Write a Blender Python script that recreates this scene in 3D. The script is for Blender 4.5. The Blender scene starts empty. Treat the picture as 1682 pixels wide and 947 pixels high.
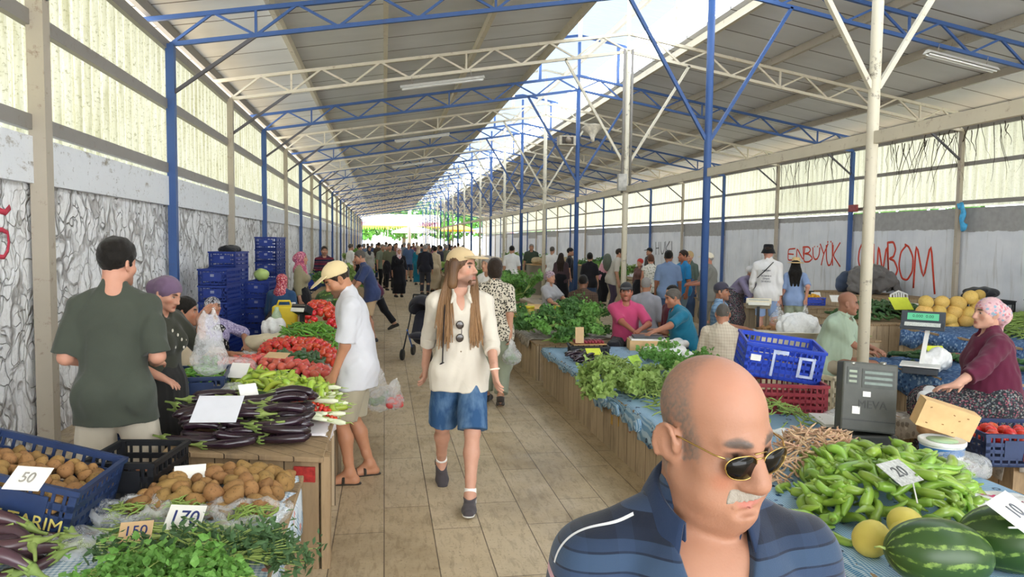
import bpy, bmesh, math, random
import numpy as np
from mathutils import Vector, Matrix, Euler
PI = math.pi
R = math.radians
random.seed(7)
rng = np.random.RandomState(7)
sc = bpy.context.scene
col = sc.collection

# ---------------------------------------------------------------- objects
def tag(o, label=None, cat=None, group=None, kind=None):
    if label: o['label'] = label
    if cat: o['category'] = cat
    if group: o['group'] = group
    if kind: o['kind'] = kind
    return o

def link(name, me, m=None, parent=None, loc=None, rot=None):
    o = bpy.data.objects.new(name, me)
    col.objects.link(o)
    if m is not None and me is not None:
        for mm in (m if isinstance(m, (list, tuple)) else [m]):
            me.materials.append(mm)
    if parent is not None: o.parent = parent
    if loc is not None: o.location = loc
    if rot is not None: o.rotation_euler = rot
    return o

def empty(name, loc=(0, 0, 0), rz=0.0):
    o = bpy.data.objects.new(name, None)
    col.objects.link(o)
    o.location = loc
    o.rotation_euler = (0, 0, rz)
    o.empty_display_size = 0.1
    return o

KIDS = {}
def kids(o):
    return [c for c in o.children]

def copy_tree(o, parent=None):
    c = o.copy()
    col.objects.link(c)
    if parent is not None: c.parent = parent
    if o.name not in KIDS: KIDS[o.name] = [k for k in bpy.data.objects if k.parent == o and k is not c]
    for ch in KIDS[o.name]:
        copy_tree(ch, c)
    return c

# ---------------------------------------------------------------- mesh builder
class MB:
    def __init__(s): s.v = []; s.f = []; s.mi = []; s.sm = []
    def add(s, vs, fs, mi=0, smooth=False):
        b = len(s.v)
        s.v += [tuple(map(float, v)) for v in vs]
        s.f += [tuple(b + i for i in f) for f in fs]
        s.mi += [mi] * len(fs); s.sm += [smooth] * len(fs)
        return s
    def box(s, c, d, rot=None, mi=0):
        c = Vector(c); hx, hy, hz = d[0] / 2, d[1] / 2, d[2] / 2
        vs = [Vector((x, y, z)) for x in (-hx, hx) for y in (-hy, hy) for z in (-hz, hz)]
        if rot is not None:
            m = rot if isinstance(rot, Matrix) else Euler(rot).to_matrix()
            vs = [m @ v for v in vs]
        return s.add([c + v for v in vs], [(0, 1, 3, 2), (4, 6, 7, 5), (0, 4, 5, 1), (2, 3, 7, 6), (0, 2, 6, 4), (1, 5, 7, 3)], mi)
    def b6(s, x0, x1, y0, y1, z0, z1, mi=0):
        return s.box(((x0 + x1) / 2, (y0 + y1) / 2, (z0 + z1) / 2), (x1 - x0, y1 - y0, z1 - z0), None, mi)
    def bar(s, a, b, w, h=None, mi=0, up=(0, 0, 1)):
        a, b = Vector(a), Vector(b); h = h or w
        d = (b - a).normalized(); u = Vector(up)
        if abs(d.dot(u)) > .97: u = Vector((0, 1, 0)) if abs(d.y) < .9 else Vector((1, 0, 0))
        x = d.cross(u).normalized(); y = x.cross(d).normalized()
        vs = []
        for p in (a, b):
            for sx, sy in ((-1, -1), (1, -1), (1, 1), (-1, 1)):
                vs.append(p + x * (sx * w / 2) + y * (sy * h / 2))
        return s.add(vs, [(0, 1, 2, 3), (7, 6, 5, 4), (0, 4, 5, 1), (1, 5, 6, 2), (2, 6, 7, 3), (3, 7, 4, 0)], mi)
    def tube(s, pts, rad, n=8, mi=0, caps=True, flat=None):
        pts = [Vector(p) for p in pts]
        m = len(pts)
        if not hasattr(rad, '__len__'): rad = [rad] * m
        ref = None; vs = []
        for i, p in enumerate(pts):
            t = (pts[min(i + 1, m - 1)] - pts[max(i - 1, 0)])
            t = t.normalized() if t.length > 1e-9 else Vector((0, 0, 1))
            if ref is None:
                ref = Vector((0, 0, 1)) if abs(t.z) < .9 else Vector((1, 0, 0))
            x = t.cross(ref)
            x = x.normalized() if x.length > 1e-6 else Vector((1, 0, 0))
            y = x.cross(t).normalized(); ref = y
            fy = flat if flat else 1.0
            for k in range(n):
                a = 2 * PI * k / n
                vs.append(p + x * (math.cos(a) * rad[i]) + y * (math.sin(a) * rad[i] * fy))
        fs = []
        for i in range(m - 1):
            for k in range(n):
                k2 = (k + 1) % n
                fs.append((i * n + k, i * n + k2, (i + 1) * n + k2, (i + 1) * n + k))
        if caps:
            fs.append(tuple(range(n - 1, -1, -1))); fs.append(tuple((m - 1) * n + k for k in range(n)))
        return s.add(vs, fs, mi, True)
    def lathe(s, prof, n=24, c=(0, 0, 0), mi=0, caps=True, sx=1, sy=1):
        vs = []
        for r, z in prof:
            for k in range(n):
                a = 2 * PI * k / n
                vs.append((c[0] + r * sx * math.cos(a), c[1] + r * sy * math.sin(a), c[2] + z))
        fs = []
        m = len(prof)
        for i in range(m - 1):
            for k in range(n):
                k2 = (k + 1) % n
                fs.append((i * n + k, i * n + k2, (i + 1) * n + k2, (i + 1) * n + k))
        if caps:
            fs.append(tuple(range(n - 1, -1, -1))); fs.append(tuple((m - 1) * n + k for k in range(n)))
        return s.add(vs, fs, mi, True)
    def ball(s, c, r, nu=12, nv=8, rot=None, mi=0, warp=None):
        if not hasattr(r, '__len__'): r = (r, r, r)
        vs = []; c = Vector(c)
        m = Euler(rot).to_matrix() if rot is not None and not isinstance(rot, Matrix) else rot
        for j in range(nv + 1):
            ph = PI * j / nv
            for i in range(nu):
                th = 2 * PI * i / nu
                v = Vector((math.sin(ph) * math.cos(th), math.sin(ph) * math.sin(th), math.cos(ph)))
                if warp: v = v * warp(v)
                v = Vector((v.x * r[0], v.y * r[1], v.z * r[2]))
                if m is not None: v = m @ v
                vs.append(c + v)
        fs = []
        for j in range(nv):
            for i in range(nu):
                i2 = (i + 1) % nu
                q = (j * nu + i, (j + 1) * nu + i, (j + 1) * nu + i2, j * nu + i2)
                if j == 0: q = (q[0], q[1], q[2])
                elif j == nv - 1: q = (q[0], q[1], q[3])
                fs.append(q)
        return s.add(vs, fs, mi, True)
    def grid(s, fn, nu, nv, mi=0, smooth=True):
        vs = [fn(i / nu, j / nv) for j in range(nv + 1) for i in range(nu + 1)]
        fs = [(j * (nu + 1) + i, j * (nu + 1) + i + 1, (j + 1) * (nu + 1) + i + 1, (j + 1) * (nu + 1) + i) for j in range(nv) for i in range(nu)]
        return s.add(vs, fs, mi, smooth)
    def mesh(s, name='m'):
        me = bpy.data.meshes.new(name)
        me.from_pydata(s.v, [], s.f)
        me.polygons.foreach_set('material_index', s.mi)
        me.polygons.foreach_set('use_smooth', s.sm)
        me.update()
        return me
    def build(s, name, m=None, parent=None, loc=None, rot=None):
        return link(name, s.mesh(name), m, parent, loc, rot)

def solid(o, t, off=0.0):
    md = o.modifiers.new('s', 'SOLIDIFY'); md.thickness = t; md.offset = off
    return o
def bevel(o, w, seg=2):
    md = o.modifiers.new('b', 'BEVEL'); md.width = w; md.segments = seg; md.limit_method = 'ANGLE'
    return o
def smooth_angle(o):
    for p in o.data.polygons: p.use_smooth = True
    return o

# ---------------------------------------------------------------- materials
class NT:
    """thin helper round a material's node tree"""
    def __init__(s, name):
        s.m = bpy.data.materials.new(name); s.m.use_nodes = True
        s.t = s.m.node_tree; s.t.nodes.clear()
        s.out = s.n('ShaderNodeOutputMaterial')
    def n(s, typ, **kw):
        nd = s.t.nodes.new(typ)
        for k, v in kw.items():
            if k in nd.inputs.keys(): s.set(nd, k, v)
            else: setattr(nd, k, v)
        return nd
    def set(s, nd, k, v):
        if isinstance(v, bpy.types.NodeSocket): s.t.links.new(v, nd.inputs[k])
        else:
            if hasattr(v, '__len__') and len(v) == 3 and nd.inputs[k].type == 'RGBA': v = (*v, 1)
            nd.inputs[k].default_value = v
    def l(s, a, b): s.t.links.new(a, b)
    def coord(s, scale=(1, 1, 1), kind='Object', rot=(0, 0, 0)):
        tc = s.n('ShaderNodeTexCoord'); mp = s.n('ShaderNodeMapping')
        mp.inputs['Scale'].default_value = scale if hasattr(scale, '__len__') else (scale,) * 3
        mp.inputs['Rotation'].default_value = rot
        s.l(tc.outputs[kind], mp.inputs['Vector']); return mp.outputs['Vector']
    def noise(s, vec, scale, detail=4, rough=.55, dist=0):
        nd = s.n('ShaderNodeTexNoise'); nd.inputs['Scale'].default_value = scale
        nd.inputs['Detail'].default_value = detail; nd.inputs['Roughness'].default_value = rough
        nd.inputs['Distortion'].default_value = dist
        s.l(vec, nd.inputs['Vector']); return nd.outputs['Fac']
    def vor(s, vec, scale, feature='F1', out='Distance', rnd=1.0):
        nd = s.n('ShaderNodeTexVoronoi'); nd.feature = feature; nd.inputs['Scale'].default_value = scale
        nd.inputs['Randomness'].default_value = rnd
        s.l(vec, nd.inputs['Vector']); return nd.outputs[out]
    def wave(s, vec, scale, axis='X', dist=0, profile='SIN', dscale=1):
        nd = s.n('ShaderNodeTexWave'); nd.bands_direction = axis; nd.wave_profile = profile
        nd.inputs['Scale'].default_value = scale; nd.inputs['Distortion'].default_value = dist
        nd.inputs['Detail Scale'].default_value = dscale
        s.l(vec, nd.inputs['Vector']); return nd.outputs['Fac']
    def ramp(s, fac, stops, interp='LINEAR'):
        nd = s.n('ShaderNodeValToRGB'); cr = nd.color_ramp; cr.interpolation = interp
        while len(cr.elements) < len(stops): cr.elements.new(.5)
        for e, (p, c) in zip(cr.elements, stops):
            e.position = p; e.color = (*c, 1) if hasattr(c, '__len__') else (c, c, c, 1)
        s.l(fac, nd.inputs['Fac']); return nd.outputs['Color']
    def mix(s, fac, a, b, mode='MIX'):
        nd = s.n('ShaderNodeMix'); nd.data_type = 'RGBA'; nd.blend_type = mode; nd.clamp_factor = True
        for k, v in ((0, fac), (6, a), (7, b)):
            if isinstance(v, bpy.types.NodeSocket): s.l(v, nd.inputs[k])
            elif k == 0: nd.inputs[k].default_value = v
            else: nd.inputs[k].default_value = (*v, 1) if len(v) == 3 else v
        return nd.outputs[2]
    def math(s, op, a, b=0.0, c=0.0):
        nd = s.n('ShaderNodeMath'); nd.operation = op
        for k, v in ((0, a), (1, b), (2, c)):
            if isinstance(v, bpy.types.NodeSocket): s.l(v, nd.inputs[k])
            else: nd.inputs[k].default_value = v
        return nd.outputs[0]
    def sep(s, vec):
        nd = s.n('ShaderNodeSeparateXYZ'); s.l(vec, nd.inputs[0]); return nd.outputs
    def bump(s, h, strength=.3, dist=.01):
        nd = s.n('ShaderNodeBump'); nd.inputs['Strength'].default_value = strength; nd.inputs['Distance'].default_value = dist
        s.l(h, nd.inputs['Height']); return nd.outputs['Normal']
    def bsdf(s, color, rough=.6, metal=0, normal=None, sss=0, spec=.4, alpha=None, trans=0, coat=0, sheen=0, sssr=(1, .35, .2)):
        b = s.n('ShaderNodeBsdfPrincipled')
        s.set(b, 'Base Color', color); s.set(b, 'Roughness', rough); b.inputs['Metallic'].default_value = metal
        b.inputs['Specular IOR Level'].default_value = spec
        if normal is not None: s.l(normal, b.inputs['Normal'])
        if sss:
            b.inputs['Subsurface Weight'].default_value = sss; b.inputs['Subsurface Radius'].default_value = sssr
            b.inputs['Subsurface Scale'].default_value = .008
        if alpha is not None: s.set(b, 'Alpha', alpha)
        if trans: b.inputs['Transmission Weight'].default_value = trans
        if coat: b.inputs['Coat Weight'].default_value = coat; b.inputs['Coat Roughness'].default_value = .15
        if sheen: b.inputs['Sheen Weight'].default_value = sheen
        s.l(b.outputs[0], s.out.inputs['Surface']); return s.m

def h2l(h):
    """'#rrggbb' sRGB -> linear"""
    h = h.lstrip('#'); o = []
    for i in (0, 2, 4):
        c = int(h[i:i + 2], 16) / 255
        o.append(c / 12.92 if c <= .04045 else ((c + .055) / 1.055) ** 2.4)
    return tuple(o)

MC = {}
def plain(hexc, rough=.6, var=.25, scale=12, bump=0., bscale=60, name=None, metal=0, spec=.4, coat=0, sss=0, rnd=0.0, sheen=0):
    """one colour with noise variation (and an optional per-object shift)"""
    key = ('plain', hexc, rough, var, scale, bump, bscale, metal, spec, coat, sss, rnd)
    if key in MC: return MC[key]
    t = NT(name or 'paint_' + hexc.strip('#')); c = h2l(hexc); v = t.coord()
    f = t.noise(v, scale)
    lo = tuple(x * (1 - var) for x in c); hi = tuple(min(1, x * (1 + var)) for x in c)
    cc = t.ramp(f, [(.3, lo), (.7, hi)])
    if rnd:
        oi = t.n('ShaderNodeObjectInfo')
        hs = t.n('ShaderNodeHueSaturation'); t.l(cc, hs.inputs['Color'])
        t.l(t.math('MULTIPLY_ADD', oi.outputs['Random'], rnd * 2, 1 - rnd), hs.inputs['Value'])
        t.l(t.math('MULTIPLY_ADD', oi.outputs['Random'], rnd * .12, .5 - rnd * .06), hs.inputs['Hue'])
        cc = hs.outputs['Color']
    nrm = t.bump(t.noise(v, bscale, 3), bump, .01) if bump else None
    MC[key] = t.bsdf(cc, rough, metal, nrm, sss, spec, coat=coat, sheen=sheen)
    return MC[key]

# ---------------------------------------------------------------- camera maths (real positions from measured image points)
F_PX, W_PX, H_PX = 1200., 1682, 947
CAM = np.array([0, 0, 1.85])
_y, _p, _r = R(9.93), R(3.67), R(.7)
C_F = np.array([math.sin(_y) * math.cos(_p), math.cos(_y) * math.cos(_p), -math.sin(_p)])
_rt = np.array([math.cos(_y), -math.sin(_y), 0]); _up = np.cross(_rt, C_F)
C_R = _rt * math.cos(_r) + _up * math.sin(_r); C_U = -_rt * math.sin(_r) + _up * math.cos(_r)
def _ray(px, py): return C_F + C_R * (px - W_PX / 2) / F_PX - C_U * (py - H_PX / 2) / F_PX
def at_z(px, py, z=0.):
    d = _ray(px, py); return Vector(CAM + d * ((z - CAM[2]) / d[2]))
def at_y(px, py, Y):
    d = _ray(px, py); return Vector(CAM + d * (Y / d[1]))
def at_x(px, py, X):
    d = _ray(px, py); return Vector(CAM + d * (X / d[0]))
def at_d(px, py, D): return Vector(CAM + _ray(px, py) * D)

cam_d = bpy.data.cameras.new('camera'); cam = bpy.data.objects.new('camera', cam_d); col.objects.link(cam)
cam_d.sensor_width = 36; cam_d.lens = F_PX / W_PX * 36; cam_d.clip_start = .05; cam_d.clip_end = 500
mw = Matrix.Identity(4)
for i in range(3):
    mw[i][0] = C_R[i]; mw[i][1] = C_U[i]; mw[i][2] = -C_F[i]; mw[i][3] = CAM[i]
cam.matrix_world = mw
sc.camera = cam
sc.view_settings.view_transform = 'Standard'; sc.view_settings.look = 'None'
sc.view_settings.gamma = 1; sc.view_settings.use_curve_mapping = False
# ================================================================ the hall
XL, XR, XC = -2.93, 13.15, 5.05
Y0, Y1 = -9.0, 100.0
EB, RB = 4.52, 5.86            # bottom chord height at the eaves / at the ridge
DEP = .37
def chord_z(x):
    half = (XC - XL) if x <= XC else (XR - XC)
    return RB - (RB - EB) * abs(x - XC) / half

# --- materials
def mat_floor():
    t = NT('stone_floor'); v = t.coord(1, 'Object', (0, 0, R(90)))
    br = t.n('ShaderNodeTexBrick'); t.l(v, br.inputs['Vector'])
    br.offset = .37
    for k, x in (('Scale', 1), ('Mortar Size', .004), ('Brick Width', 1.15), ('Row Height', .31), ('Bias', 0), ('Mortar Smooth', .3)):
        br.inputs[k].default_value = x
    br.inputs['Color1'].default_value = (*h2l('#c8b698'), 1); br.inputs['Color2'].default_value = (*h2l('#b8a484'), 1)
    br.inputs['Mortar'].default_value = (*h2l('#6f604e'), 1)
    v2 = t.coord((1, 1, 1))
    n1 = t.ramp(t.noise(v2, 1.3, 6, .65), [(.3, h2l('#8f826d')), (.55, (1, 1, 1))])
    c = t.mix(.45, br.outputs['Color'], n1, 'MULTIPLY')
    v3 = t.coord((7, 1.6, 1))
    vein = t.ramp(t.noise(v3, 3.2, 7, .72, .6), [(.40, h2l('#8f7d62')), (.5, (1, 1, 1))])
    c = t.mix(.30, c, vein, 'MULTIPLY')
    pit = t.ramp(t.noise(v2, 46, 5, .7), [(.34, h2l('#5c5040')), (.42, (1, 1, 1))])
    c = t.mix(.5, c, pit, 'MULTIPLY')
    rg = t.ramp(t.noise(v2, 5, 3), [(.3, .35), (.7, .6)])
    h = t.math('ADD', t.math('MULTIPLY', br.outputs['Fac'], -1.0), t.math('MULTIPLY', t.noise(v3, 9, 5), .3))
    return t.bsdf(c, rg, 0, t.bump(h, .35, .01), spec=.35)

def mat_wall_left():
    t = NT('relief_plaster'); v = t.coord((1, 1, 1))
    nz = t.n('ShaderNodeTexNoise'); nz.inputs['Scale'].default_value = 1.6; nz.inputs['Detail'].default_value = 3; t.l(v, nz.inputs['Vector'])
    vm = t.n('ShaderNodeVectorMath'); vm.operation = 'MULTIPLY_ADD'; t.l(nz.outputs['Color'], vm.inputs[0])
    vm.inputs[1].default_value = (.9, .9, .9); t.l(v, vm.inputs[2])
    def stretched(sz, vec):
        mp = t.n('ShaderNodeMapping'); mp.inputs['Scale'].default_value = sz; t.l(vec, mp.inputs['Vector']); return mp.outputs['Vector']
    s1 = stretched((1, 1, .62), vm.outputs[0]); s2 = stretched((1, 1, .5), v)
    e1 = t.vor(s1, 2.7, 'DISTANCE_TO_EDGE'); e2 = t.vor(s1, 6.5, 'DISTANCE_TO_EDGE')
    l1 = t.ramp(e1, [(.0, 0.), (.035, .25), (.09, 1.)]); l2 = t.ramp(e2, [(.0, .15), (.05, 1.)])
    gate = t.ramp(t.noise(v, 1.1, 3), [(.40, 1.), (.56, 0.)])
    cr = t.mix(gate, l1, (1, 1, 1)); cr = t.math('MULTIPLY', cr, t.mix(t.ramp(t.noise(v, 2.3, 2), [(.4, .8), (.55, .0)]), l2, (1, 1, 1)))
    dirt = t.ramp(t.noise(s2, 7, 8, .72, 1.2), [(.36, 0.), (.52, 1.)])
    spot = t.ramp(t.noise(v, 26, 6, .75), [(.36, .1), (.46, 1.)])
    base = t.mix(t.noise(v, 2.2, 4), h2l('#e9ebee'), h2l('#fbfbfb'))
    c = t.mix(t.math('MULTIPLY', t.math('SUBTRACT', 1, cr), .6), base, h2l('#55493d'))
    c = t.mix(t.math('MULTIPLY', t.math('SUBTRACT', 1, dirt), .22), c, h2l('#847a6d'))
    c = t.mix(t.math('MULTIPLY', t.math('SUBTRACT', 1, spot), .22), c, h2l('#5d544a'))
    hh = t.math('ADD', t.math('MULTIPLY', cr, .7), t.math('MULTIPLY', t.noise(s2, 5, 6, .65), .6))
    return t.bsdf(c, .85, 0, t.bump(hh, .9, .06), spec=.2)

def mat_band():
    t = NT('coping_plaster'); v = t.coord((1, 1, 1)); s = t.coord((1, 1, 2.2))
    c = t.mix(t.ramp(t.noise(s, 3.5, 7, .72), [(.32, 1.), (.42, 0.)]), h2l('#e3e6ea'), h2l('#a09a90'))
    c = t.mix(t.ramp(t.noise(v, 17, 6, .75), [(.34, .6), (.40, 0.)]), c, h2l('#6f675d'))
    return t.bsdf(c, .85, 0, t.bump(t.noise(v, 9, 6), .5, .02), spec=.2)

def mat_wall_right():
    t = NT('painted_concrete'); v = t.coord((1, 1, 1)); s = t.sep(v)
    top = t.math('ADD', s[2], t.math('MULTIPLY', t.noise(v, 6, 4), .08))
    bay = t.n('ShaderNodeTexWhiteNoise'); bay.noise_dimensions = '1D'
    t.l(t.math('FLOOR', t.math('DIVIDE', t.math('SUBTRACT', s[1], 3.0), 4.0)), bay.inputs['W'])
    lim = t.math('SUBTRACT', 2.62, t.math('MULTIPLY', t.math('POWER', bay.outputs['Value'], 1.5), .45))
    raw = t.math('GREATER_THAN', top, lim)
    c = t.mix(t.ramp(t.noise(v, 1.2, 6, .6), [(.3, 0.), (.7, 1.)]), h2l('#cfd3da'), h2l('#e3e5e9'))
    drip = t.coord((1, 3.2, .28))
    c = t.mix(t.ramp(t.noise(drip, 2.2, 6, .6), [(.56, 0.), (.72, .5)]), c, h2l('#9a958a'))
    c = t.mix(raw, c, t.mix(t.noise(v, 8, 5), h2l('#8d8c8a'), h2l('#b0afad')))
    return t.bsdf(c, .8, 0, t.bump(t.noise(v, 5, 6), .25, .01), spec=.25)

def mat_sheet(name, base, dirt, amount):
    t = NT(name); v = t.coord((1, 1, 1)); s = t.coord((1, 6, .35))
    st = t.ramp(t.noise(s, 2.6, 7, .7), [(.32, 0.), (.68, 1.)])
    c = t.mix(st, base, dirt)
    sp = t.ramp(t.noise(v, 30, 5, .75), [(.36, 1.), (.46, 0.)])
    c = t.mix(t.math('MULTIPLY', sp, amount), c, (.10, .095, .05))
    tr = t.n('ShaderNodeBsdfTranslucent'); t.l(c, tr.inputs['Color'])
    df = t.n('ShaderNodeBsdfDiffuse'); t.l(c, df.inputs['Color'])
    mx = t.n('ShaderNodeMixShader'); mx.inputs[0].default_value = .22
    t.l(tr.outputs[0], mx.inputs[1]); t.l(df.outputs[0], mx.inputs[2]); t.l(mx.outputs[0], t.out.inputs['Surface'])
    return t.m

def mat_ceiling():
    t = NT('roof_panel'); v = t.coord((1, 1, 1)); s = t.sep(v)
    fr = t.math('FRACT', t.math('DIVIDE', s[1], 1.0))
    line = t.math('LESS_THAN', fr, .035)
    c = t.mix(t.ramp(t.noise(t.coord((.5, 1.5, 1)), .7, 5), [(.3, 0.), (.7, 1.)]), h2l('#d8d9da'), h2l('#e8e9ea'))
    c = t.mix(t.ramp(t.noise(v, .35, 4), [(.5, 0.), (.75, .5)]), c, h2l('#c3c1bd'))
    c = t.mix(line, c, h2l('#66605a'))
    return t.bsdf(c, .55, 0, t.bump(t.math('MULTIPLY', line, -1), .4, .01), spec=.3)

def mat_steel(hexc, rust, name, amount=.5):
    t = NT(name); v = t.coord((1, 1, 1))
    c = t.mix(t.noise(v, 3, 4), h2l(hexc), tuple(x * .82 for x in h2l(hexc)))
    c = t.mix(t.math('MULTIPLY', t.ramp(t.noise(v, 9, 7, .72), [(.30, 1.), (.42, 0.)]), amount), c, h2l(rust))
    return t.bsdf(c, .5, 0, t.bump(t.noise(v, 40, 3), .1, .004), spec=.4)

M_FLOOR = mat_floor(); M_WL = mat_wall_left(); M_BAND = mat_band(); M_WR = mat_wall_right()
M_SHEETL = mat_sheet('fibreglass_sheet', (.33, .33, .27), (.19, .185, .11), .7)
M_SHEETR = mat_sheet('fibreglass_sheet_pale', (.31, .31, .26), (.24, .235, .17), .4)
M_CAP = mat_sheet('skylight_sheet', (.15, .18, .22), (.13, .155, .19), .0)
M_CEIL = mat_ceiling()
M_CREAM = mat_steel('#d9cfb8', '#7d5b3c', 'cream_painted_steel', .6)
M_BLUE = mat_steel('#3e5e96', '#4d4a52', 'blue_painted_steel', .35)
M_GIRT = mat_steel('#8f8a84', '#6b4a38', 'grey_primed_steel', .4)
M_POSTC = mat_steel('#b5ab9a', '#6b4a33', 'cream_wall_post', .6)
M_WHITECOL = mat_steel('#e0d8c2', '#4a4038', 'flaking_cream_column', 1.0)
M_BRACE = mat_steel('#5c5a60', '#6b4a38', 'dark_brace_steel', .4)

def struct(name, mb, m, kind='structure'):
    o = mb.build(name, m); o['kind'] = kind; return o

struct('floor', MB().b6(-12, 24, -14, 190, -.2, 0), M_FLOOR)
# left wall: relief field, coping band
struct('wall_left', MB().b6(-3.25, -3.03, Y0, Y1, 0, 2.42), M_WL)
struct('trim_1', MB().b6(-3.27, -2.965, Y0, Y1, 2.30, 2.70), M_BAND)
struct('wall_right', MB().b6(13.22, 13.42, Y0, Y1, 0, 2.75), M_WR)

def corrugated(x, z0, z1, depth, pitch=.25):
    mb = MB(); n = int((Y1 - Y0) / pitch); ys = []
    for i in range(n):
        y = Y0 + i * pitch
        ys += [(y, 0), (y + pitch * .34, 0), (y + pitch * .46, depth), (y + pitch * .88, depth)]
    nz = 2; rows = len(ys)
    vs = [(x + d, y, z0 + (z1 - z0) * j / nz) for j in range(nz + 1) for (y, d) in ys]
    fs = [(j * rows + i, j * rows + i + 1, (j + 1) * rows + i + 1, (j + 1) * rows + i) for j in range(nz) for i in range(rows - 1)]
    return mb.add(vs, fs)
struct('wall_left_cladding', corrugated(-3.06, 2.72, 4.56, -.05), M_SHEETL)
struct('wall_right_cladding', corrugated(13.28, 2.78, 4.62, .035), M_SHEETR)

# roof slopes
def slope(xa, xb, name):
    za, zb = chord_z(xa) + DEP + .20, chord_z(xb) + DEP + .20
    mb = MB()
    vs = [(xa, Y0, za), (xb, Y0, zb), (xb, Y1, zb), (xa, Y1, za), (xa, Y0, za + .06), (xb, Y0, zb + .06), (xb, Y1, zb + .06), (xa, Y1, za + .06)]
    mb.add(vs, [(0, 3, 2, 1), (4, 5, 6, 7), (0, 1, 5, 4), (2, 3, 7, 6), (1, 2, 6, 5), (0, 4, 7, 3)])
    return struct(name, mb, M_CEIL)
_l = slope(-3.45, 3.75, 'ceiling_left'); _r2 = slope(6.35, 13.7, 'ceiling_right')
# raised cap over the open ridge
capm = MB()
capm.add([(3.55, Y0, 7.12), (5.05, Y0, 7.36), (5.05, Y1, 7.36), (3.55, Y1, 7.12)], [(0, 3, 2, 1)])
capm.add([(5.05, Y0, 7.36), (6.40, Y0, 7.14), (6.40, Y1, 7.14), (5.05, Y1, 7.36)], [(0, 3, 2, 1)])
struct('ceiling_ridge_cap', capm, M_CAP)

# purlins: long cream channels on top of the trusses
names = []
def purlin(x, lab, m=None, z=None):
    zz = (chord_z(x) + DEP + .115) if z is None else z
    o = MB().b6(x - .04, x + .04, Y0, Y1, zz - .075, zz + .075).build('roof_purlin', m or M_CREAM)
    tag(o, lab, 'roof beam', 'roof purlins'); return o
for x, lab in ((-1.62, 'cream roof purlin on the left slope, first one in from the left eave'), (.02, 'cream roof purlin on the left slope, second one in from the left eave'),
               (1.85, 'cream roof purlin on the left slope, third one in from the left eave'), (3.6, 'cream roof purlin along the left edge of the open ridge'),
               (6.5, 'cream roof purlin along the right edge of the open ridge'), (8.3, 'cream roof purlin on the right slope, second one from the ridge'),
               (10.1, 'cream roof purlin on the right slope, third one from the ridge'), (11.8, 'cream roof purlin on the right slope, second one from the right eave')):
    purlin(x, lab, M_POSTC if x > 7 else None)  # right-slope purlins get a darker cream: their shade is put into the colour
purlin(-3.2, 'dark steel eave beam running above the left wall sheets', M_GIRT)
purlin(13.45, 'dark steel eave beam running above the right wall sheets', M_GIRT)
purlin(4.45, 'cream beam under the raised ridge cap, left one', None, 7.15)
purlin(5.65, 'cream beam under the raised ridge cap, right one', None, 7.15)

def girt(x, z, h, lab, m=M_GIRT, w=.07):
    o = MB().b6(x - w / 2, x + w / 2, Y0, Y1, z - h / 2, z + h / 2).build('wall_girt', m)
    tag(o, lab, 'wall beam', 'wall girts')
for z, n in ((2.82, 'lowest'), (3.70, 'middle'), (4.52, 'top')):
    girt(-3.0, z, .13, 'grey steel girt along the left wall sheets, the %s one' % n)
    girt(13.22, z + .06, .09, 'grey steel girt along the right wall sheets, the %s one' % n)
girt(XC, 2.98, .13, 'long cream rail joining the middle columns below the roof', M_CREAM, .05)

# trusses, wall posts, ridge columns
ORD = ['nearest', 'second', 'third', 'fourth', 'fifth', 'sixth', 'seventh', 'eighth', 'ninth', 'tenth', 'eleventh', 'twelfth']
def make_truss(y, white, near, lab):
    m = M_CREAM if white else M_BLUE
    root = empty('roof_truss', (XC, y, 0))
    tag(root, lab, 'roof truss', 'roof trusses')
    L = lambda x, z: Vector((x - XC, 0, z))
    for s, xe in ((-1, XL), (1, XR)):
        xo = xe + s * .35
        so = 'left' if s < 0 else 'right'
        MB().bar(L(XC, RB + DEP), L(xo, chord_z(xe) + DEP - .06), .06, .06).build('top_chord', m, root)
        MB().bar(L(XC, RB), L(xe, chord_z(xe)), .05, .06).build('bottom_chord', m, root)
        n = 14; web = MB()
        bars = []
        for i in range(n):
            xa = xe + (XC - xe) * i / n; xb = xe + (XC - xe) * (i + 1) / n
            a, b = (L(xa, chord_z(xa) + DEP), L(xb, chord_z(xb))) if i % 2 else (L(xa, chord_z(xa)), L(xb, chord_z(xb) + DEP))
            bars.append((a, b))
            if i in (1, 7): bars.append((L(xb, chord_z(xb)), L(xb, chord_z(xb) + DEP)))
        if near:
            for a, b in bars: MB().bar(a, b, .035, .035).build('web_bar', m, root)
        else:
            for a, b in bars: web.bar(a, b, .035, .035)
            o = web.build('web', m, root); o['kind'] = 'stuff'
    MB().bar(L(XC, RB), L(XC, RB + DEP), .05, .05).build('king_post', m, root)
    for x in (4.0, 5.05, 6.12):
        MB().bar(L(x, chord_z(x) + DEP), L(x, 7.1), .07, .07).build('lantern_post', m, root)
    MB().bar(L(3.6, 7.03), L(5.05, 7.27), .05, .06).bar(L(5.05, 7.27), L(6.4, 7.03), .05, .06).build('lantern_rafter', m, root)
    return root
nw = nb = 0
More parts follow.
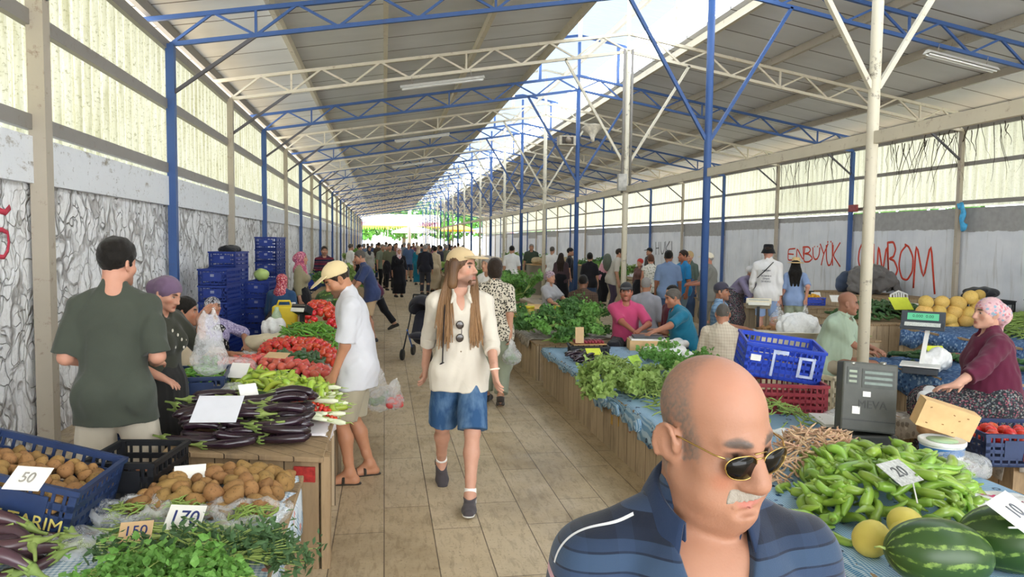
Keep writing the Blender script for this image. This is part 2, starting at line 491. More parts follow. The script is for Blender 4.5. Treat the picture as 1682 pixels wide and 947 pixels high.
for k in range(-1, 24):
    y = 7 + 4 * k; white = (k % 2 == 0); near = k <= 4
    if k >= 0:
        c = 'cream' if white else 'blue'
        i = (nw if white else nb)
        where = ('%s %s one from the camera' % (ORD[i], c)) if i else 'nearest %s one' % c
        if white: nw += 1
        else: nb += 1
        far = '' if i < 12 else ''
        make_truss(y, white, near, '%s painted lattice roof truss across the hall, %s' % (c, where))
        # left wall post
        r = empty('wall_post', (XL, y, 0)); tag(r, '%s steel post on the left wall, %s' % (c, where), 'post', 'left wall posts')
        w = .135 if k == 0 else .11
        pm = M_POSTC if white else M_BLUE
        MB().b6(-w / 2, w / 2, -w / 2, w / 2, 0, 4.52).build('shaft', pm, r)
        MB().bar((.03, 0, 3.86), (1.15, 0, chord_z(XL + 1.15)), .045, .045).build('knee_brace', M_BRACE, r)
        # right wall post
        if k >= 2:
            r = empty('wall_post', (XR - .03, y, 0)); tag(r, '%s steel post on the right wall, %s' % (c, where.replace('from the camera', 'from the camera side')), 'post', 'right wall posts')
            MB().b6(-.045, .045, -.05, .05, 0, 4.5).build('shaft', pm, r)
            MB().bar((-.03, 0, 3.86), (-1.15, 0, chord_z(XR - 1.15)), .04, .04).build('knee_brace', M_BRACE, r)
        # ridge column with its two braces
        r = empty('steel_column', (XC, y, 0)); tag(r, '%s round steel column with two raking braces under the ridge, %s' % (c, where), 'column', 'ridge columns')
        cm = M_WHITECOL if white else M_BLUE
        MB().lathe([(.06, 0), (.06, 3.4), (.058, 3.5), (.058, RB)], 16).build('shaft', cm, r)
        MB().b6(-.11, .11, -.11, .11, 0, .015).build('base_plate', M_GIRT, r)
        for s in (-1, 1):
            MB().bar((s * .04, 0, 3.5), (s * 1.36, 0, chord_z(XC + s * 1.36)), .05, .05).build('raking_brace', cm if white else M_BLUE, r)
        if k == 2:
            for dx in (-.09, .085): MB().tube([(dx, -.03, 2.9), (dx, -.03, 5.9)], .028, 8).build('cable_pipe', M_GIRT, r)
            MB().b6(-.2, -.02, -.14, -.03, 2.95, 3.3).build('junction_box', plain('#b9b6ad', .5), r)

# tube lights hung below the trusses
def tube_light(c, length, lab, rz=0, tilt=0):
    r = empty('tube_light', c, rz); tag(r, lab, 'light', 'fluorescent light fittings')
    r.rotation_euler = (0, tilt, rz)
    h = length / 2
    MB().add([(-h, -.09, 0), (h, -.09, 0), (h, -.03, .06), (-h, -.03, .06), (-h, .09, 0), (h, .09, 0), (h, .03, .06), (-h, .03, .06)],
             [(0, 1, 2, 3), (4, 7, 6, 5), (3, 2, 6, 7), (0, 3, 7, 4), (1, 5, 6, 2)]).build('reflector', plain('#d8d6cf', .4, .05), r)
    for s in (-1, 1): MB().tube([(-h + .03, s * .04, -.012), (h - .03, s * .04, -.012)], .016, 10).build('glass_tube', plain('#f2f2ee', .2, .02), r)
    for s in (-1, 1): MB().tube([(s * h * .7, 0, .06), (s * h * .7, 0, .2)], .006, 6).build('hanger', M_GIRT, r)
for y, n in ((15, 'nearest'), (23, 'second'), (31, 'third')):
    tube_light((1.15, y - .12, chord_z(1.15) - .22), 1.7, 'white twin tube light hung under a cream truss, %s on the left slope' % n, 0, -.168)
tube_light((9.45, 10.9, chord_z(9.45) - .22), 1.35, 'white twin tube light hung under the blue truss on the right slope', 0, .168)

# loudspeakers on the second blue column
p = at_d(932, 230, 19.0)
r = empty('loudspeaker', (4.72, 18.9, p.z - .12)); tag(r, 'beige boxed loudspeaker fixed to the left of a blue column', 'loudspeaker')
MB().b6(-.24, .2, -.2, .1, 0, .24).build('housing', plain('#c6bda9', .5), r)
MB().b6(-.17, .13, -.215, -.199, .03, .21).build('grille', plain('#4a423a', .6), r)
MB().lathe([(.02, .0), (.075, .03), (.08, .05)], 14, (0, 0, 0)).build('horn', plain('#9c8f80', .5), r, (-.02, -.22, .12), (R(90), 0, 0))
r = empty('horn_loudspeaker', (5.42, 18.9, 4.72)); tag(r, 'cream trumpet shaped loudspeaker on the right of a blue column', 'loudspeaker')
MB().lathe([(.04, -.22), (.06, -.1), (.11, 0), (.2, .1), (.27, .15), (.28, .165), (.0, .165)], 20).build('horn', plain('#d8cfbd', .5), r, (0, 0, 0), (R(-15), 0, 0))
MB().bar((-.31, 0, -.12), (0, 0, -.2), .03).build('bracket', M_GIRT, r)

# dry vines hanging over the right wall sheets
rv = random.Random(3)
vm = MB()
for i in range(95):
    big = rv.random()
    y = rv.choice([rv.uniform(9.6, 15.4), rv.uniform(14.6, 17.5), rv.uniform(19, 23.5)])
    x = 13.12 - rv.random() * .06; z = 4.62 - rv.random() * .2
    ln = rv.uniform(.3, 1.5); pts = [(x, y, z)]; yy = y; zz = z; sw = rv.uniform(-.5, .5)
    for s in range(7):
        zz -= ln / 7 * rv.uniform(.7, 1.2); yy += sw * ln / 7 + rv.uniform(-.05, .05)
        pts.append((x - .02 * math.sin(s), yy, zz))
    vm.tube(pts, [.011 * (1 - .1 * q) * (.6 + big * .6) for q in range(8)], 5, caps=False)
o = vm.build('dry_vines', plain('#4a4238', .8)); tag(o, 'dry brown vine stems hanging over the right wall sheets', 'vines', kind='stuff')

# graffiti
M_RED = plain('#d2452f', .7, .12, 30); M_BLACKP = plain('#5d6066', .7, .1); M_PINK = plain('#c43a50', .7, .15, 30)
GL = {'E': [[(.7, 1), (.05, .95), (0, 0), (.75, .05)], [(0, .55), (.55, .5)]], 'N': [[(0, 0), (.05, 1), (.6, .05), (.75, 1)]],
      'B': [[(0, 1), (.05, 0), (.45, .02), (.7, .25), (.45, .5), (.08, .55), (.4, .6), (.55, .8), (.4, 1), (0, .98)]],
      'U': [[(0, 1), (.02, .3), (.2, .0), (.45, .05), (.65, .4), (.72, 1)], ], 'Y': [[(0, 1), (.33, .5)], [(.75, 1), (.33, .45), (.1, -.1)]],
      'K': [[(0, 1), (.02, -.05)], [(.75, 1), (.05, .42), (.75, -.1)]],
      'C': [[(.72, .95), (.45, 1.05), (.12, .75), (.02, .4), (.18, .08), (.45, -.02), (.75, .15)]], 'I': [[(.1, 1), (.05, 0)]],
      'M': [[(0, -.1), (.12, 1), (.4, .1), (.7, 1), (.85, -.25)]], 'O': [[(.4, 1), (.1, .8), (0, .4), (.15, .05), (.42, 0), (.68, .25), (.72, .65), (.5, .95), (.3, 1.02)]],
      'H': [[(0, 1), (.03, 0)], [(.65, 1), (.62, 0)], [(.0, .5), (.65, .52)]], ':': [[(.2, 1.22), (.22, 1.13)], [(.5, 1.24), (.5, 1.14)]], '.': [[(.1, 1.25), (.12, 1.15)]]}
def spray(word, X, y_left, z, h, w, gap, m, name, lab, rad=.022, sgn=-1, drips=0):
    """letters brushed on a wall plane; y decreases to the right as seen from the hall"""
    mb = MB(); cur = 0
    for ch in word:
        if ch == ' ': cur += gap * .8; continue
        for st in GL[ch]:
            pts = [(X, y_left - (cur + px * w), z + py * h) for px, py in st]
            # rounder strokes
            fine = []
            for i in range(len(pts) - 1):
                for q in range(4):
                    t_ = q / 4; fine.append(tuple(pts[i][j] * (1 - t_) + pts[i + 1][j] * t_ for j in range(3)))
            fine.append(pts[-1])
            for it in range(2):
                fine = [fine[0]] + [tuple((fine[i - 1][j] + 2 * fine[i][j] + fine[i + 1][j]) / 4 for j in range(3)) for i in range(1, len(fine) - 1)] + [fine[-1]]
            b = len(mb.v)
            mb.tube(fine, rad, 6)
            for i in range(b, len(mb.v)):
                v = mb.v[i]; mb.v[i] = (X + (v[0] - X) * .12, v[1], v[2])
        if ch not in ':.': cur += gap
    o = mb.build(name, m); tag(o, lab, 'graffiti'); return o
def yz(px, py):
    p = at_x(px, py, 13.21); return p.y, p.z
def word_at(word, pxs, pybase, hpx, m, lab, rad=.03):
    mb = MB()
    for ch, (xa, xb, ytop, ybot) in zip(word, pxs):
        for st in GL[ch]:
            pts = []
            for px, py in st:
                q = at_x(xa + (xb - xa) * px / .75, ybot + (ytop - ybot) * py, 13.212); pts.append(q)
            fine = []
            for i in range(len(pts) - 1):
                for k in range(5): fine.append(pts[i].lerp(pts[i + 1], k / 5))
            fine.append(pts[-1])
            for it in range(2 if ch in 'BUCO' else 1):
                fine = [fine[0]] + [(fine[i - 1] + fine[i] * 2 + fine[i + 1]) / 4 for i in range(1, len(fine) - 1)] + [fine[-1]]
            b = len(mb.v); mb.tube(fine, rad, 6)
            for i in range(b, len(mb.v)):
                v = mb.v[i]; mb.v[i] = (13.214 + (v[0] - 13.214) * .1, v[1], v[2])
    o = mb.build('graffiti', m); tag(o, lab, 'graffiti')
word_at('EN', [(1294, 1307, 408, 427), (1308, 1322, 407, 428)], 0, 0, M_RED, 'red sprayed word EN on the right wall behind the black bucket hat', .026)
word_at('BUYUK::', [(1319, 1336, 405, 430), (1335, 1347, 406, 426), (1347, 1360, 400, 432), (1357, 1369, 402, 436), (1367, 1380, 398, 434), (1334, 1347, 408, 426), (1356, 1369, 402, 430)], 0, 0, M_RED, 'red sprayed word on the right wall between two posts', .026)
word_at('C.IMBOM', [(1409, 1424, 398, 445), (1428, 1438, 398, 440), (1434, 1442, 400, 442), (1440, 1458, 400, 452), (1458, 1476, 397, 458), (1476, 1501, 402, 460), (1500, 1531, 398, 466)], 0, 0, M_RED, 'large red sprayed word on the right wall beside the flaking column', .03)
word_at('HUKI', [(1077, 1083, 397, 418), (1085, 1092, 397, 417), (1093, 1100, 396, 416), (1103, 1106, 396, 415)], 0, 0, M_BLACKP, 'faint grey sprayed letters on the far part of right wall', .03)
# pink-red marks on the left wall, at the frame edge
def lw(px, py): 
    q = at_x(px, py, -3.02); return q
mb = MB()
mb.tube([lw(x, y) for x, y in ((-30, 380), (5, 377), (14, 382), (16, 398), (14, 412), (8, 422), (-4, 421), (-30, 424))], .022, 6)
for i in range(len(mb.v)): mb.v[i] = (-3.026 + (mb.v[i][0] + 3.02) * .12, mb.v[i][1], mb.v[i][2])
tag(mb.build('graffiti', M_PINK), 'pink-red looped stroke sprayed low on the left wall', 'graffiti')
mb = MB().tube([lw(x, y) for x, y in ((-30, 350), (2, 346), (10, 349), (18, 340))], .028, 6)
for i in range(len(mb.v)): mb.v[i] = (-3.026 + (mb.v[i][0] + 3.02) * .12, mb.v[i][1], mb.v[i][2])
tag(mb.build('graffiti', M_PINK), 'short pink-red stroke sprayed higher on the left wall', 'graffiti')

# ---------------------------------------------------------------- outside, beyond the far end
def leaf_cloud(c, r, n, size, seed, flat=.6):
    rr = np.random.RandomState(seed); mb = MB()
    for i in range(n):
        d = rr.normal(size=3); d /= np.linalg.norm(d); q = rr.uniform(.55, 1.0) ** .5
        p = np.array(c) + d * q * np.array(r)
        a = rr.normal(size=3); a /= np.linalg.norm(a); b = np.cross(a, d + .01); b /= np.linalg.norm(b)
        s = size * rr.uniform(.6, 1.3)
        mb.add([p - a * s, p + b * s * .6, p + a * s, p - b * s * .6], [(0, 1, 2, 3)], 0)
    return mb
M_LEAF = plain('#4f8a35', .6, .45, .5); M_TRUNK = plain('#6d5d4c', .9)
for i, (x, y, r_, h) in enumerate(((-6, 150, 6.5, 9), (4, 158, 7, 11), (13, 150, 6, 10), (21, 145, 6.5, 12), (27, 138, 6, 10), (-16, 146, 7, 9))):
    lab = ['leafy green tree beyond the far end, in line with the left wall', 'leafy green tree beyond the far end, over the red-edged canopy', 'leafy green tree beyond the far end, left of the ridge columns',
           'tall leafy green tree beyond the far end, behind the ridge columns', 'leafy green tree beyond the far end, next to the right wall', 'leafy green tree beyond the far end, outside the left wall'][i]
    t_ = empty('tree', (x, y, 0)); tag(t_, lab, 'tree', 'trees beyond the far end')
    leaf_cloud((0, 0, h * .62), (r_, r_, h * .45), 1500, .55, 40 + i).build('crown', M_LEAF, t_)
    MB().tube([(0, 0, 0), (.2, 0, h * .3), (0, .2, h * .6)], [.4, .3, .2], 8).build('trunk', M_TRUNK, t_)
for i, (x, y, h) in enumerate(((17.2, 12, 5.6), (17.5, 22, 5.2))):
    t_ = empty('tree', (x, y, 0)); tag(t_, 'green tree outside the right wall, showing over the sheets near a %s post' % ('cream', 'blue')[i], 'tree')
    leaf_cloud((0, 0, h * .75), (2.2, 3.2, h * .3), 900, .22, 60 + i).build('crown', M_LEAF, t_)
    MB().tube([(0, 0, 0), (0, .1, h * .7)], [.16, .1], 8).build('trunk', M_TRUNK, t_)

def parasol(x, y, z, rad, cols, lab):
    r_ = empty('parasol', (x, y, 0)); tag(r_, lab, 'parasol')
    n = 8; mb = MB(); mats = [plain(c, .7, .08) for c in cols]
    for i in range(n):
        a, b = 2 * PI * i / n, 2 * PI * (i + 1) / n
        f = lambda a_, q, z_: (rad * q * math.cos(a_), rad * q * math.sin(a_), z_)
        mb.add([(0, 0, z + .75), f(a, .5, z + .5), f(b, .5, z + .5), f(a, 1, z), f(b, 1, z), f(a, 1.0, z - .2), f(b, 1.0, z - .2)],
               [(0, 1, 2), (1, 3, 4, 2), (3, 5, 6, 4)], i % len(cols))
    mb.build('canopy', mats, r_); MB().tube([(0, 0, 0), (0, 0, z + .75)], .03, 8).build('pole', M_GIRT, r_)
parasol(10.4, 104, 3.4, 2.6, ['#f0a428', '#e89a20'], 'orange parasol just outside the far end')
parasol(15.6, 108, 3.3, 4.2, ['#2f63b8', '#e8ebf0', '#d4455a', '#cfe3f4'], 'blue, white and red parasol outside the far end')
parasol(4.2, 106, 3.1, 3.2, ['#f4f5f6'], 'large white parasol outside the far end, left of the orange one')
parasol(17.5, 103, 2.1, 1.6, ['#45b4d6', '#b9e0ee'], 'small turquoise parasol outside the far end')
cn = empty('stall_canopy', (3, 112, 0)); tag(cn, 'long white canopy with red edge and yellow fringe outside the far end', 'canopy')
MB().add([(-7.5, 0, 4.6), (5.5, 0, 4.6), (5.5, 5, 5.9), (-7.5, 5, 5.9)], [(0, 1, 2, 3)]).build('roof_sheet', plain('#f3ecec', .7), cn)
MB().b6(-7.5, 5.5, -.05, 0, 4.0, 4.62).build('red_valance', plain('#dc7f86', .7), cn)
fr = MB()
for i in range(34): fr.add([(-7.5 + i * .382, -.06, 4.0), (-7.5 + (i + 1) * .382, -.06, 4.0), (-7.5 + (i + .5) * .382, -.06, 3.4)], [(0, 1, 2)])
solid(fr.build('fringe', plain('#edbc3f', .7), cn), .02)
for x in (-7, -2.5, 2, 5.2): MB().tube([(x, 0, 0), (x, 0, 4.6)], .05, 8).build('pole', M_GIRT, cn)
bl = empty('white_building', (2, 175, 0)); tag(bl, 'pale building with a slanting roof edge beyond the trees', 'building')
MB().b6(-16, 8, 0, 8, 0, 11).build('wall', plain('#f0efec', .8), bl)
MB().add([(-17, -1, 11), (9, -1, 14.5), (9, 9, 14.5), (-17, 9, 11)], [(0, 1, 2, 3)]).build('roof', plain('#e6ded8', .7), bl)
p = at_d(676, 365, 99); 
MB().lathe([(.25, 0), (.22, 8)], 10).build('concrete_pole', plain('#b8b4ac', .8), None, (at_d(672, 400, 103).x, 103, 0))
tag(bpy.data.objects['concrete_pole'], 'grey concrete pole just outside the far end', 'pole')

# ---------------------------------------------------------------- daylight
w = bpy.data.worlds.new('sky'); sc.world = w; w.use_nodes = True
bg = w.node_tree.nodes['Background']
SKY_L = 6.0
bg.inputs['Color'].default_value = (.93, .97, 1.0, 1); bg.inputs['Strength'].default_value = SKY_L
# ================================================================ smooth solid modelling (distance fields -> one continuous surface)
def V3(*a): return np.array(a if len(a) == 3 else a[0], float)
def unit(v):
    v = np.asarray(v, float); n = np.linalg.norm(v); return v / n if n > 1e-9 else v
def rotm(yaw=0, pitch=0, roll=0):
    """yaw about Z, pitch about X (positive looks up), roll about Y, degrees"""
    return np.array(Euler((R(pitch), R(roll), R(yaw)), 'YXZ').to_matrix())

class Shape:
    def __init__(s, k=.02): s.ops = []; s.k = k; s.noise = None
    def cone(s, a, b, ra, rb=None, k=None, sub=False, flat=None, clip=None, ax=None, fl=1.0):
        rb = ra if rb is None else rb
        s.ops.append(('c', V3(a), V3(b), ra, rb, s.k if k is None else k, sub, ax, fl, clip)); return s
    def ell(s, c, r, rot=None, k=None, sub=False, clip=None):
        r = V3(r) if hasattr(r, '__len__') else V3(r, r, r)
        s.ops.append(('e', V3(c), r, np.eye(3) if rot is None else np.asarray(rot), s.k if k is None else k, sub, clip)); return s
    def cut(s, p, n, k=.004):
        """remove everything in front of the plane"""
        s.ops.append(('p', V3(p), unit(n), k)); return s
    def build(s, h, noise=None):
        lo = np.full(3, 1e9); hi = -lo
        for o in s.ops:
            if o[0] == 'c' and not o[6]:
                r = max(o[3], o[4]) * max(1, o[8]) + h
                lo = np.minimum(lo, np.minimum(o[1], o[2]) - r); hi = np.maximum(hi, np.maximum(o[1], o[2]) + r)
            if o[0] == 'e' and not o[5]:
                r = np.abs(o[3]) @ o[2] + h
                lo = np.minimum(lo, o[1] - r); hi = np.maximum(hi, o[1] + r)
        lo -= 3 * h; hi += 3 * h
        n = np.ceil((hi - lo) / h).astype(int) + 1
        ax = [lo[i] + h * np.arange(n[i]) for i in range(3)]
        D = np.full(n, 9.0, np.float32)
        for o in s.ops:
            if o[0] == 'p':
                X = (ax[0] - o[1][0])[:, None, None] * o[2][0] + (ax[1] - o[1][1])[None, :, None] * o[2][1] + (ax[2] - o[1][2])[None, None, :] * o[2][2]
                D = np.maximum(D, X.astype(np.float32)); continue
            if o[0] == 'c':
                r = max(o[3], o[4]) * max(1, o[8]); k = o[5]; sub = o[6]
                l = np.minimum(o[1], o[2]) - r; u = np.maximum(o[1], o[2]) + r
            else:
                r = np.abs(o[3]) @ o[2]; k = o[4]; sub = o[5]; l = o[1] - r; u = o[1] + r
            m = k + 2.5 * h
            i0 = np.clip(np.floor((l - m - lo) / h).astype(int), 0, n); i1 = np.clip(np.ceil((u + m - lo) / h).astype(int) + 1, 0, n)
            if np.any(i1 <= i0): continue
            sl = tuple(slice(a, b) for a, b in zip(i0, i1))
            x = ax[0][sl[0]][:, None, None]; y = ax[1][sl[1]][None, :, None]; z = ax[2][sl[2]][None, None, :]
            if o[0] == 'c':
                a, b, ra, rb = o[1], o[2], o[3], o[4]; ba = b - a; L = float(ba @ ba) + 1e-12
                px, py, pz = x - a[0], y - a[1], z - a[2]
                t = np.clip((px * ba[0] + py * ba[1] + pz * ba[2]) / L, 0, 1)
                qx, qy, qz = px - t * ba[0], py - t * ba[1], pz - t * ba[2]
                if o[7] is not None:
                    nx = o[7]; dn = qx * nx[0] + qy * nx[1] + qz * nx[2]; g = 1 / o[8] - 1
                    qx, qy, qz = qx + g * dn * nx[0], qy + g * dn * nx[1], qz + g * dn * nx[2]
                d = np.sqrt(qx * qx + qy * qy + qz * qz) - (ra + (rb - ra) * t)
                clip = o[9]
            else:
                c, rr, M = o[1], o[2], o[3]
                px, py, pz = x - c[0], y - c[1], z - c[2]
                q = [(px * M[0, j] + py * M[1, j] + pz * M[2, j]) / rr[j] for j in range(3)]
                k0 = np.sqrt(q[0] ** 2 + q[1] ** 2 + q[2] ** 2)
                k1 = np.sqrt((q[0] / rr[0]) ** 2 + (q[1] / rr[1]) ** 2 + (q[2] / rr[2]) ** 2) + 1e-9
                d = k0 * (k0 - 1) / k1
                d = np.where(k0 < .02, -min(rr), d); clip = o[6]
            if clip is not None:
                for (cp, cn) in clip:
                    cn = unit(cn)
                    d = np.maximum(d, (x - cp[0]) * cn[0] + (y - cp[1]) * cn[1] + (z - cp[2]) * cn[2])
            cur = D[sl]
            if sub: d = -d; hh = np.maximum(k - np.abs(cur - d), 0) / k; D[sl] = np.maximum(cur, d) + hh * hh * k * .25
            else:
                hh = np.maximum(k - np.abs(cur - d), 0) / k; D[sl] = np.minimum(cur, d) - hh * hh * k * .25
        nz = noise or s.noise
        if nz:
            amp, fr, seed = nz[:3]; st = nz[3] if len(nz) > 3 else (1, 1, 1)
            idx = np.nonzero(np.abs(D) < .035)
            P = np.stack([lo[i] + h * idx[i] for i in range(3)], 1) * np.array(st)
            rr = np.random.RandomState(seed); f = np.zeros(len(P)); w = np.zeros(len(P))
            for q in range(3): w += np.sin(P @ (rr.normal(size=3) * fr * .45) + rr.uniform(0, 6))
            for q in range(5): f += np.sin(P @ (rr.normal(size=3) * fr * (.8 + .5 * q / 2)) + rr.uniform(0, 6) + 1.1 * w) / (1 + .3 * q)
            D[idx] += (amp * f * .4).astype(np.float32)
        return nets(D, lo, h)

def nets(D, lo, h):
    S = D < 0
    nx, ny, nz = D.shape
    c = np.zeros((nx - 1, ny - 1, nz - 1), np.int8)
    offs = [(i, j, k) for i in (0, 1) for j in (0, 1) for k in (0, 1)]
    for (i, j, k) in offs: c += S[i:nx - 1 + i, j:ny - 1 + j, k:nz - 1 + k]
    I = np.nonzero((c > 0) & (c < 8))
    cell = np.stack(I, 1)
    vid = np.full(c.shape, -1, np.int32); vid[I] = np.arange(len(cell))
    d = {o: D[I[0] + o[0], I[1] + o[1], I[2] + o[2]] for o in offs}
    acc = np.zeros((len(cell), 3)); cnt = np.zeros(len(cell))
    for a in offs:
        for ax in range(3):
            if a[ax] == 0:
                b = tuple(a[i] + (i == ax) for i in range(3))
                da, db = d[a], d[b]; m = (da < 0) != (db < 0)
                t = np.where(m, da / np.where(m, da - db, 1), 0)
                p = np.array(a, float)[None, :] + np.zeros((len(cell), 3)); p[:, ax] += t
                acc[m] += p[m]; cnt[m] += 1
    v = lo + h * (cell + acc / np.maximum(cnt, 1)[:, None])
    F = []
    for ax in range(3):
        o1, o2 = (ax + 1) % 3, (ax + 2) % 3
        sa = [slice(1, -1)] * 3; sb = [slice(1, -1)] * 3
        sa[ax] = slice(0, -1); sb[ax] = slice(1, None)
        A = S[tuple(sa)]; B = S[tuple(sb)]
        E = np.nonzero(A != B); fl = A[E]
        base = np.stack(E, 1); base[:, o1] += 1; base[:, o2] += 1
        q = []
        for (u, w) in ((0, 0), (1, 0), (1, 1), (0, 1)):
            cc = base.copy(); cc[:, o1] -= u; cc[:, o2] -= w
            q.append(vid[cc[:, 0], cc[:, 1], cc[:, 2]])
        q = np.stack(q, 1); q[~fl] = q[~fl][:, ::-1]
        F.append(q)
    F = np.concatenate(F); F = F[(F >= 0).all(1)]
    return v, F

def np_mesh(name, v, F, colr=None, smooth_it=1):
    if smooth_it:
        # one light relaxation pass
        e = np.concatenate([F[:, [0, 1]], F[:, [1, 2]], F[:, [2, 3]], F[:, [3, 0]]])
        for _ in range(smooth_it):
            acc = np.zeros_like(v); n = np.zeros(len(v))
            for j in range(3): acc[:, j] = np.bincount(e[:, 0], v[e[:, 1], j], len(v)) + np.bincount(e[:, 1], v[e[:, 0], j], len(v))
            n = np.bincount(e[:, 0], None, len(v)) + np.bincount(e[:, 1], None, len(v))
            v = .5 * v + .5 * acc / np.maximum(n, 1)[:, None]
    me = bpy.data.meshes.new(name)
    me.vertices.add(len(v)); me.vertices.foreach_set('co', v.astype(np.float32).ravel())
    me.loops.add(F.size); me.loops.foreach_set('vertex_index', F.astype(np.int32).ravel())
    me.polygons.add(len(F)); me.polygons.foreach_set('loop_start', np.arange(len(F), dtype=np.int32) * 4)
    me.update(calc_edges=True)
    me.polygons.foreach_set('use_smooth', np.ones(len(F), bool))
    if colr is not None:
        a = me.color_attributes.new('Col', 'FLOAT_COLOR', 'POINT')
        cc = np.ones((len(v), 4), np.float32); cc[:, :3] = colr(v)
        a.data.foreach_set('color', cc.ravel())
    me.validate()
    return me

def sdf_obj(name, shape, h, m, parent=None, noise=None, colr=None, sm=1):
    v, F = shape.build(h, noise)
    return link(name, np_mesh(name, v, F, colr, sm), m, parent)

# ---------------------------------------------------------------- skin and cloth
def mat_skin():
    t = NT('skin'); a = t.n('ShaderNodeAttribute'); a.attribute_name = 'Col'
    v = t.coord((1, 1, 1))
    c = t.mix(.4, a.outputs['Color'], t.ramp(t.noise(v, 30, 6, .65), [(.3, (.86, .78, .74)), (.7, (1, 1, 1))]), 'MULTIPLY')
    return t.bsdf(c, t.ramp(t.noise(v, 60, 3), [(.3, .42), (.7, .58)]), 0, t.bump(t.math('ADD', t.noise(v, 240, 3), t.noise(v, 60, 4)), .22, .002), sss=.05, spec=.35)
M_SKIN = mat_skin()
def cloth(hexc, var=.12, rough=.85, weave=420, bump=.15, name=None):
    key = ('cl', hexc, var, rough, weave)
    if key in MC: return MC[key]
    t = NT(name or 'cloth_' + hexc.strip('#')); c = h2l(hexc); v = t.coord((1, 1, 1))
    cc = t.mix(t.noise(v, 6, 5), tuple(x * (1 - var) for x in c), tuple(min(1, x * (1 + var)) for x in c))
    h = t.math('ADD', t.math('MULTIPLY', t.noise(v, weave, 2), .25), t.noise(v, 14, 4, .5, .8))
    MC[key] = t.bsdf(cc, rough, 0, t.bump(h, bump, .02), spec=.15, sheen=.15); return MC[key]
def cloth_pat(name, fn, rough=.85):
    """fn(t, v) -> colour socket, v in the wearer's own metres"""
    if name in MC: return MC[name]
    t = NT(name); v = t.coord((1, 1, 1)); c = fn(t, v)
    MC[name] = t.bsdf(c, rough, 0, t.bump(t.noise(v, 16, 4, .5, .8), .15, .02), spec=.15); return MC[name]
def pat_floral(name, base, cols, scale=22, cover=.45):
    def fn(t, v):
        d = t.vor(v, scale, 'F1', 'Distance'); cl = t.vor(v, scale, 'F1', 'Color')
        r = t.ramp(t.sep(cl)[0], [(i / len(cols), h2l(c)) for i, c in enumerate(cols)], 'CONSTANT')
        n = t.math('ADD', d, t.math('MULTIPLY', t.math('SUBTRACT', t.noise(v, scale * 4, 3), .5), .5))
        return t.mix(t.math('LESS_THAN', n, cover), h2l(base), r)
    return cloth_pat(name, fn)
def pat_check(name, base, line, size=.03, thick=.14):
    def fn(t, v):
        s = t.sep(v); c = h2l(base)
        u = t.math('LESS_THAN', t.math('FRACT', t.math('DIVIDE', t.math('ADD', s[0], t.math('MULTIPLY', s[1], .8)), size)), thick)
        w = t.math('LESS_THAN', t.math('FRACT', t.math('DIVIDE', s[2], size)), thick)
        return t.mix(t.math('MULTIPLY', t.math('ADD', u, w), .5), c, h2l(line))
    return cloth_pat(name, fn)
def pat_stripe(name, stops, period, ax=2, off=0.):
    def fn(t, v):
        f = t.math('FRACT', t.math('DIVIDE', t.math('ADD', t.sep(v)[ax], off + 10), period))
        return t.ramp(f, [(p, h2l(c)) for p, c in stops], 'CONSTANT')
    return cloth_pat(name, fn)

# ---------------------------------------------------------------- a person
def ik(a, b, l1, l2, hint):
    a, b = V3(a), V3(b); d = b - a; L = np.linalg.norm(d); L2 = min(max(L, abs(l1 - l2) + .02), l1 + l2 - .004)
    if L < 1e-6: d = V3(0, 0, -1); L = 1
    u = d / L; b2 = a + u * L2
    x = (l1 * l1 - l2 * l2 + L2 * L2) / (2 * L2); hgt = math.sqrt(max(l1 * l1 - x * x, 0))
    hv = V3(hint) - u * (V3(hint) @ u); hv = unit(hv)
    return a + u * x + hv * hgt, b2

SKINS = {'fair': '#d3a590', 'tan': '#bb8c72', 'olive': '#b08067', 'brown': '#8f6349', 'pink': '#d29c8a'}

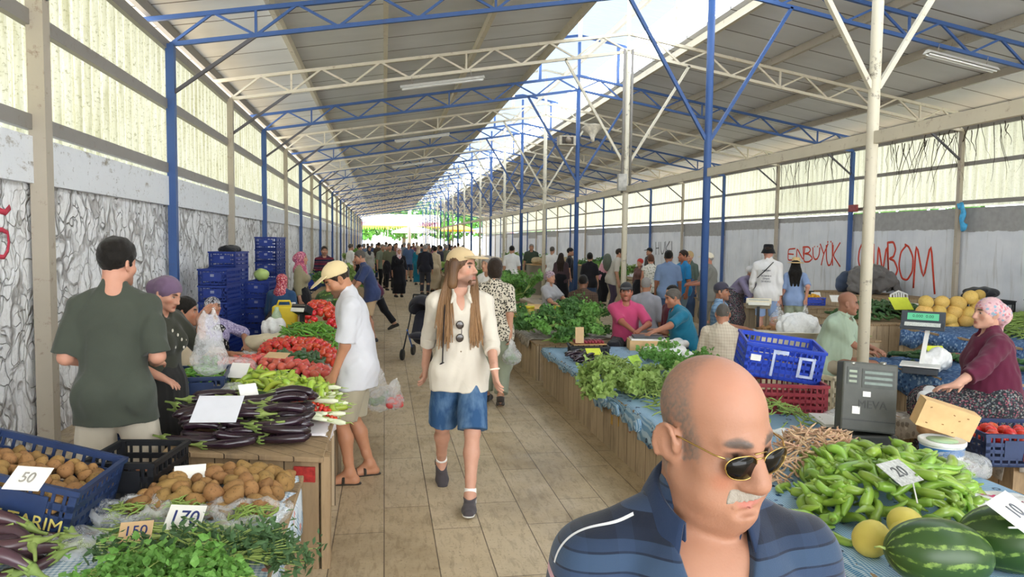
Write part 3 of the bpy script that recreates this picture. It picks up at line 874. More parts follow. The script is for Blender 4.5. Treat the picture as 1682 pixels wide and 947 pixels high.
class Person:
    def __init__(p, label, x, y, rz, H=1.73, z=0., fem=False, b=1.0, belly=0., res=.009, sit=None, lean=0., twist=0., bend=None, head=(0, 0, 0),
                 hand_l=None, hand_r=None, foot_l=None, foot_r=None, knee_l=None, knee_r=None, elb_l=None, elb_r=None, pn_l=None, pn_r=None, fd_l=None, fd_r=None,
                 curl_l=.35, curl_r=.35, toe_l=0., toe_r=0., pitch_l=0, pitch_r=0, skin='tan', stubble=0., brow='#2a201a', group=None, category='person', seed=1, hipx=.09, side=0.):
        p.label, p.res, p.fem, p.b, p.s, p.seed = label, res, fem, b, H / 1.75, seed; p.sitz = sit
        s = p.s
        p.root = empty('person', (x, y, z), R(rz)); tag(p.root, label, category, group)
        p.skin = h2l(SKINS.get(skin, skin)); p.brow = h2l(brow); p.stub = stubble
        hz = (.915 * s) if sit is None else sit + .085
        p.P = V3(0, 0, hz)
        up = lambda a: V3(math.sin(R(side)), math.sin(R(a)) * math.cos(R(side)), math.cos(R(a)) * math.cos(R(side)))
        l0 = lean * .55 if bend is None else bend
        p.up1, p.up2 = up(l0), up(lean)
        p.W = p.P + p.up1 * .15 * s
        p.C = p.W + up((l0 + lean) / 2) * .20 * s
        p.S = p.C + p.up2 * .135 * s
        p.N = p.S + p.up2 * .05 * s
        tw = rotm(twist)
        p.fwd = tw @ unit(np.cross(p.up2, V3(1, 0, 0))); p.rt = tw @ V3(1, 0, 0)
        p.fwd0 = unit(np.cross(p.up1, V3(1, 0, 0))) if abs(p.up1[0]) < .9 else V3(0, 1, 0)
        sw = (.158 if fem else .178) * s * (1 + (b - 1) * .5)
        p.HR = rotm(*head); hup = p.HR @ V3(0, 0, 1)
        p.hs = s * (.97 if fem else 1.0)
        p.Hc = p.N + unit(p.up2 * .6 + V3(0, 0, .4)) * .055 * s + hup * .10 * s + p.HR @ V3(0, .022, 0) * s
        p.arm = {}; p.leg = {}; p.hand = {}; p.foot = {}
        for k, sg, h, e, pn, fd, cu in (('l', -1, hand_l, elb_l, pn_l, fd_l, curl_l), ('r', 1, hand_r, elb_r, pn_r, fd_r, curl_r)):
            sh = p.S + p.rt * sg * sw + p.up2 * -.03 * s
            w = (sh + p.rt * sg * .07 * s + V3(0, .05, -.525) * s) if h is None else V3(h)
            hint = (p.rt * sg * .5 - p.fwd * 1.0 + V3(0, 0, -.2)) if e is None else V3(e)
            el, w = ik(sh, w, .285 * s, .25 * s, hint)
            d = unit(w - el) if fd is None else unit(V3(fd))
            n = (unit(-p.rt * sg + p.fwd * -.25) if h is None else unit(V3(0, 0, -1))) if pn is None else unit(V3(pn))
            n = unit(n - d * (n @ d))
            if np.linalg.norm(n) < .5: n = unit(np.cross(d, V3(1, 0, 0)))
            p.arm[k] = (sh, el, w); p.hand[k] = (d, n, cu)
        for k, sg, f, kn, toe, pit in (('l', -1, foot_l, knee_l, toe_l, pitch_l), ('r', 1, foot_r, knee_r, toe_r, pitch_r)):
            hp = p.P + V3(sg * hipx * s * (1 + (b - 1) * .4), 0, -.02 * s)
            if f is None: f = (sg * .105 * s, -.02, .085 * s) if sit is None else (sg * .14 * s, .42 * s, .085 * s)
            kneel, an = ik(hp, f, .425 * s, .41 * s, (sg * .12, 1, .25) if kn is None else kn)
            p.leg[k] = (hp, kneel, an); p.foot[k] = (rotm(-sg * -8 + toe, pit) @ V3(0, 1, 0), rotm(-sg * -8 + toe, pit) @ V3(0, 0, 1))

    # ----- geometry recipes, shared by body and clothes (e = ease)
    def torso(p, S, e=0., hem=None, belly=0., lo=False, bust=True):
        s, b, f = p.s, p.b, p.fwd
        w = .128 if p.fem else .138; cx = .142 if p.fem else .158
        S.cone(p.C + p.up2 * .03 * s, p.W, cx * s * b + e, w * s * b + e, .05, ax=f, fl=.70 + belly * .4)
        S.cone(p.W, p.P, w * s * b + e, (.155 if p.fem else .15) * s * b + e, .05, ax=p.fwd0, fl=.74 + belly * .5)
        for sg, k in ((-1, 'l'), (1, 'r')):
            sh = p.arm[k][0]
            S.cone(p.C + p.rt * sg * .07 * s, sh - p.rt * sg * .025 * s - p.up2 * .005, .092 * s * b + e, .052 * s + e * .7, .05, ax=f, fl=.9)
            S.cone(p.N + p.up2 * .015 * s - f * .01 * s, sh, .046 * s + e * .6, .047 * s + e * .6, .03)
        if belly: S.ell(p.W + p.fwd0 * .07 * s * b + p.up1 * -.01, (.13 * s * b + e, (.06 + .11 * belly) * b + e, .15 * s + e), None, .08)
        if p.fem and bust:
            for sg in (-1, 1): S.ell(p.C + p.rt * sg * .07 * s + f * (.088 * s * b + .012) + p.up2 * -.025 * s, (.062 * s * b + e, .052 * s * b + e, .065 * s * b + e), None, .05)
    def limb(p, S, k, upto, e=0., arm=True, flare=0., k_=.02):
        """upto: 0..2 along both bones"""
        a, m, z = (p.arm if arm else p.leg)[k]; s = p.s; b = 1 + (p.b - 1) * .6
        if arm: rr = [.052 * s * b, .042 * s * b, .041 * s * b, .027 * s]
        else: rr = [.088 * s * b, .058 * s * b, .055 * s * b, .037 * s]
        q = min(upto, 1.0); end = a + (m - a) * q
        r1 = rr[0] + (rr[1] - rr[0]) * q
        cl = None if upto >= 1 else [(end, unit(m - a))]
        S.cone(a, end + (unit(m - a) * .05 if cl else 0), rr[0] + e, r1 + e + flare, k_, clip=cl)
        if upto > 1:
            q = min(upto - 1, 1.0); end = m + (z - m) * q
            if not arm:  # calf muscle
                c = m + (z - m) * .3 - unit(np.cross(np.cross(z - m, V3(0, 1, 0)), z - m) + 1e-9) * 0.0
            r1 = rr[2] + (rr[3] - rr[2]) * q
            cl = None if upto >= 2 else [(end, unit(z - m))]
            if arm or e > .006: S.cone(m, end + (unit(z - m) * .05 if cl else 0), rr[2] + e, r1 + e + flare, k_, clip=cl)
            else:
                back = unit(np.cross(unit(z - m), np.cross(V3(0, -1, 0), unit(z - m)))); mid = m + (z - m) * .33 + back * .012 * s
                S.cone(m, mid, .050 * s * b, .056 * s * b, k_); S.cone(mid, m + (z - m) * .75, .056 * s * b, .037 * s * b, k_); S.cone(m + (z - m) * .75, z, .037 * s * b, .036 * s, k_)
        return S
    def feet(p, S, k, e=0., bare=True):
        an = p.leg[k][2]; d, u = p.foot[k]; s = p.s; sole = an - u * .055 * s
        heel = sole - d * .035 * s; ball = sole + d * .115 * s - u * .004; toe = sole + d * .165 * s - u * .008
        S.cone(an, heel, .036 * s + e, .031 * s + e, .03); S.cone(an + d * .02, ball, .034 * s + e, .027 * s + e, .03)
        r = np.cross(d, u)
        S.cone(heel, ball + r * .018 * s, .029 * s + e, .024 * s + e, .02); S.cone(heel, ball - r * .018 * s, .029 * s + e, .024 * s + e, .02)
        if bare:
            for i, (o, l) in enumerate(((-.028, .155), (-.012, .175), (.004, .17), (.018, .162), (.032, .148))):
                o2 = o if k == 'r' else -o
                S.cone(sole + d * .10 * s + r * o2 * .8 * s - u * .01, sole + d * l * s + r * o2 * s - u * .018 * s, .013 * s + e, .0095 * s + e, .006)
        else:
            S.cone(ball - r * .014 * s, toe - r * .010 * s, .025 * s + e, .021 * s + e, .02); S.cone(ball + r * .014 * s, toe + r * .010 * s, .025 * s + e, .021 * s + e, .02)
        S.cut_floor = True
    def hands(p, S, k, e=0.):
        w = p.arm[k][2]; d, n, cu = p.hand[k]; s = p.s * (.93 if p.fem else 1.0); t = np.cross(d, n) * (1 if k == 'r' else -1)
        S.cone(w - d * .02, w + d * .02 * s, .027 * s, .024 * s, .02, ax=n, fl=.75)
        for i in range(4):
            kn = w + d * (.088 - .004 * abs(i - 1)) * s + t * (1.45 - i) * .0205 * s
            S.cone(w + d * .015 * s + t * (1.5 - i) * .010 * s, kn, .0165 * s, .0125 * s, .012)
            L = (.070, .078, .073, .057)[i] * s; q = kn; ang = cu * (.5 + .12 * i); dd = d
            for j, fr in enumerate((.46, .30, .24)):
                a = ang * (1.0 if j else .75) + .05; dd = unit(dd * math.cos(a) + n * math.sin(a) + t * ((1.5 - i) * .06 if j == 0 else 0))
                n2 = q + dd * L * fr
                S.cone(q, n2, (.0102 - .001 * j) * s, (.0094 - .001 * j) * s, .004); q = n2
                n_ = unit(n - dd * (n @ dd))
        q = w + d * .022 * s + t * .022 * s; dd = unit(d * .62 + t * .62 + n * .35)
        m1 = q + dd * .040 * s; d2 = unit(d * .85 + t * .3 + n * (.3 + .3 * cu)); m2 = m1 + d2 * .032 * s; m3 = m2 + unit(d2 + n * .2) * .026 * s
        S.cone(w + d * .012, m1, .018 * s, .0135 * s, .012); S.cone(m1, m2, .0122 * s, .011 * s, .006); S.cone(m2, m3, .011 * s, .0085 * s, .006)
    def hp(p, *a): return p.Hc + p.HR @ (V3(*a) * p.hs)
    def face(p, S, jaw=1.0, nose=1.0, detail=True, chub=0.):
        h, s, M = p.hp, p.hs, p.HR
        S.ell(h(0, -.014, .036), (.076 * s, .097 * s, .086 * s), M, .03)
        S.ell(h(0, .026, -.035), ((.061 + .008 * chub) * s, .064 * s, .082 * s), M, .03)
        for g in (-1, 1):
            S.cone(h(0, .070, -.096), h(g * (.050 + .006 * chub), .006, -.062), .021 * s * jaw, .024 * s * jaw, .03)
            S.ell(h(g * .043, .052, -.028), (.026 * s + .006 * chub, .026 * s, .022 * s), M, .025)
        S.ell(h(0, .077, -.098), (.022 * s, .018 * s, .018 * s), M, .02)
        if detail:
            for g in (-1, 1):
                S.cone(h(g * .012, .083, .020), h(g * .046, .065, .021), .010 * s, .007 * s, .014)
                S.ell(h(g * .032, .094, -.002), (.020 * s, .018 * s, .014 * s), M, .015, True)
                S.ell(h(g * .032, .0665, -.002), (.0145 * s,) * 3, M, .003)
                S.cone(h(g * .020, .079, .008), h(g * .044, .073, .006), .005 * s, .005 * s, .004)   # upper lid
                S.cone(h(g * .020, .078, -.011), h(g * .043, .071, -.010), .0045 * s, .0045 * s, .004)
                S.ell(h(g * .0125 * nose, .094, -.043), (.0095 * s * nose, .012 * s, .0085 * s), M, .008)
                S.ell(h(g * (.081 + .004 * chub), -.012, -.010), (.010 * s, .021 * s, .033 * s), M @ rotm(g * 24, 10), .006)
                S.ell(h(g * (.088 + .004 * chub), -.002, -.006), (.009 * s, .012 * s, .021 * s), M @ rotm(g * 24, 10), .004, True)
                if p.res < .005:
                    ep = lambda a_: h(g * (.090 + .005 * chub + .004 * math.cos(a_)), -.013 - .019 * math.cos(a_), -.008 + .031 * math.sin(a_))
                    for a_ in np.arange(-1.0, 2.9, .35): S.cone(ep(a_), ep(a_ + .35), .0042 * s, None, .003)
                    S.cone(h(g * .083, .008, -.002), h(g * .084, .007, -.016), .006 * s, .006 * s, .004)
                S.cone(h(g * .077, .0, -.032), h(g * .077, .001, -.040), .008 * s, .006 * s, .006)
            S.cone(h(0, .083, .010), h(0, .108, -.036), .0095 * s, .0125 * s * nose, .012)
            S.cone(h(0, .106, -.037), h(0, .090, -.048), .0125 * s * nose, .008 * s, .008)
            S.ell(h(0, .073, -.074), (.027 * s, .017 * s, .022 * s), M, .015)
            S.cone(h(-.019, .080, -.0695), h(.019, .080, -.0695), .0068 * s, None, .008); S.cone(h(-.006, .0875, -.067), h(.006, .0875, -.067), .0062 * s, None, .008)
            S.cone(h(-.016, .082, -.0815), h(.016, .082, -.0815), .0075 * s, None, .008)
            S.cone(h(-.022, .096, -.0755), h(.022, .096, -.0755), .0045 * s, None, .004, True)
            S.cone(h(-.018, .094, -.091), h(.018, .094, -.091), .006 * s, None, .010, True)
        else:
            S.cone(h(0, .083, .005), h(0, .104, -.036), .010 * s, .013 * s, .012)
            for g in (-1, 1): S.ell(h(g * .078, -.010, -.010), (.011 * s, .02 * s, .03 * s), M, .01); S.ell(h(g * .032, .094, .0), (.018 * s, .016 * s, .012 * s), M, .02, True)
            S.cone(h(-.018, .078, -.075), h(.018, .078, -.075), .009 * s, None, .01)
        S.cone(h(0, -.028, -.05), p.N - p.fwd * .012 * p.s, .053 * s * (1 + .18 * chub) * (.88 if p.fem else 1), .060 * p.s * (.88 if p.fem else 1), .03)
    def colours(p, lips='#b06a5c', eye='#2b1c14', extra=None):
        sk = np.array(p.skin)
        def fn(v):
            q = ((v - p.Hc) @ p.HR) / p.hs
            c = np.tile(sk, (len(v), 1)); x, y, z = np.abs(q[:, 0]), q[:, 1], q[:, 2]
            def put(w, colr):
                nonlocal c
                w = np.clip(w, 0, 1)[:, None]; c = c * (1 - w) + np.array(colr) * w
            headm = (z > -.14) & (y > -.2) & (z < .2)
            put(.55 * np.clip(1 - ((x - .05) / .02) ** 2 - ((z + .035) / .022) ** 2, 0, 1) * (y > .03), sk * np.array([1.08, .78, .72]))
            if p.stub: put(p.stub * headm * (y > -.01) * np.clip((-.045 - z + .4 * (y - .08)) / .018 + .3 * (x < .028) * (z < -.052), 0, 1) * (z > -.135), h2l('#463a34'))
            put((headm & (y > .06)) * np.clip(1.4 - ((x) / .024) ** 2 - ((z + .076) / .0105) ** 2, 0, 1), h2l(lips))
            put((headm & (y > .045)) * np.clip(2.0 - ((x - .031) / .021) ** 2 * 1.6 - ((z - .0245 + (x - .03) ** 2 * 6) / .0062) ** 2, 0, 1), p.brow)
            ey = (headm & (y > .055)) * np.clip(1.3 - ((x - .032) / .0135) ** 2 - ((z + .0015) / .0045) ** 2, 0, 1)
            put(ey * 2, (.5, .46, .43)); put((headm & (y > .06)) * np.clip(2 - ((x - .031) / .0058) ** 2 - ((z + .0005) / .0062) ** 2, 0, 1), h2l(eye))
            put((headm & (y > .055)) * np.clip(1.2 - ((x - .032) / .017) ** 2 - ((z - .0065) / .0022) ** 2, 0, 1), h2l('#3a2720'))
            if extra: c = extra(q, c)
            return c
        return fn
    def body(p, jaw=1.0, nose=1.0, belly=0., shoes=False, detail=None, chub=0., lips='#b06a5c', extra=None, ops=None):
        S = Shape(.02); det = (p.res <= .0125) if detail is None else detail
        p.torso(S, -.004, belly=belly)
        for k in 'lr':
            p.limb(S, k, 2, 0); p.limb(S, k, 2, 0, arm=False)
            if det: p.hands(S, k)
            else:
                w = p.arm[k][2]; d, n, cu = p.hand[k]; S.cone(w, w + d * .08 * p.s, .028 * p.s, .03 * p.s, ax=n, fl=.6); S.cone(w + d * .08 * p.s, w + d * .15 * p.s + n * cu * .05, .026 * p.s, .018 * p.s, ax=n, fl=.7)
                t = np.cross(d, n) * (1 if k == 'r' else -1); S.cone(w + d * .03, w + (d * .075 + t * .045) * p.s, .015 * p.s, .011 * p.s, .01)
            p.feet(S, k, -.004 if shoes else 0, bare=not shoes)
        p.face(S, jaw, nose, det, chub)
        if ops: ops(S, p)
        p.bodyobj = sdf_obj('body', S, p.res, M_SKIN, p.root, None, p.colours(lips, extra=extra), 0 if p.res > .006 else 1)
        return p
    def _fin(p, name, S, m, noise, label=None, h=None):
        o = sdf_obj(name, S, h or p.res, m, p.root, noise)
        if label: o['label'] = label
        return o
    def shirt(p, m, sleeve=.75, hem=.16, e=.014, belly=0., name='shirt', fold=.004, label=None, loose=.0, collar=True, vneck=0., vw=.052, scoop=.0, flare=.012):
        S = Shape(.03); s = p.s; p.torso(S, e, belly=belly)
        lo = p.P - p.up1 * (hem - .0) * s if hem > 0 else p.P - p.up1 * hem * s
        if hem > -.1:
            S.cone(p.W + p.up1 * .03, p.P - p.up1 * (hem + .05) * s, .142 * s * p.b + e + loose, (.152 if not p.fem else .158) * s * p.b + e + .008 + loose, .05, ax=p.fwd0, fl=.74 + belly * .45)
        if hem > 0:
            for k in 'lr':
                hp = p.leg[k][0]; S.ell(hp - p.fwd0 * .045 * s, (.085 * s * p.b + .026, .08 * s * p.b + .026, .12 * s), None, .05)
                if p.sitz is None: S.cone(hp, hp + (p.leg[k][1] - hp) * .45, .088 * s * p.b + e + .022, .08 * s * p.b + e + .02, .06)
        for k in 'lr':
            if sleeve > 0: p.limb(S, k, sleeve, e * .8 + .002, True, flare if sleeve <= 1.05 else .004, .03)
        S.cut(lo, -p.up1)
        # neck band and opening
        S.cone(p.N - p.up2 * .03 * s, p.N + p.up2 * .046 * s + p.fwd * .008 * s, (.068 + scoop) * s + e * .3, (.061 + scoop) * s + e * .3, .02)
        nb = p.N + p.fwd * .045 * s
        S.cone(p.N + p.fwd * .06 * s + p.up2 * .01 * s, p.N + p.fwd * .075 * s + p.up2 * .16 * s, .05 * s, .07 * s, .006, sub=True)
        S.cone(p.N + p.fwd * .008 * s + p.up2 * .052 * s, p.N + p.up2 * .17 * s + p.fwd * .02, (.057 + scoop) * s, (.085 + scoop) * s, .006, sub=True)
        if vneck: S.cone(p.N + p.fwd * .09 * s, p.N + p.fwd * .150 * s - p.up2 * vneck * s, vw * s, .016 * s, .008, sub=True)
        return p._fin(name, S, m, (fold, 34, p.seed + 3, (1.0, 1.0, .55)) if fold else None, label)
    def trousers(p, m, upto=1.95, e=.012, name='trousers', fold=.004, waist=.07, label=None, flare=.012, belly=0.):
        S = Shape(.03); s = p.s
        S.cone(p.W, p.P - p.up1 * .03 * s, .136 * s * p.b + e, (.158 if p.fem else .152) * s * p.b + e, .05, ax=p.fwd0, fl=.74 + belly * .4)
        for k in 'lr':
            hp = p.leg[k][0]; S.ell(hp - p.fwd0 * .045 * s + V3(0, 0, .0), (.085 * s * p.b, .08 * s * p.b, .10 * s), None, .05)
            p.limb(S, k, upto, e, False, flare, .035)
        S.cut(p.P + p.up1 * waist * s, p.up1)
        return p._fin(name, S, m, (fold, 30, p.seed + 9, (1, 1, .6)) if fold else None, label)
    def skirt(p, m, zlo=.12, e=.02, w=.25, name='skirt', fold=.006, label=None, top=None):
        S = Shape(.04); s = p.s
        kl, kr = p.leg['l'][1], p.leg['r'][1]; al, ar = p.leg['l'][2], p.leg['r'][2]
        S.cone(p.W, p.P, .136 * s * p.b + e, .165 * s * p.b + e, .05, ax=p.fwd0, fl=.8)
        for k in 'lr':
            hp, kn, an = p.leg[k]
            S.cone(hp, kn, .105 * s * p.b + e, .085 * s + e, .10); S.cone(kn, V3(kn[0] * .4 + an[0] * .6, kn[1] * .4 + an[1] * .6, zlo - .03), .08 * s + e, w * .48, .10)
        mk = (kl + kr) / 2; ma = (al + ar) / 2; mh = (p.leg['l'][0] + p.leg['r'][0]) / 2
        S.cone(mh, mk, .11 * s + e, .09 * s + e, .10); S.cone(mk, V3(mk[0] * .4 + ma[0] * .6, mk[1] * .4 + ma[1] * .6, zlo - .03), .085 * s + e, w * .55, .10, ax=V3(0, 1, 0), fl=.8)
        S.cut(V3(0, 0, zlo), (0, 0, -1))
        S.cut(p.W + p.up1 * .04 * s, p.up1)
        return p._fin(name, S, m, (fold, 30, p.seed + 5, (1.4, 1.4, .25)), label)
    def shoes(p, m, sole=None, e=.008, name='shoe', label=None, h=None):
        for k in 'lr':
            S = Shape(.02); p.feet(S, k, e, bare=False); an = p.leg[k][2]; u = p.foot[k][1]
            S.cut(an + u * -.005, u)
            S.cut(an - u * .083 * p.s, -u)
            o = sdf_obj(name, S, h or min(p.res, .009), m, p.root)
            if label: o['label'] = label
            if sole:
                d = p.foot[k][0]; S = Shape(.02); c = an - u * .076 * p.s
                S.cone(c - d * .03 * p.s, c + d * .155 * p.s, .034 * p.s + e, .036 * p.s + e, .01, ax=u, fl=.32)
                sdf_obj('sole', S, h or min(p.res, .009), sole, o)
        return p
    def sandals(p, m):
        for k in 'lr':
            an = p.leg[k][2]; d, u = p.foot[k]; r = np.cross(d, u); c = an - u * .082 * p.s
            S = Shape(.01); S.cone(c - d * .05 * p.s, c + d * .165 * p.s, .038 * p.s, .044 * p.s, .01, ax=u, fl=.24)
            o = sdf_obj('sandal', S, min(p.res, .008), m, p.root)
            for q in (.05, .12):
                mb = MB(); pts = [c + d * q * p.s + r * math.cos(a) * .046 * p.s + u * (.012 + math.sin(a) * (.075 - q * .25) * p.s) for a in np.linspace(0, PI, 9)]
                mb.tube(pts, .012, 6, flat=.3); mb.build('strap', m, o)
        return p
    def hair(p, m, grow=.008, front=.060, nape=-.088, name='hair', extra=None, noise=(.0045, 110, 4), label=None, side=-.003, top=0.0):
        h, s, M = p.hp, p.hs, p.HR; S = Shape(.012)
        a = V3(0, .088, front); bb = V3(0, -.075, nape); dv = bb - a; n = unit(np.cross(V3(1, 0, 0), dv)); n = n if n[1] > 0 else -n
        cl = [(h(*a), M @ n)]
        S.ell(h(0, -.014, .036 + top * .5), ((.076 + grow + side) * s, (.097 + grow) * s, (.086 + grow + top) * s), M, .01, clip=cl)
        S.ell(h(0, .092, -.006), (.088 * s, .058 * s, .066 * s), M, .006, True)
        for g in (-1, 1): S.cone(h(g * .074, .016, .035), h(g * .0745, .014, -.012), .012 * s, .006 * s, .012)
        if extra: extra(S, h, s, M)
        return p._fin(name, S, m, noise, label, min(p.res, .008))
    def long_hair(p, m, length=.35, name='hair', back=True, w=.075):
        h, s, M = p.hp, p.hs, p.HR; S = Shape(.02); n = unit(M @ V3(0, 1, -.55))
        S.ell(h(0, -.016, .038), (.086 * s, .106 * s, .096 * s), M, .01, clip=[(h(0, .085, .05), M @ unit(V3(0, .9, -.42)))])
        for x in (-.05, 0, .05):
            S.cone(h(x, -.085, .02), h(x * 1.5, -.10, -.06) + V3(0, -.02, -length * .3), .035 * s, w * .7, .03); S.cone(h(x * 1.5, -.10, -.06) + V3(0, -.02, -length * .3), h(x * 1.3, -.10, -.08) + V3(0, -.03, -length), w * .65, .02, .03)
        return p._fin(name, S, m, (.006, 60, 4, (2, 2, .2)), None)
    def scarf(p, m, drape=True, bun=0., name='headscarf', low=-.2, label=None, tail=0.):
        h, s, M = p.hp, p.hs, p.HR; S = Shape(.03)
        S.ell(h(0, -.018, .030), (.094 * s, .106 * s, .097 * s), M, .02)
        if drape:
            S.ell(h(0, .0, -.045), (.088 * s, .082 * s, .085 * s), M, .03)
            S.cone(h(0, -.02, -.08), p.N - p.up2 * .03 + p.fwd * .01, .07 * s, .10 * s, .03)
            S.cone(h(0, .02, -.13), p.C + p.fwd * .10 * p.s + p.up2 * .02, .06 * s, .07, .04, ax=p.fwd, fl=.5)
            S.cone(h(0, -.06, -.06), p.S - p.fwd * .07, .07 * s, .10, .04, ax=p.fwd, fl=.6)
            S.ell(h(0, .085, -.028), (.056 * s, .06 * s, .088 * s), M, .012, True)
        else:
            n = unit(V3(0, .80, -.6)); S.cut(h(0, .095, .055), M @ n, .01)
        if bun: S.ell(h(0, -.115, -.01), (.06 * bun * s, .05 * bun * s, .06 * bun * s), M, .03)
        if tail: S.cone(h(.0, -.10, -.04), h(0.02, -.13, -.10 - tail), .035, .03, .03, ax=M @ V3(0, 1, 0), fl=.5)
        return p._fin(name, S, m, (.003, 50, 8), label, min(p.res, .009))
    def cap(p, m, name='cap', brim=.075, up=0., label=None, brimm=None, tilt=0., bw=.072):
        h, s, M = p.hp, p.hs, p.HR; S = Shape(.012)
        S.ell(h(0, -.012, .046), (.086 * s, .108 * s, .092 * s), M, .01, clip=[(h(0, .10, .048 + up), M @ unit(V3(0, .22, -1)))])
        S.ell(h(0, -.01, .139), (.008, .008, .006), M, .004)
        o = p._fin(name, S, m, None, label, min(p.res, .007))
        S = Shape(.01); c = h(0, .085, .058 + up)
        M2 = M @ rotm(0, -10 + tilt)
        S.ell(c + M2 @ V3(0, .02, 0), (bw * s, (.02 + brim) * s, .012 * s), M2, .01)
        S.ell(c + M2 @ V3(0, .02, -.012), (bw * .99 * s, (.018 + brim) * s, .012 * s), M2, .006, True)
        S.cut(h(0, .06, .05), M @ V3(0, -1, 0))
        sdf_obj('brim', S, min(p.res, .005), brimm or m, o)
        return o
    def brim_hat(p, m, r=.16, name='hat', band=None, droop=.15, crown=.09):
        h, s, M = p.hp, p.hs, p.HR; mb = MB()
        prof = [(r, -droop * r)] + ([(r * .8, -.006)] if droop < .2 else []) + [(.094, .0), (.092, crown * .6), (.082, crown * .92), (.055, crown), (.0, crown)]
        prof += []
        mb.lathe(prof, 28, (0, 0, 0), caps=False, sx=.9)
        o = mb.build(name, m, p.root); solid(o, .005, -1)
        mat = Matrix.Identity(4)
        for i in range(3):
            for j in range(3): mat[i][j] = M[i, j] * s
        c = h(0, -.012, .054); mat[0][3], mat[1][3], mat[2][3] = c
        o.matrix_local = mat
        if band: 
            b = MB().lathe([(.0955, .002), (.094, .028)], 28, (0, 0, 0), caps=False, sx=.9).build('hat_band', band, o)
        return o
    def eyes(p): return p
    def apron(p): return p

def faced(x, y, deg):
    """rotation so that 0 faces the photographer's spot, +90 the right hand side of the hall, 180 the far end"""
    return math.degrees(math.atan2(-y, -x)) + deg - 90
def pers(label, px, py, D, face, **kw):
    q = at_d(px, py, D); rz = faced(q.x, q.y, face); c, s_ = math.cos(R(rz)), math.sin(R(rz))
    z0 = kw.get('z', 0.)
    for k in ('hand_l', 'hand_r', 'foot_l', 'foot_r'):
        v = kw.get(k)
        if v is not None and v[0] == 'px':
            t = at_d(v[1], v[2], v[3]); dx, dy = t.x - q.x, t.y - q.y
            kw[k] = (dx * c + dy * s_, -dx * s_ + dy * c, t.z - z0)
    return Person(label, q.x, q.y, rz, **kw)
# ================================================================ people near the camera
HAIR_BLACK = cloth('#17130f', .3, .6, 300, .4, 'hair_black'); HAIR_DARK = cloth('#2d221a', .3, .6, 300, .4, 'hair_dark'); HAIR_GREY = cloth('#8a8580', .25, .7, 300, .4, 'hair_grey')
HAIR_SALT = cloth('#5a544e', .3, .7, 300, .4, 'hair_salt')
GOLD = plain('#b79a5e', .25, .05, metal=1); LENS = plain('#0d0c0b', .12, .0, spec=.25)
DARKRUB = plain('#2a2724', .7)

# --- foreground: bald man in a striped navy polo
def polo_mat():
    t = NT('navy_striped_jersey'); v = t.coord(); s = t.sep(v)
    n = t.math('ADD', s[2], t.math('MULTIPLY', t.noise(v, 5, 2), .012))
    f = t.math('FRACT', t.math('DIVIDE', t.math('ADD', n, 4.02), .118))
    c = t.ramp(f, [(0, h2l('#151c2c')), (.16, h2l('#2b3b55')), (.30, h2l('#1b2538')), (.33, h2l('#2e3f5a')), (.47, h2l('#1b2538')), (.50, h2l('#33465f')), (.70, h2l('#192234')), (.73, h2l('#27364e')), (.86, h2l('#171f30'))], 'CONSTANT')
    xx = t.math('FRACT', t.math('DIVIDE', t.math('ADD', s[0], 3.03), .075))
    c = t.mix(t.math('MULTIPLY', t.math('LESS_THAN', xx, .35), .10), c, h2l('#3a4f70'))
    ax = t.math('ABSOLUTE', s[0])
    # two sleeve stripes that belong to the cloth
    st = lambda lo, hi: t.math('MULTIPLY', t.math('GREATER_THAN', ax, lo), t.math('LESS_THAN', ax, hi))
    slope_ = t.math('ADD', ax, t.math('MULTIPLY', t.math('SUBTRACT', s[2], 1.36), -.55))
    w1 = t.math('MULTIPLY', t.math('MULTIPLY', t.math('GREATER_THAN', s[1], .022), t.math('LESS_THAN', s[1], .0275)), t.math('MULTIPLY', t.math('GREATER_THAN', s[2], 1.34), t.math('GREATER_THAN', s[0], .115))); w2 = t.math('MULTIPLY', t.math('GREATER_THAN', slope_, .265), t.math('LESS_THAN', slope_, .273))
    c = t.mix(w1, c, h2l('#d9dbe0')); c = t.mix(w2, c, h2l('#c69aa5'))
    return t.bsdf(c, .8, 0, t.bump(t.math('ADD', t.noise(v, 500, 2), t.noise(v, 12, 4)), .12, .01), spec=.2, sheen=.2)
p = pers('bald man in navy striped polo and gold sunglasses, closest to the camera', 1150, 700, 1.20, 20, H=1.70, b=1.08, belly=.25, res=.0045, head=(22, -12, 3), skin='#a87b64', brow='#5a4e47',
         hand_l=None, seed=11)
def wrinkles(S, p):
    h, s, M = p.hp, p.hs, p.HR
    for g in (-1, 1):
        S.cone(h(g * .024, .094, -.044), h(g * .036, .080, -.074), .0032 * s, .003 * s, .006, True)
        S.ell(h(g * .048, .045, -.075), (.026 * s, .03 * s, .028 * s), M, .03)
        S.cone(h(g * .026, .083, -.078), h(g * .027, .076, -.092), .003 * s, .002, .006, True)
        S.cone(h(g * .047, .02, -.108), h(0, .055, -.116), .022 * s, .02 * s, .03)
    S.ell(h(0, .03, -.125), (.045 * s, .04 * s, .026 * s), M, .03)
    S.cone(h(-.03, .088, .048), h(.03, .088, .048), .0025, .0025, .006, True)
    S.cone(h(0, .08, .008), h(0, .106, -.036), .010 * s, .0150 * s, .012)
    for g in (-1, 1): S.ell(h(g * .0155, .093, -.042), (.0105 * s, .012 * s, .0095 * s), M, .008)
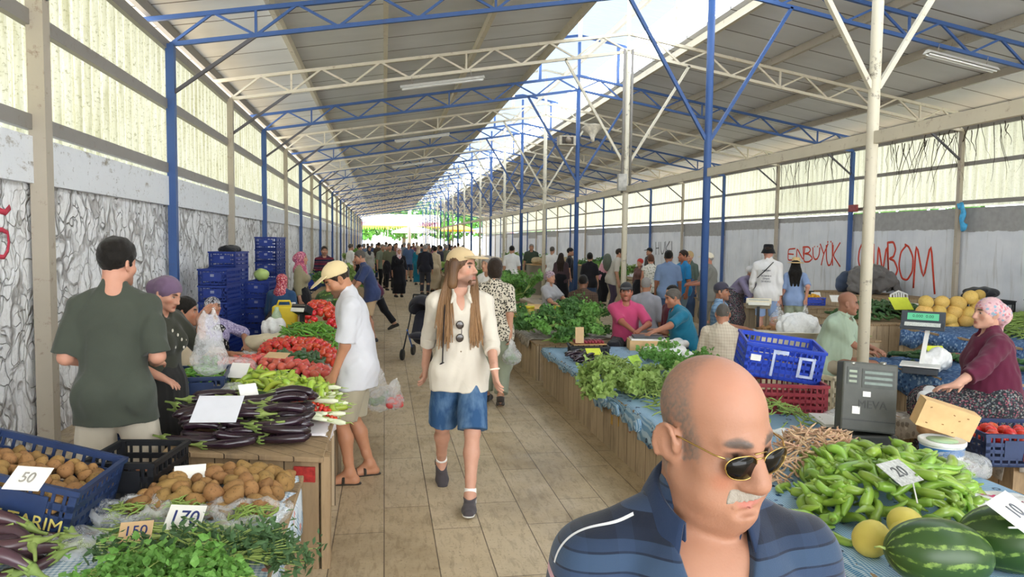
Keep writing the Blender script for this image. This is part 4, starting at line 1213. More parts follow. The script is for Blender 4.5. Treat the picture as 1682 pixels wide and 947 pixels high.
def scalp(q, c):
    x, y, z = np.abs(q[:, 0]), q[:, 1], q[:, 2]
    w = np.clip((-y * 1.0 - z * .52 + .052) / .02, 0, 1) * np.clip((z + .085) / .02, 0, 1) * np.clip((.06 - y) / .02, 0, 1)
    w *= 1 - ((x > .0745) & (y > -.034) & (z < .026))
    rr = np.random.RandomState(5).uniform(.35, 1.0, len(q)) * w
    c = c * (1 - rr[:, None]) + np.array(h2l('#6d655f')) * rr[:, None]
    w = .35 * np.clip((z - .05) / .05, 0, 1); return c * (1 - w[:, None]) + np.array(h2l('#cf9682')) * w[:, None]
p.body(1.15, 1.02, .25, True, True, .9, '#b5766a', scalp, wrinkles)
p.shirt(polo_mat(), .95, .16, .013, .25, 'polo_shirt', .004, None, .01, vneck=.15, vw=.074)
h, s, M = p.hp, p.hs, p.HR
def polo_collar(p, m, open_=.72, drop=.05, pts_=.035):
    """a turned-down collar: stand, fold and two points either side of the open front"""
    A0, A1 = -PI / 2 + open_, 3 * PI / 2 - open_
    def fn(u, v):
        a = A0 + (A1 - A0) * u; f = -math.sin(a); edge = abs(2 * u - 1) ** 6
        prof = [(0., -.012), (.002, .012), (.004, .028), (.010, .033), (.019, .022), (.032, -.004), (.044, -.010 - drop * .5)]
        q = v * (len(prof) - 1); i = min(int(q), len(prof) - 2); t = q - i
        dr = prof[i][0] * (1 - t) + prof[i + 1][0] * t; dz = prof[i][1] * (1 - t) + prof[i + 1][1] * t
        dz -= edge * pts_ * max(0, v - .55) / .45 ; fz = .034 * (math.sin(a)) - .014 * max(0, f)
        return p.N + p.rt * math.cos(a) * (.066 + dr) * p.s + p.fwd * (f * (.066 + dr * 1.1 + .012 * max(0, f)) + .014) * p.s + p.up2 * (.016 + dz + fz) * p.s
    o = MB().grid(fn, 48, 18).build('collar', m, p.root); solid(o, .004); return o
polo_collar(p, cloth('#22304a', .1))
p.trousers(cloth('#3c4048'), 1.95); p.shoes(DARKRUB)
S = Shape(.006); r_ = np.random.RandomState(2)     # moustache of short tufts
for i in range(46):
    x = r_.uniform(-.034, .034); S.cone(h(x, .0935 - abs(x) * .32, -.051 - abs(x) * .16), h(x * 1.16 + r_.normal() * .001, .0945 - abs(x) * .42 + .004, -.066 - abs(x) * .22), .0042 * s, .0024 * s, .003)
sdf_obj('moustache', S, .0026, cloth('#9f978c', .3, .7, 400, .4), p.root, (.0012, 320, 3))
def sunglasses(p, parent=None, lens=LENS, frame=GOLD, dz=.0):
    h = p.hp; root = MB()
    for a, b in (((-.010, .1005, .004), (.010, .1005, .004)), ((-.012, .099, .012), (.012, .099, .012))): root.tube([h(*a), h(*b)], .0012, 6)
    o = root.build('sunglasses', frame, p.root)
    for g in (-1, 1):
        rim = []
        for i in range(28):
            a = 2 * PI * i / 28; ca, sa = math.cos(a), math.sin(a); kk = (abs(ca) ** 2.6 + abs(sa) ** 2.6) ** (-1 / 2.6); x = .0350 + .0270 * ca * kk * (1 + .08 * sa); z = -.007 + .0195 * sa * kk - (.004 if math.sin(a) < 0 else 0) * math.cos(a) * -1
            rim.append(h(g * x, .101 - (x - .01) ** 2 * 3.0, z))
        mb = MB(); mb.add(rim + [np.mean(rim, 0) + (M @ V3(0, .003, 0))], [(i, (i + 1) % 28, 28) if g > 0 else ((i + 1) % 28, i, 28) for i in range(28)], 0, True)
        solid(mb.build('lens', lens, o), .0015); MB().tube(rim + [rim[0]], .0012, 6, caps=False).build('rim', frame, o)
        MB().tube([h(g * .060, .088, .008), h(g * .071, .075, .010), h(g * .082, .01, .009), h(g * .083, -.02, .004), h(g * .080, -.04, -.012)], [.0013, .0014, .0014, .0022, .002], 6).build('temple', frame, o)
sunglasses(p)

# --- long haired man walking up the aisle
LINEN = cloth('#d4ccbe', .06, .9, 500, .2, 'linen')
def denim():
    t = NT('denim'); v = t.coord(); s = t.sep(v)
    fade = t.ramp(t.noise(t.coord((6, 6, 2.2)), 1.3, 4), [(.42, 0.), (.68, 1.)])
    c = t.mix(fade, h2l('#34557c'), h2l('#7f9dbd')); c = t.mix(t.math('MULTIPLY', t.noise(v, 260, 2), .35), c, h2l('#243e60'))
    return t.bsdf(c, .85, 0, t.bump(t.noise(v, 300, 2), .15, .004), spec=.15)
DENIM = denim()
p = pers('long-haired man in tan cap, white linen shirt and denim shorts walking up the aisle', 755, 610, 5.22, 4, H=1.815, b=.93, res=.0062, head=(52, 3, 0), skin='#cc9c86', stubble=.55, brow='#4a3424',
         hand_r=('px', 697, 610, 5.45), hand_l=('px', 812, 606, 4.98), fd_r=(.02, .12, -1), fd_l=(-.12, .25, -1), pn_r=(1, -.2, 0), pn_l=(-1, -.2, 0), elb_l=(-.12, -1, 0), elb_r=(.12, -1, 0),
         foot_l=(-.06, .26, .085), foot_r=(.11, -.36, .16), pitch_r=-38, toe_r=-4, curl_r=.75, curl_l=.45, seed=4)
p.body(.92, .95, 0, True, True)
p.shirt(LINEN, 1.22, .15, .010, 0, 'linen_shirt', .006, None, .004, vneck=.2)
h, s, M = p.hp, p.hs, p.HR
for k, g in (('l', -1), ('r', 1)):          # rolled cuffs
    a, m_, w_ = p.arm[k]; d = unit(w_ - m_); c = m_ + d * .065
    S = Shape(.01); S.cone(c - d * .03, c + d * .03, .058, .056, .01, clip=[(c + d * .035, d), (c - d * .035, -d)])
    sdf_obj('cuff', S, .006, LINEN, p.root, (.002, 50, 3))
S = Shape(.01)
for g in (-1, 1):
    b0 = p.N + p.rt * g * .062 + p.fwd * .015 + p.up2 * .035; b1 = p.N + p.rt * g * .05 + p.fwd * .105 - p.up2 * .03
    S.cone(p.N - p.fwd * .065 + p.up2 * .045, b0, .014, .016, .012); S.cone(b0, b1, .016, .02, .012, ax=p.rt, fl=.45); S.cone(b1, b1 + p.fwd * .018 - p.up2 * .05 + p.rt * g * .02, .018, .008, .012, ax=p.fwd, fl=.5)
sdf_obj('collar', S, .006, LINEN, p.root)
mb = MB()
for i in range(5):
    c = p.C + p.fwd * (.128 - .004 * i) - p.up2 * (.06 + .085 * i); mb.ball(c, (.006, .006, .006), 8, 5)
mb.build('shirt_button', plain('#8a7a66', .4), p.root)['kind'] = 'stuff'
p.trousers(DENIM, .96, .016, 'denim_shorts', .005, flare=.03)
p.shoes(cloth('#4c474a', .15, .8), plain('#d9d6d0', .6), .006, 'sneaker')
for k in 'lr':
    an = p.leg[k][2]; d = unit(p.leg[k][1] - an); S = Shape(.01); S.cone(an - d * .045, an + d * .045, .045, .0425, .01, clip=[(an + d * .05, d)]); sdf_obj('sock', S, .006, cloth('#eeece8'), p.root)
p.cap(cloth('#cdb58c', .06), 'tan_cap', .085, .006, None, None, 4, .076)
def hairmat():
    t = NT('long_brown_hair'); v = t.coord(); z = t.sep(v)[2]
    c = t.ramp(t.math('SUBTRACT', z, .9), [(.35, h2l('#a17a52')), (.8, h2l('#4c3524'))])
    c = t.mix(t.ramp(t.noise(t.coord((40, 40, 3)), 3, 3), [(.35, 0.), (.7, .6)]), c, h2l('#6f5034'))
    return t.bsdf(c, .5, 0, t.bump(t.noise(t.coord((90, 90, 4)), 3, 2), .5, .004), spec=.35)
HM = hairmat(); r_ = np.random.RandomState(6)
S = Shape(.02); S.ell(h(0, -.016, .036), (.084 * s, .104 * s, .092 * s), M, .01, clip=[(h(0, .070, .05), M @ unit(V3(0, .96, -.25)))])
for g in (-1, 1):
    S.cone(h(g * .080, -.014, .03), h(g * .084, -.03, -.11), .031, .036, .02)
S.cone(h(0, -.085, .0), h(0, -.10, -.14), .055, .05, .03)
ho = sdf_obj('long_hair', S, .007, HM, p.root, (.004, 70, 2, (2, 2, .2)))
mb = MB()
for i in range(210):
    g = -1 if i % 2 else 1; u = r_.uniform()
    a = h(g * (.06 + .02 * r_.uniform()), -.07 + .085 * u, .02 + .03 * r_.uniform())
    b = p.N + p.rt * g * (.085 + .03 * u + .01 * r_.normal()) + p.up2 * (.075 + .02 * r_.normal()) + p.fwd * (.0 + .05 * u)
    f = p.C + p.rt * g * (.07 + .085 * u * (1 if g > 0 else .6) + .012 * r_.normal()) + p.fwd * (.125 - .05 * u) + p.up2 * (.06 + .02 * r_.normal())
    e = f - p.up2 * (.10 + .16 * r_.uniform()) + p.rt * g * (.005 + .014 * r_.normal()) + p.fwd * .015
    pts = []
    for q in np.linspace(0, 1, 12):   # smooth path through a,b,f,e
        w = [(1 - q) ** 4, 4 * q * (1 - q) ** 3 + 3 * q * q * (1 - q) ** 2, 3 * q * q * (1 - q) ** 2 + 4 * q ** 3 * (1 - q), q ** 4]; pts.append(a * w[0] + b * w[1] + f * w[2] + e * w[3])
    mb.tube(pts, [.008 * (1 - .75 * q ** 2) + .001 for q in np.linspace(0, 1, 12)], 5, caps=False)
mb.build('hair_locks', HM, ho)['kind'] = 'stuff'
# goatee, sunglasses on the shirt, bracelet, bag with strap
S = Shape(.01); S.cone(h(-.02, .072, -.098), h(.02, .072, -.098), .018, None, .01); S.cone(h(0, .075, -.10), h(0, .076, -.122), .018, .01, .015)
sdf_obj('goatee', S, .005, cloth('#5a3f2c', .2, .7), p.root, (.002, 160, 3))
c = p.C + p.fwd * .150 - p.up2 * .085
sg = MB().tube([c + p.up2 * .03, c + p.fwd * .012, c - p.up2 * .03], .003, 6).build('hanging_sunglasses', DARKRUB, p.root)
for g in (-1, 1): MB().ball(c + p.up2 * .045 * g + p.fwd * .008 + p.rt * .012, (.028, .006, .030), 14, 8, (0, .25 * g, R(4))).build('lens', plain('#3c332e', .12, 0., spec=.6), sg)
w_ = p.arm['l'][2]; d = p.hand['l'][0]; mb = MB(); x = unit(np.cross(d, V3(0, 1, 0))); y = np.cross(d, x)
mb.tube([w_ + x * .033 * math.cos(a) + y * .03 * math.sin(a) for a in np.linspace(0, 2 * PI, 17)], .006, 6, caps=False); mb.build('bracelet', plain('#e9e2d2', .6), p.root)
BAGM = cloth('#1f1a1e', .2, .7)
sh = p.arm['r'][0]
pts = [sh + p.rt * -.05 + p.fwd * .11 - p.up2 * .42, sh + p.rt * -.055 + p.fwd * .135 - p.up2 * .2, sh - p.rt * .065 + p.fwd * .09 - p.up2 * .03, sh - p.rt * .07 + p.up2 * .045 + p.fwd * .0, sh - p.rt * .07 - p.fwd * .08 - p.up2 * .02, sh - p.rt * .06 - p.fwd * .155 - p.up2 * .25, sh - p.rt * .06 - p.fwd * .165 - p.up2 * .42]
bg_ = empty('backpack', (0, 0, 0)); bg_.matrix_world = p.root.matrix_basis.copy(); tag(bg_, 'black backpack on the back of the long-haired man', 'bag')
MB().tube(pts, [.02] * 7, 8, flat=.25).build('shoulder_strap', BAGM, bg_)
S = Shape(.03); c = p.W - p.fwd * .23 + p.up2 * .12; 
S.ell(c, (.15, .075, .22), None, .03); S.ell(c - p.up2 * .1 - p.fwd * .03, (.125, .06, .1), None, .03); sdf_obj('pack_body', S, .01, BAGM, bg_)
pts = [sh + p.rt * -.04 - p.fwd * .165 - p.up2 * .42, sh + p.rt * .01 - p.fwd * .10 - p.up2 * .45, sh - p.rt * .02 + p.fwd * .0 - p.up2 * .46, sh + p.rt * -.05 + p.fwd * .11 - p.up2 * .42]
MB().tube(pts, [.016] * 4, 8, flat=.3).build('lower_strap', BAGM, bg_)

# --- man in the white T-shirt at the left stall
p = pers('man in cream cap, white t-shirt and beige shorts looking down at the left stall', 588, 600, 5.6, -88, H=1.73, b=1.0, res=.0068, lean=13, bend=3, head=(8, -32, 0), skin='#b98465', stubble=.7, brow='#241a14',
         hand_l=('px', 548, 618, 5.45), elb_l=(-.5, -1, 0), fd_l=(.05, .45, -1), pn_l=(.9, -.3, 0), hand_r=('px', 606, 600, 5.95), elb_r=(.5, -1, 0), fd_r=(0, .05, -1), pn_r=(-1, 0, 0), curl_r=1.1, curl_l=.6,
         foot_l=(-.10, .06, .085), foot_r=(.10, -.10, .085), seed=8)
WHITE_T = cloth('#cbcbd0', .04)
p.body(1.0, 1.0, 0, False, True); p.shirt(WHITE_T, .92, .17, .022, 0, 't_shirt', .006, None, .02, flare=.022)
p.trousers(cloth('#a39a85', .08), .93, .02, 'shorts', .005, flare=.03); p.hair(HAIR_DARK, .008, .06, -.085); p.cap(cloth('#dbc699', .05), 'cream_cap', .085, .004, None, None, 0, .074)
p.sandals(cloth('#3a332c')); WT = p
S = Shape(.012); S.ell(p.hp(0, .05, -.085), (.052 * p.hs, .042 * p.hs, .036 * p.hs), p.HR, .01); S.ell(p.hp(0, .10, -.076), (.028, .03, .012), p.HR, .01, True); S.ell(p.hp(0, .03, -.05), (.08, .07, .02), p.HR, .02, True)
# --- man in the dark green T-shirt, back to the camera
p = pers('man in dark green t-shirt and cream shorts standing with his back to the camera', 187, 560, 4.25, 163, H=1.85, b=.95, res=.0065, lean=2, head=(-30, -6, 0), skin='#c8937c', brow='#1a1512', stubble=.3,
         hand_l=(-.15, .22, 1.08), elb_l=(-.5, -1, 0), hand_r=('px', 255, 594, 4.5), elb_r=(.4, -1, -.3), fd_r=(.0, 1, -.05), pn_r=(-.5, 0, -.8), curl_r=.35, seed=14, foot_l=(-.16, -.02, .085), foot_r=(.14, .06, .085))
p.body(.95, .95, 0, True, True); p.shirt(cloth('#454a41', .12), .93, .19, .014, 0, 't_shirt', .008, None, .010, flare=.022)
p.trousers(cloth('#c9c0ae', .06), .97, .018, 'shorts', .006, flare=.035); p.shoes(cloth('#2a2a2c'))
p.hair(HAIR_BLACK, .012, .066, -.062, 'hair', lambda S, h, s, M: (S.ell(h(0, -.005, .075), (.074 * s, .094 * s, .06 * s), M, .03), S.cone(h(-.077, -.005, .0), h(-.074, .012, .025), .008, .012, .01)), (.005, 70, 4), None, -.001, .012)
MB().tube([p.N + p.rt * .062 * math.cos(a) - p.fwd * (.060 * math.sin(a)) + p.up2 * (.032 + .015 * math.sin(a)) for a in np.linspace(-.1, PI + .1, 13)], .0022, 5).build('neck_chain', GOLD, p.root)
GREEN = p
# --- woman with the purple head wrap holding up a bag
p = pers('woman in purple head wrap and dark olive top holding up a clear bag', 256, 560, 4.98, 52, H=1.63, fem=True, b=1.0, res=.0072, lean=6, head=(0, -24, 0), skin='#c39079', brow='#3a2a20',
         hand_l=('px', 330, 520, 5.15), elb_l=(-.3, -.2, -1), fd_l=(-.2, .6, .8), pn_l=(.2, .7, -.5), curl_l=.5, hand_r=(.24, .22, .95), seed=21)
p.body(.9, .9, 0, True, True)
p.shirt(cloth('#3b3c33', .12), 1.22, .24, .02, 0, 'top', .006, None, .02)
p.skirt(cloth('#2c2b2a'), .1, .03, .24); p.shoes(DARKRUB)
p.scarf(cloth('#6f5a72', .12), False, 1.15, 'head_wrap', low=-.02)
mb = MB(); r_ = np.random.RandomState(3)
for i in range(7): mb.ball(p.C + p.fwd * .155 + p.rt * r_.uniform(-.08, .09) + p.up2 * r_.uniform(-.1, .09), (.008, .006, .012), 6, 4)
mb.build('blouse_pattern', plain('#d9d2c4', .7), p.root)['kind'] = 'stuff'
OLIVE = p
# --- bald man in pale green polo beside the flaking column
p = pers('bald man in pale green polo sitting behind the flaking column', 1362, 590, 8.4, 75, H=1.80, b=1.16, belly=.3, sit=.43, res=.008, lean=18, head=(12, -6, 0), skin='#9d705b', twist=-8,
         hand_r=('px', 1462, 612, 8.4), elb_r=(.8, -.7, -.3), fd_r=(-.3, 1, 0), curl_r=.9, hand_l=(-.25, .42, .68), elb_l=(-.8, -.7, -.3), seed=31, foot_l=(-.13, .36, .085), foot_r=(.16, .40, .085))
p.body(1.1, 1.1, .3, True, True, .6); p.shirt(cloth('#a9bba6', .07), .98, .16, .02, .3, 'polo_shirt', .007, None, .015, flare=.02); p.trousers(cloth('#a79d8a'), 1.06, .02, 'shorts', flare=.02); p.shoes(DARKRUB)
S = Shape(.01)
for a0 in np.linspace(-.9, PI + .9, 12): S.ell(p.N + p.rt * math.cos(a0) * .074 - p.fwd * (math.sin(a0) * .068 - .012) + p.up2 * .035, (.026, .022, .026), None, .012)
sdf_obj('collar', S, .008, cloth('#a9bba6', .07), p.root)
# --- woman in maroon on the far right
p = pers('woman in maroon jumper and pink floral headscarf sitting on a cloth-covered counter', 1636, 580, 5.55, -72, H=1.74, fem=True, b=1.18, belly=.35, sit=.585, res=.0072, lean=7, head=(18, 2, 0), skin='#c99b86', brow='#4a382c',
         hand_r=('px', 1583, 628, 5.4), elb_r=(.5, -.7, -.2), fd_r=(-.1, 1, -.5), hand_l=('px', 1560, 640, 5.2), elb_l=(-.7, -.7, -.2), fd_l=(.3, 1, -.25), seed=33, foot_l=(-.16, .45, .2), foot_r=(.14, .42, .2))
p.body(1.0, 1.0, .35, True, True, .8)
p.shirt(cloth('#5b2138', .1), 1.5, .05, .02, .35, 'jumper', .006, None, .012)
FLORAL_DARK = pat_floral('dark_floral_cotton', '#2f3136', ['#74797c', '#8a5560', '#5d6a66', '#8f8780', '#40444c', '#6c4650'], 70, .5)
p.skirt(FLORAL_DARK, .16, .03, .30, 'floral_trousers', .008); p.shoes(DARKRUB)
p.scarf(pat_floral('pink_floral_scarf', '#cfa9ae', ['#c48088', '#d9b8b4', '#8aa3b4', '#d8b6b0', '#b48890'], 42, .46), False, 1.35, 'head_wrap', tail=.05)
MB().lathe([(.0, -.012), (.005, -.006), (.005, .004), (0, .008)], 8, tuple(p.hp(.083, -.004, -.05))).build('earring', plain('#e6dcc8', .3), p.root)
# ================================================================ stalls, cloths, crates, produce
def mat_plank(hexa, hexb, name, ax='Z', sc_=.14):
    t = NT(name); v = t.coord(); s = t.sep(v)
    u = t.math('ADD', s[0], s[1])
    br = t.math('FRACT', t.math('DIVIDE', t.math('ADD', u, 50), sc_)); line = t.math('LESS_THAN', br, .035)
    wn = t.n('ShaderNodeTexWhiteNoise'); wn.noise_dimensions = '1D'; t.l(t.math('FLOOR', t.math('DIVIDE', t.math('ADD', u, 50), sc_)), wn.inputs['W'])
    g = t.noise(t.coord((9, 9, 1.0)), 3, 6, .65, .6)
    c = t.mix(g, h2l(hexa), h2l(hexb)); c = t.mix(t.math('MULTIPLY', wn.outputs['Value'], .25), c, h2l('#84715a'))
    st = t.ramp(t.noise(t.coord((4, 4, .8)), 2.2, 6, .7), [(.5, 0.), (.7, 1.)])
    c = t.mix(t.math('MULTIPLY', st, .5), c, h2l('#5b5047')); c = t.mix(line, c, h2l('#3d3126'))
    return t.bsdf(c, .8, 0, t.bump(t.math('ADD', g, t.math('MULTIPLY', line, -2)), .3, .006), spec=.2)
M_PLANK = mat_plank('#b79d7c', '#8f7758', 'stall_planks'); M_PLANKD = mat_plank('#cdb99b', '#a8947a', 'weathered_planks', sc_=.22); M_WOOD = plain('#c19a64', .7, .2, 9, .15, 30)
M_PALEWOOD = plain('#d8b380', .7, .15, 7, .1, 30)

def gingham(name, base, c1, c2, flower=None, size=.013):
    t = NT(name); v = t.coord(); s = t.sep(v)
    fx = t.math('LESS_THAN', t.math('FRACT', t.math('DIVIDE', t.math('ADD', s[0], 20), size)), .5); 
    q = t.math('ADD', s[1], t.math('MULTIPLY', s[2], 1.0))
    fy = t.math('LESS_THAN', t.math('FRACT', t.math('DIVIDE', t.math('ADD', q, 20), size)), .5)
    m = t.math('ADD', t.math('MULTIPLY', fx, .5), t.math('MULTIPLY', fy, .5))
    c = t.mix(m, h2l(base), h2l(c1))
    if flower:
        d = t.vor(v, 11, 'F1', 'Distance'); ring = t.math('LESS_THAN', t.math('ABSOLUTE', t.math('SUBTRACT', d, .18)), .06)
        c = t.mix(t.math('MULTIPLY', ring, .85), c, h2l(flower))
        d = t.vor(v, 6, 'F1', 'Distance'); c = t.mix(t.math('LESS_THAN', d, .10), c, h2l(c2))
    return t.bsdf(c, .6, 0, t.bump(t.noise(v, 14, 4, .5, .5), .3, .02), spec=.3)
M_GING = gingham('blue_gingham_oilcloth', '#bcd3e0', '#3f7fae', '#2c4f80', '#22344f')
M_GINGP = gingham('pale_check_cloth', '#d9e2ea', '#8fabc4', '#d98a86', None)
def _pale():
    t = NT('pale_check_flower_cloth'); v = t.coord(); s = t.sep(v)
    f = lambda q, z: t.math('LESS_THAN', t.math('FRACT', t.math('DIVIDE', t.math('ADD', q, 20), z)), .45)
    m = t.math('ADD', t.math('MULTIPLY', f(s[0], .022), .5), t.math('MULTIPLY', f(t.math('ADD', s[1], s[2]), .022), .5))
    c = t.mix(m, h2l('#dde4ea'), h2l('#86a3bd')); d = t.vor(v, 9, 'F1', 'Distance')
    c = t.mix(t.math('LESS_THAN', d, .17), c, h2l('#d78f84'))
    return t.bsdf(c, .65, 0, t.bump(t.noise(v, 14, 4), .3, .02), spec=.3)
M_PALE = _pale()
M_BLUEFL = pat_floral('blue_printed_cloth', '#4b6a94', ['#31486e', '#8aa4c0', '#6d86ac'], 26, .42)
M_GREYFL = pat_floral('grey_printed_cloth', '#a59c90', ['#7f766b', '#c3bbb0', '#8e867c'], 18, .4)

def counter(name, x0, x1, y0, y1, top, m, lab, plank=.03, over=.02, base=0):
    r = empty(name, ((x0 + x1) / 2, (y0 + y1) / 2, 0)); tag(r, lab, 'stall counter')
    hx, hy = (x1 - x0) / 2, (y1 - y0) / 2
    MB().b6(-hx, hx, -hy, hy, base, top - plank).build('body', m, r)
    bevel(MB().b6(-hx - over, hx + over, -hy - over, hy + over, top - plank, top).build('top_board', M_PLANK, r), .006)
    return r
def cloth_top(x0, x1, y0, y1, z, drop, m, lab, sides=('x0',), amp=.02, seed=1, name='tablecloth', dropfn=None):
    """thin cloth over a counter, falling over the named edges"""
    mb = MB(); r_ = random.Random(seed); ph = [r_.uniform(0, 6) for _ in range(4)]
    nu, nv = 26, max(20, int((y1 - y0) * 14))
    W = x1 - x0
    def fn(u, v):
        y = y0 + (y1 - y0) * v
        d = drop * (1 + .25 * math.sin(y * 5 + ph[0]) + .15 * math.sin(y * 13 + ph[1])) if dropfn is None else dropfn(y)
        L = W + (d if 'x0' in sides else 0) + (d if 'x1' in sides else 0)
        t = u * L; off = d if 'x0' in sides else 0
        w = amp * math.sin(y * 17 + ph[2]) + amp * .5 * math.sin(y * 37 + ph[3])
        if t < off:
            k = (off - t) / max(d, 1e-6); return (x0 - .028 - abs(w) * k - .012 * k, y, z + .004 - (off - t))
        t -= off
        if t <= W: return (x0 - .028 + t * (W + .028) / W, y, z + .008 + .003 * math.sin(t * 23 + y * 9))
        k = (t - W) / max(d, 1e-6); return (x1 + .01 + abs(w) * k, y, z + .004 - (t - W))
    o = mb.grid(fn, nu, nv).build(name, m); solid(o, .003, 1); tag(o, lab, 'tablecloth'); return o
def front_flap(x0, x1, y, z, drop, m, lab, seed=2, face=-1, axis='x', amp=.015):
    r_ = random.Random(seed); ph = [r_.uniform(0, 6) for _ in range(3)]
    def fn(u, v):
        a = x0 + (x1 - x0) * u; d = drop * (1 + .2 * math.sin(a * 6 + ph[0]) + .12 * math.sin(a * 15 + ph[1]))
        w = amp * v * (1 + math.sin(a * 19 + ph[2]))
        if v < .3: q = (a, y - face * (.3 - v) * 1.2, z + .01)
        else: q = (a, y + face * (.012 + w), z - (v - .3) / .7 * d)
        return q if axis == 'x' else (q[1], q[0], q[2])
    o = MB().grid(fn, 40, 14).build('tablecloth', m); solid(o, .003, 0); tag(o, lab, 'tablecloth'); return o

# ---- crates
def crate_mesh(w, d, h, slots=4, vr=7, solid_front=False):
    if w > .5: slots, vr = 5, 13
    mb = MB(); t = .012
    mb.b6(-w / 2, w / 2, -d / 2, d / 2, 0, .012)
    for sx in (-1, 1):
        for sy in (-1, 1): mb.b6(sx * w / 2 - (t * 2.4 if sx > 0 else 0), sx * w / 2 + (t * 2.4 if sx < 0 else 0), sy * d / 2 - (t * 2.4 if sy > 0 else 0), sy * d / 2 + (t * 2.4 if sy < 0 else 0), 0, h)
    sh = h / (slots * 2 - .4)
    for i in range(slots):
        z0 = i * 2 * sh; z1 = min(z0 + sh * 1.1, h)
        if i == slots - 1: z0, z1 = h - sh * 1.0, h
        for s in (-1, 1):
            mb.b6(-w / 2, w / 2, s * d / 2 - (t if s > 0 else 0), s * d / 2 + (t if s < 0 else 0), z0, z1)
            mb.b6(s * w / 2 - (t if s > 0 else 0), s * w / 2 + (t if s < 0 else 0), -d / 2, d / 2, z0, z1)
    for s in (-1, 1):
        n = vr
        for i in range(1, n):
            x = -w / 2 + w * i / n; mb.b6(x - .006, x + .006, s * d / 2 - (t * .7 if s > 0 else -.0), s * d / 2 + (t * .7 if s < 0 else 0), 0, h)
        n = max(3, int(vr * d / w))
        for i in range(1, n):
            y = -d / 2 + d * i / n; mb.b6(s * w / 2 - (t * .7 if s > 0 else 0), s * w / 2 + (t * .7 if s < 0 else 0), y - .006, y + .006, 0, h)
    return mb
def rim_mesh(w, d, h):
    mb = MB()
    for s in (-1, 1):
        mb.b6(-w / 2 - .008, w / 2 + .008, s * (d / 2) - .010, s * (d / 2) + .010, h - .018, h + .004); mb.b6(s * (w / 2) - .010, s * (w / 2) + .010, -d / 2 - .008, d / 2 + .008, h - .018, h + .004)
    return mb
P_NAVY = plain('#26375c', .4, .12); P_BLUE = plain('#2c48b8', .38, .1); P_DKBLUE = plain('#253a86', .4, .12); P_RED = plain('#93303a', .4, .12); P_BLACK = plain('#1d1e22', .45, .15); P_WHITE = plain('#e4e4e0', .45, .04); P_CREAMC = plain('#d6cdb3', .5, .08); P_DGREEN = plain('#25403a', .5, .1)
CR = {}
def crate(w, d, h, m, lab, loc, rz=0, rot=None, group=None, solidface=True, cat='crate'):
    key = (w, d, h, m.name, solidface)
    r = empty('plastic_crate', loc, rz); tag(r, lab, cat, group)
    if rot is not None: r.rotation_euler = rot
    if key not in CR:
        a = crate_mesh(w, d, h).mesh(); b = rim_mesh(w, d, h).mesh(); a.materials.append(m); b.materials.append(m); c = None
        if solidface:
            c = MB().b6(-w * .32, w * .32, -d / 2 - .004, -d / 2 + .004, h * .3, h * .82).mesh(); c.materials.append(m)
        CR[key] = (a, b, c)
    a, b, c = CR[key]
    link('slatted_body', a, None, r); link('rim', b, None, r)
    if c: link('label_panel', c, None, r)
    return r
def text_mesh(s, size, depth=.0015):
    cu = bpy.data.curves.new('t', 'FONT'); cu.body = s; cu.size = size; cu.align_x = 'CENTER'; cu.align_y = 'CENTER'; cu.extrude = depth
    o = bpy.data.objects.new('t', cu); col.objects.link(o)
    dg = bpy.context.evaluated_depsgraph_get(); me = bpy.data.meshes.new_from_object(o.evaluated_get(dg)); bpy.data.objects.remove(o); return me
def lettering(s, size, m, parent, loc, rot, name='lettering'): return link(name, text_mesh(s, size), m, parent, loc, rot)

# ---- prototypes of produce
PROTO = bpy.data.collections.new('protos')
def stash(o):
    for c in list(o.children): stash(c)
    if o.name in col.objects: col.objects.unlink(o)
    return o
def potato_p(seed):
    r_ = np.random.RandomState(seed); a = r_.normal(size=(4, 3)) * 2.2; ph = r_.uniform(0, 6, 4)
    wf = lambda v: 1 + .05 * sum(math.sin(v.dot(Vector(a[i])) + ph[i]) for i in range(4))
    return MB().ball((0, 0, 0), (.046, .035, .031), 14, 9, None, 0, wf)
def skin_mat(hexa, hexb, name, sp=30, rough=.6, rnd=.12, spots=None, bump=.15, spec=.35, coat=0):
    t = NT(name); v = t.coord(); oi = t.n('ShaderNodeObjectInfo')
    c = t.mix(t.noise(v, sp, 4), h2l(hexa), h2l(hexb))
    if spots: c = t.mix(t.ramp(t.noise(v, sp * 4, 3, .6), [(.34, 1.), (.42, 0.)]), c, h2l(spots))
    hs = t.n('ShaderNodeHueSaturation'); t.l(c, hs.inputs['Color'])
    t.l(t.math('MULTIPLY_ADD', oi.outputs['Random'], rnd * 2, 1 - rnd), hs.inputs['Value'])
    t.l(t.math('MULTIPLY_ADD', t.math('FRACT', t.math('MULTIPLY', oi.outputs['Random'], 7.3)), rnd * .16, .5 - rnd * .08), hs.inputs['Hue'])
    return t.bsdf(hs.outputs['Color'], rough, 0, t.bump(t.noise(v, sp * 3, 3), bump, .003), spec=spec, coat=coat)
M_POT = skin_mat('#836239', '#a5804e', 'potato_skin', 22, .75, .16, '#6f5433'); M_EGG = skin_mat('#1d1119', '#34202c', 'aubergine_skin', 12, .25, .25, None, .05, .5, .3)
M_EGGP = skin_mat('#2f1d26', '#573a3f', 'pale_aubergine_skin', 9, .35, .25, None, .05, .5, .2); M_CALYX = skin_mat('#6f8440', '#8fa058', 'aubergine_calyx', 30, .6, .1)
M_PEP = skin_mat('#769b32', '#95b84a', 'green_pepper_skin', 9, .28, .16, None, .04, .5, .25); M_PEPL = skin_mat('#8fb23a', '#b5c64a', 'pale_pepper_skin', 9, .3, .2, None, .04, .5, .2); M_PEPD = skin_mat('#4f8a2c', '#6fa53a', 'slim_pepper_skin', 9, .3, .15)
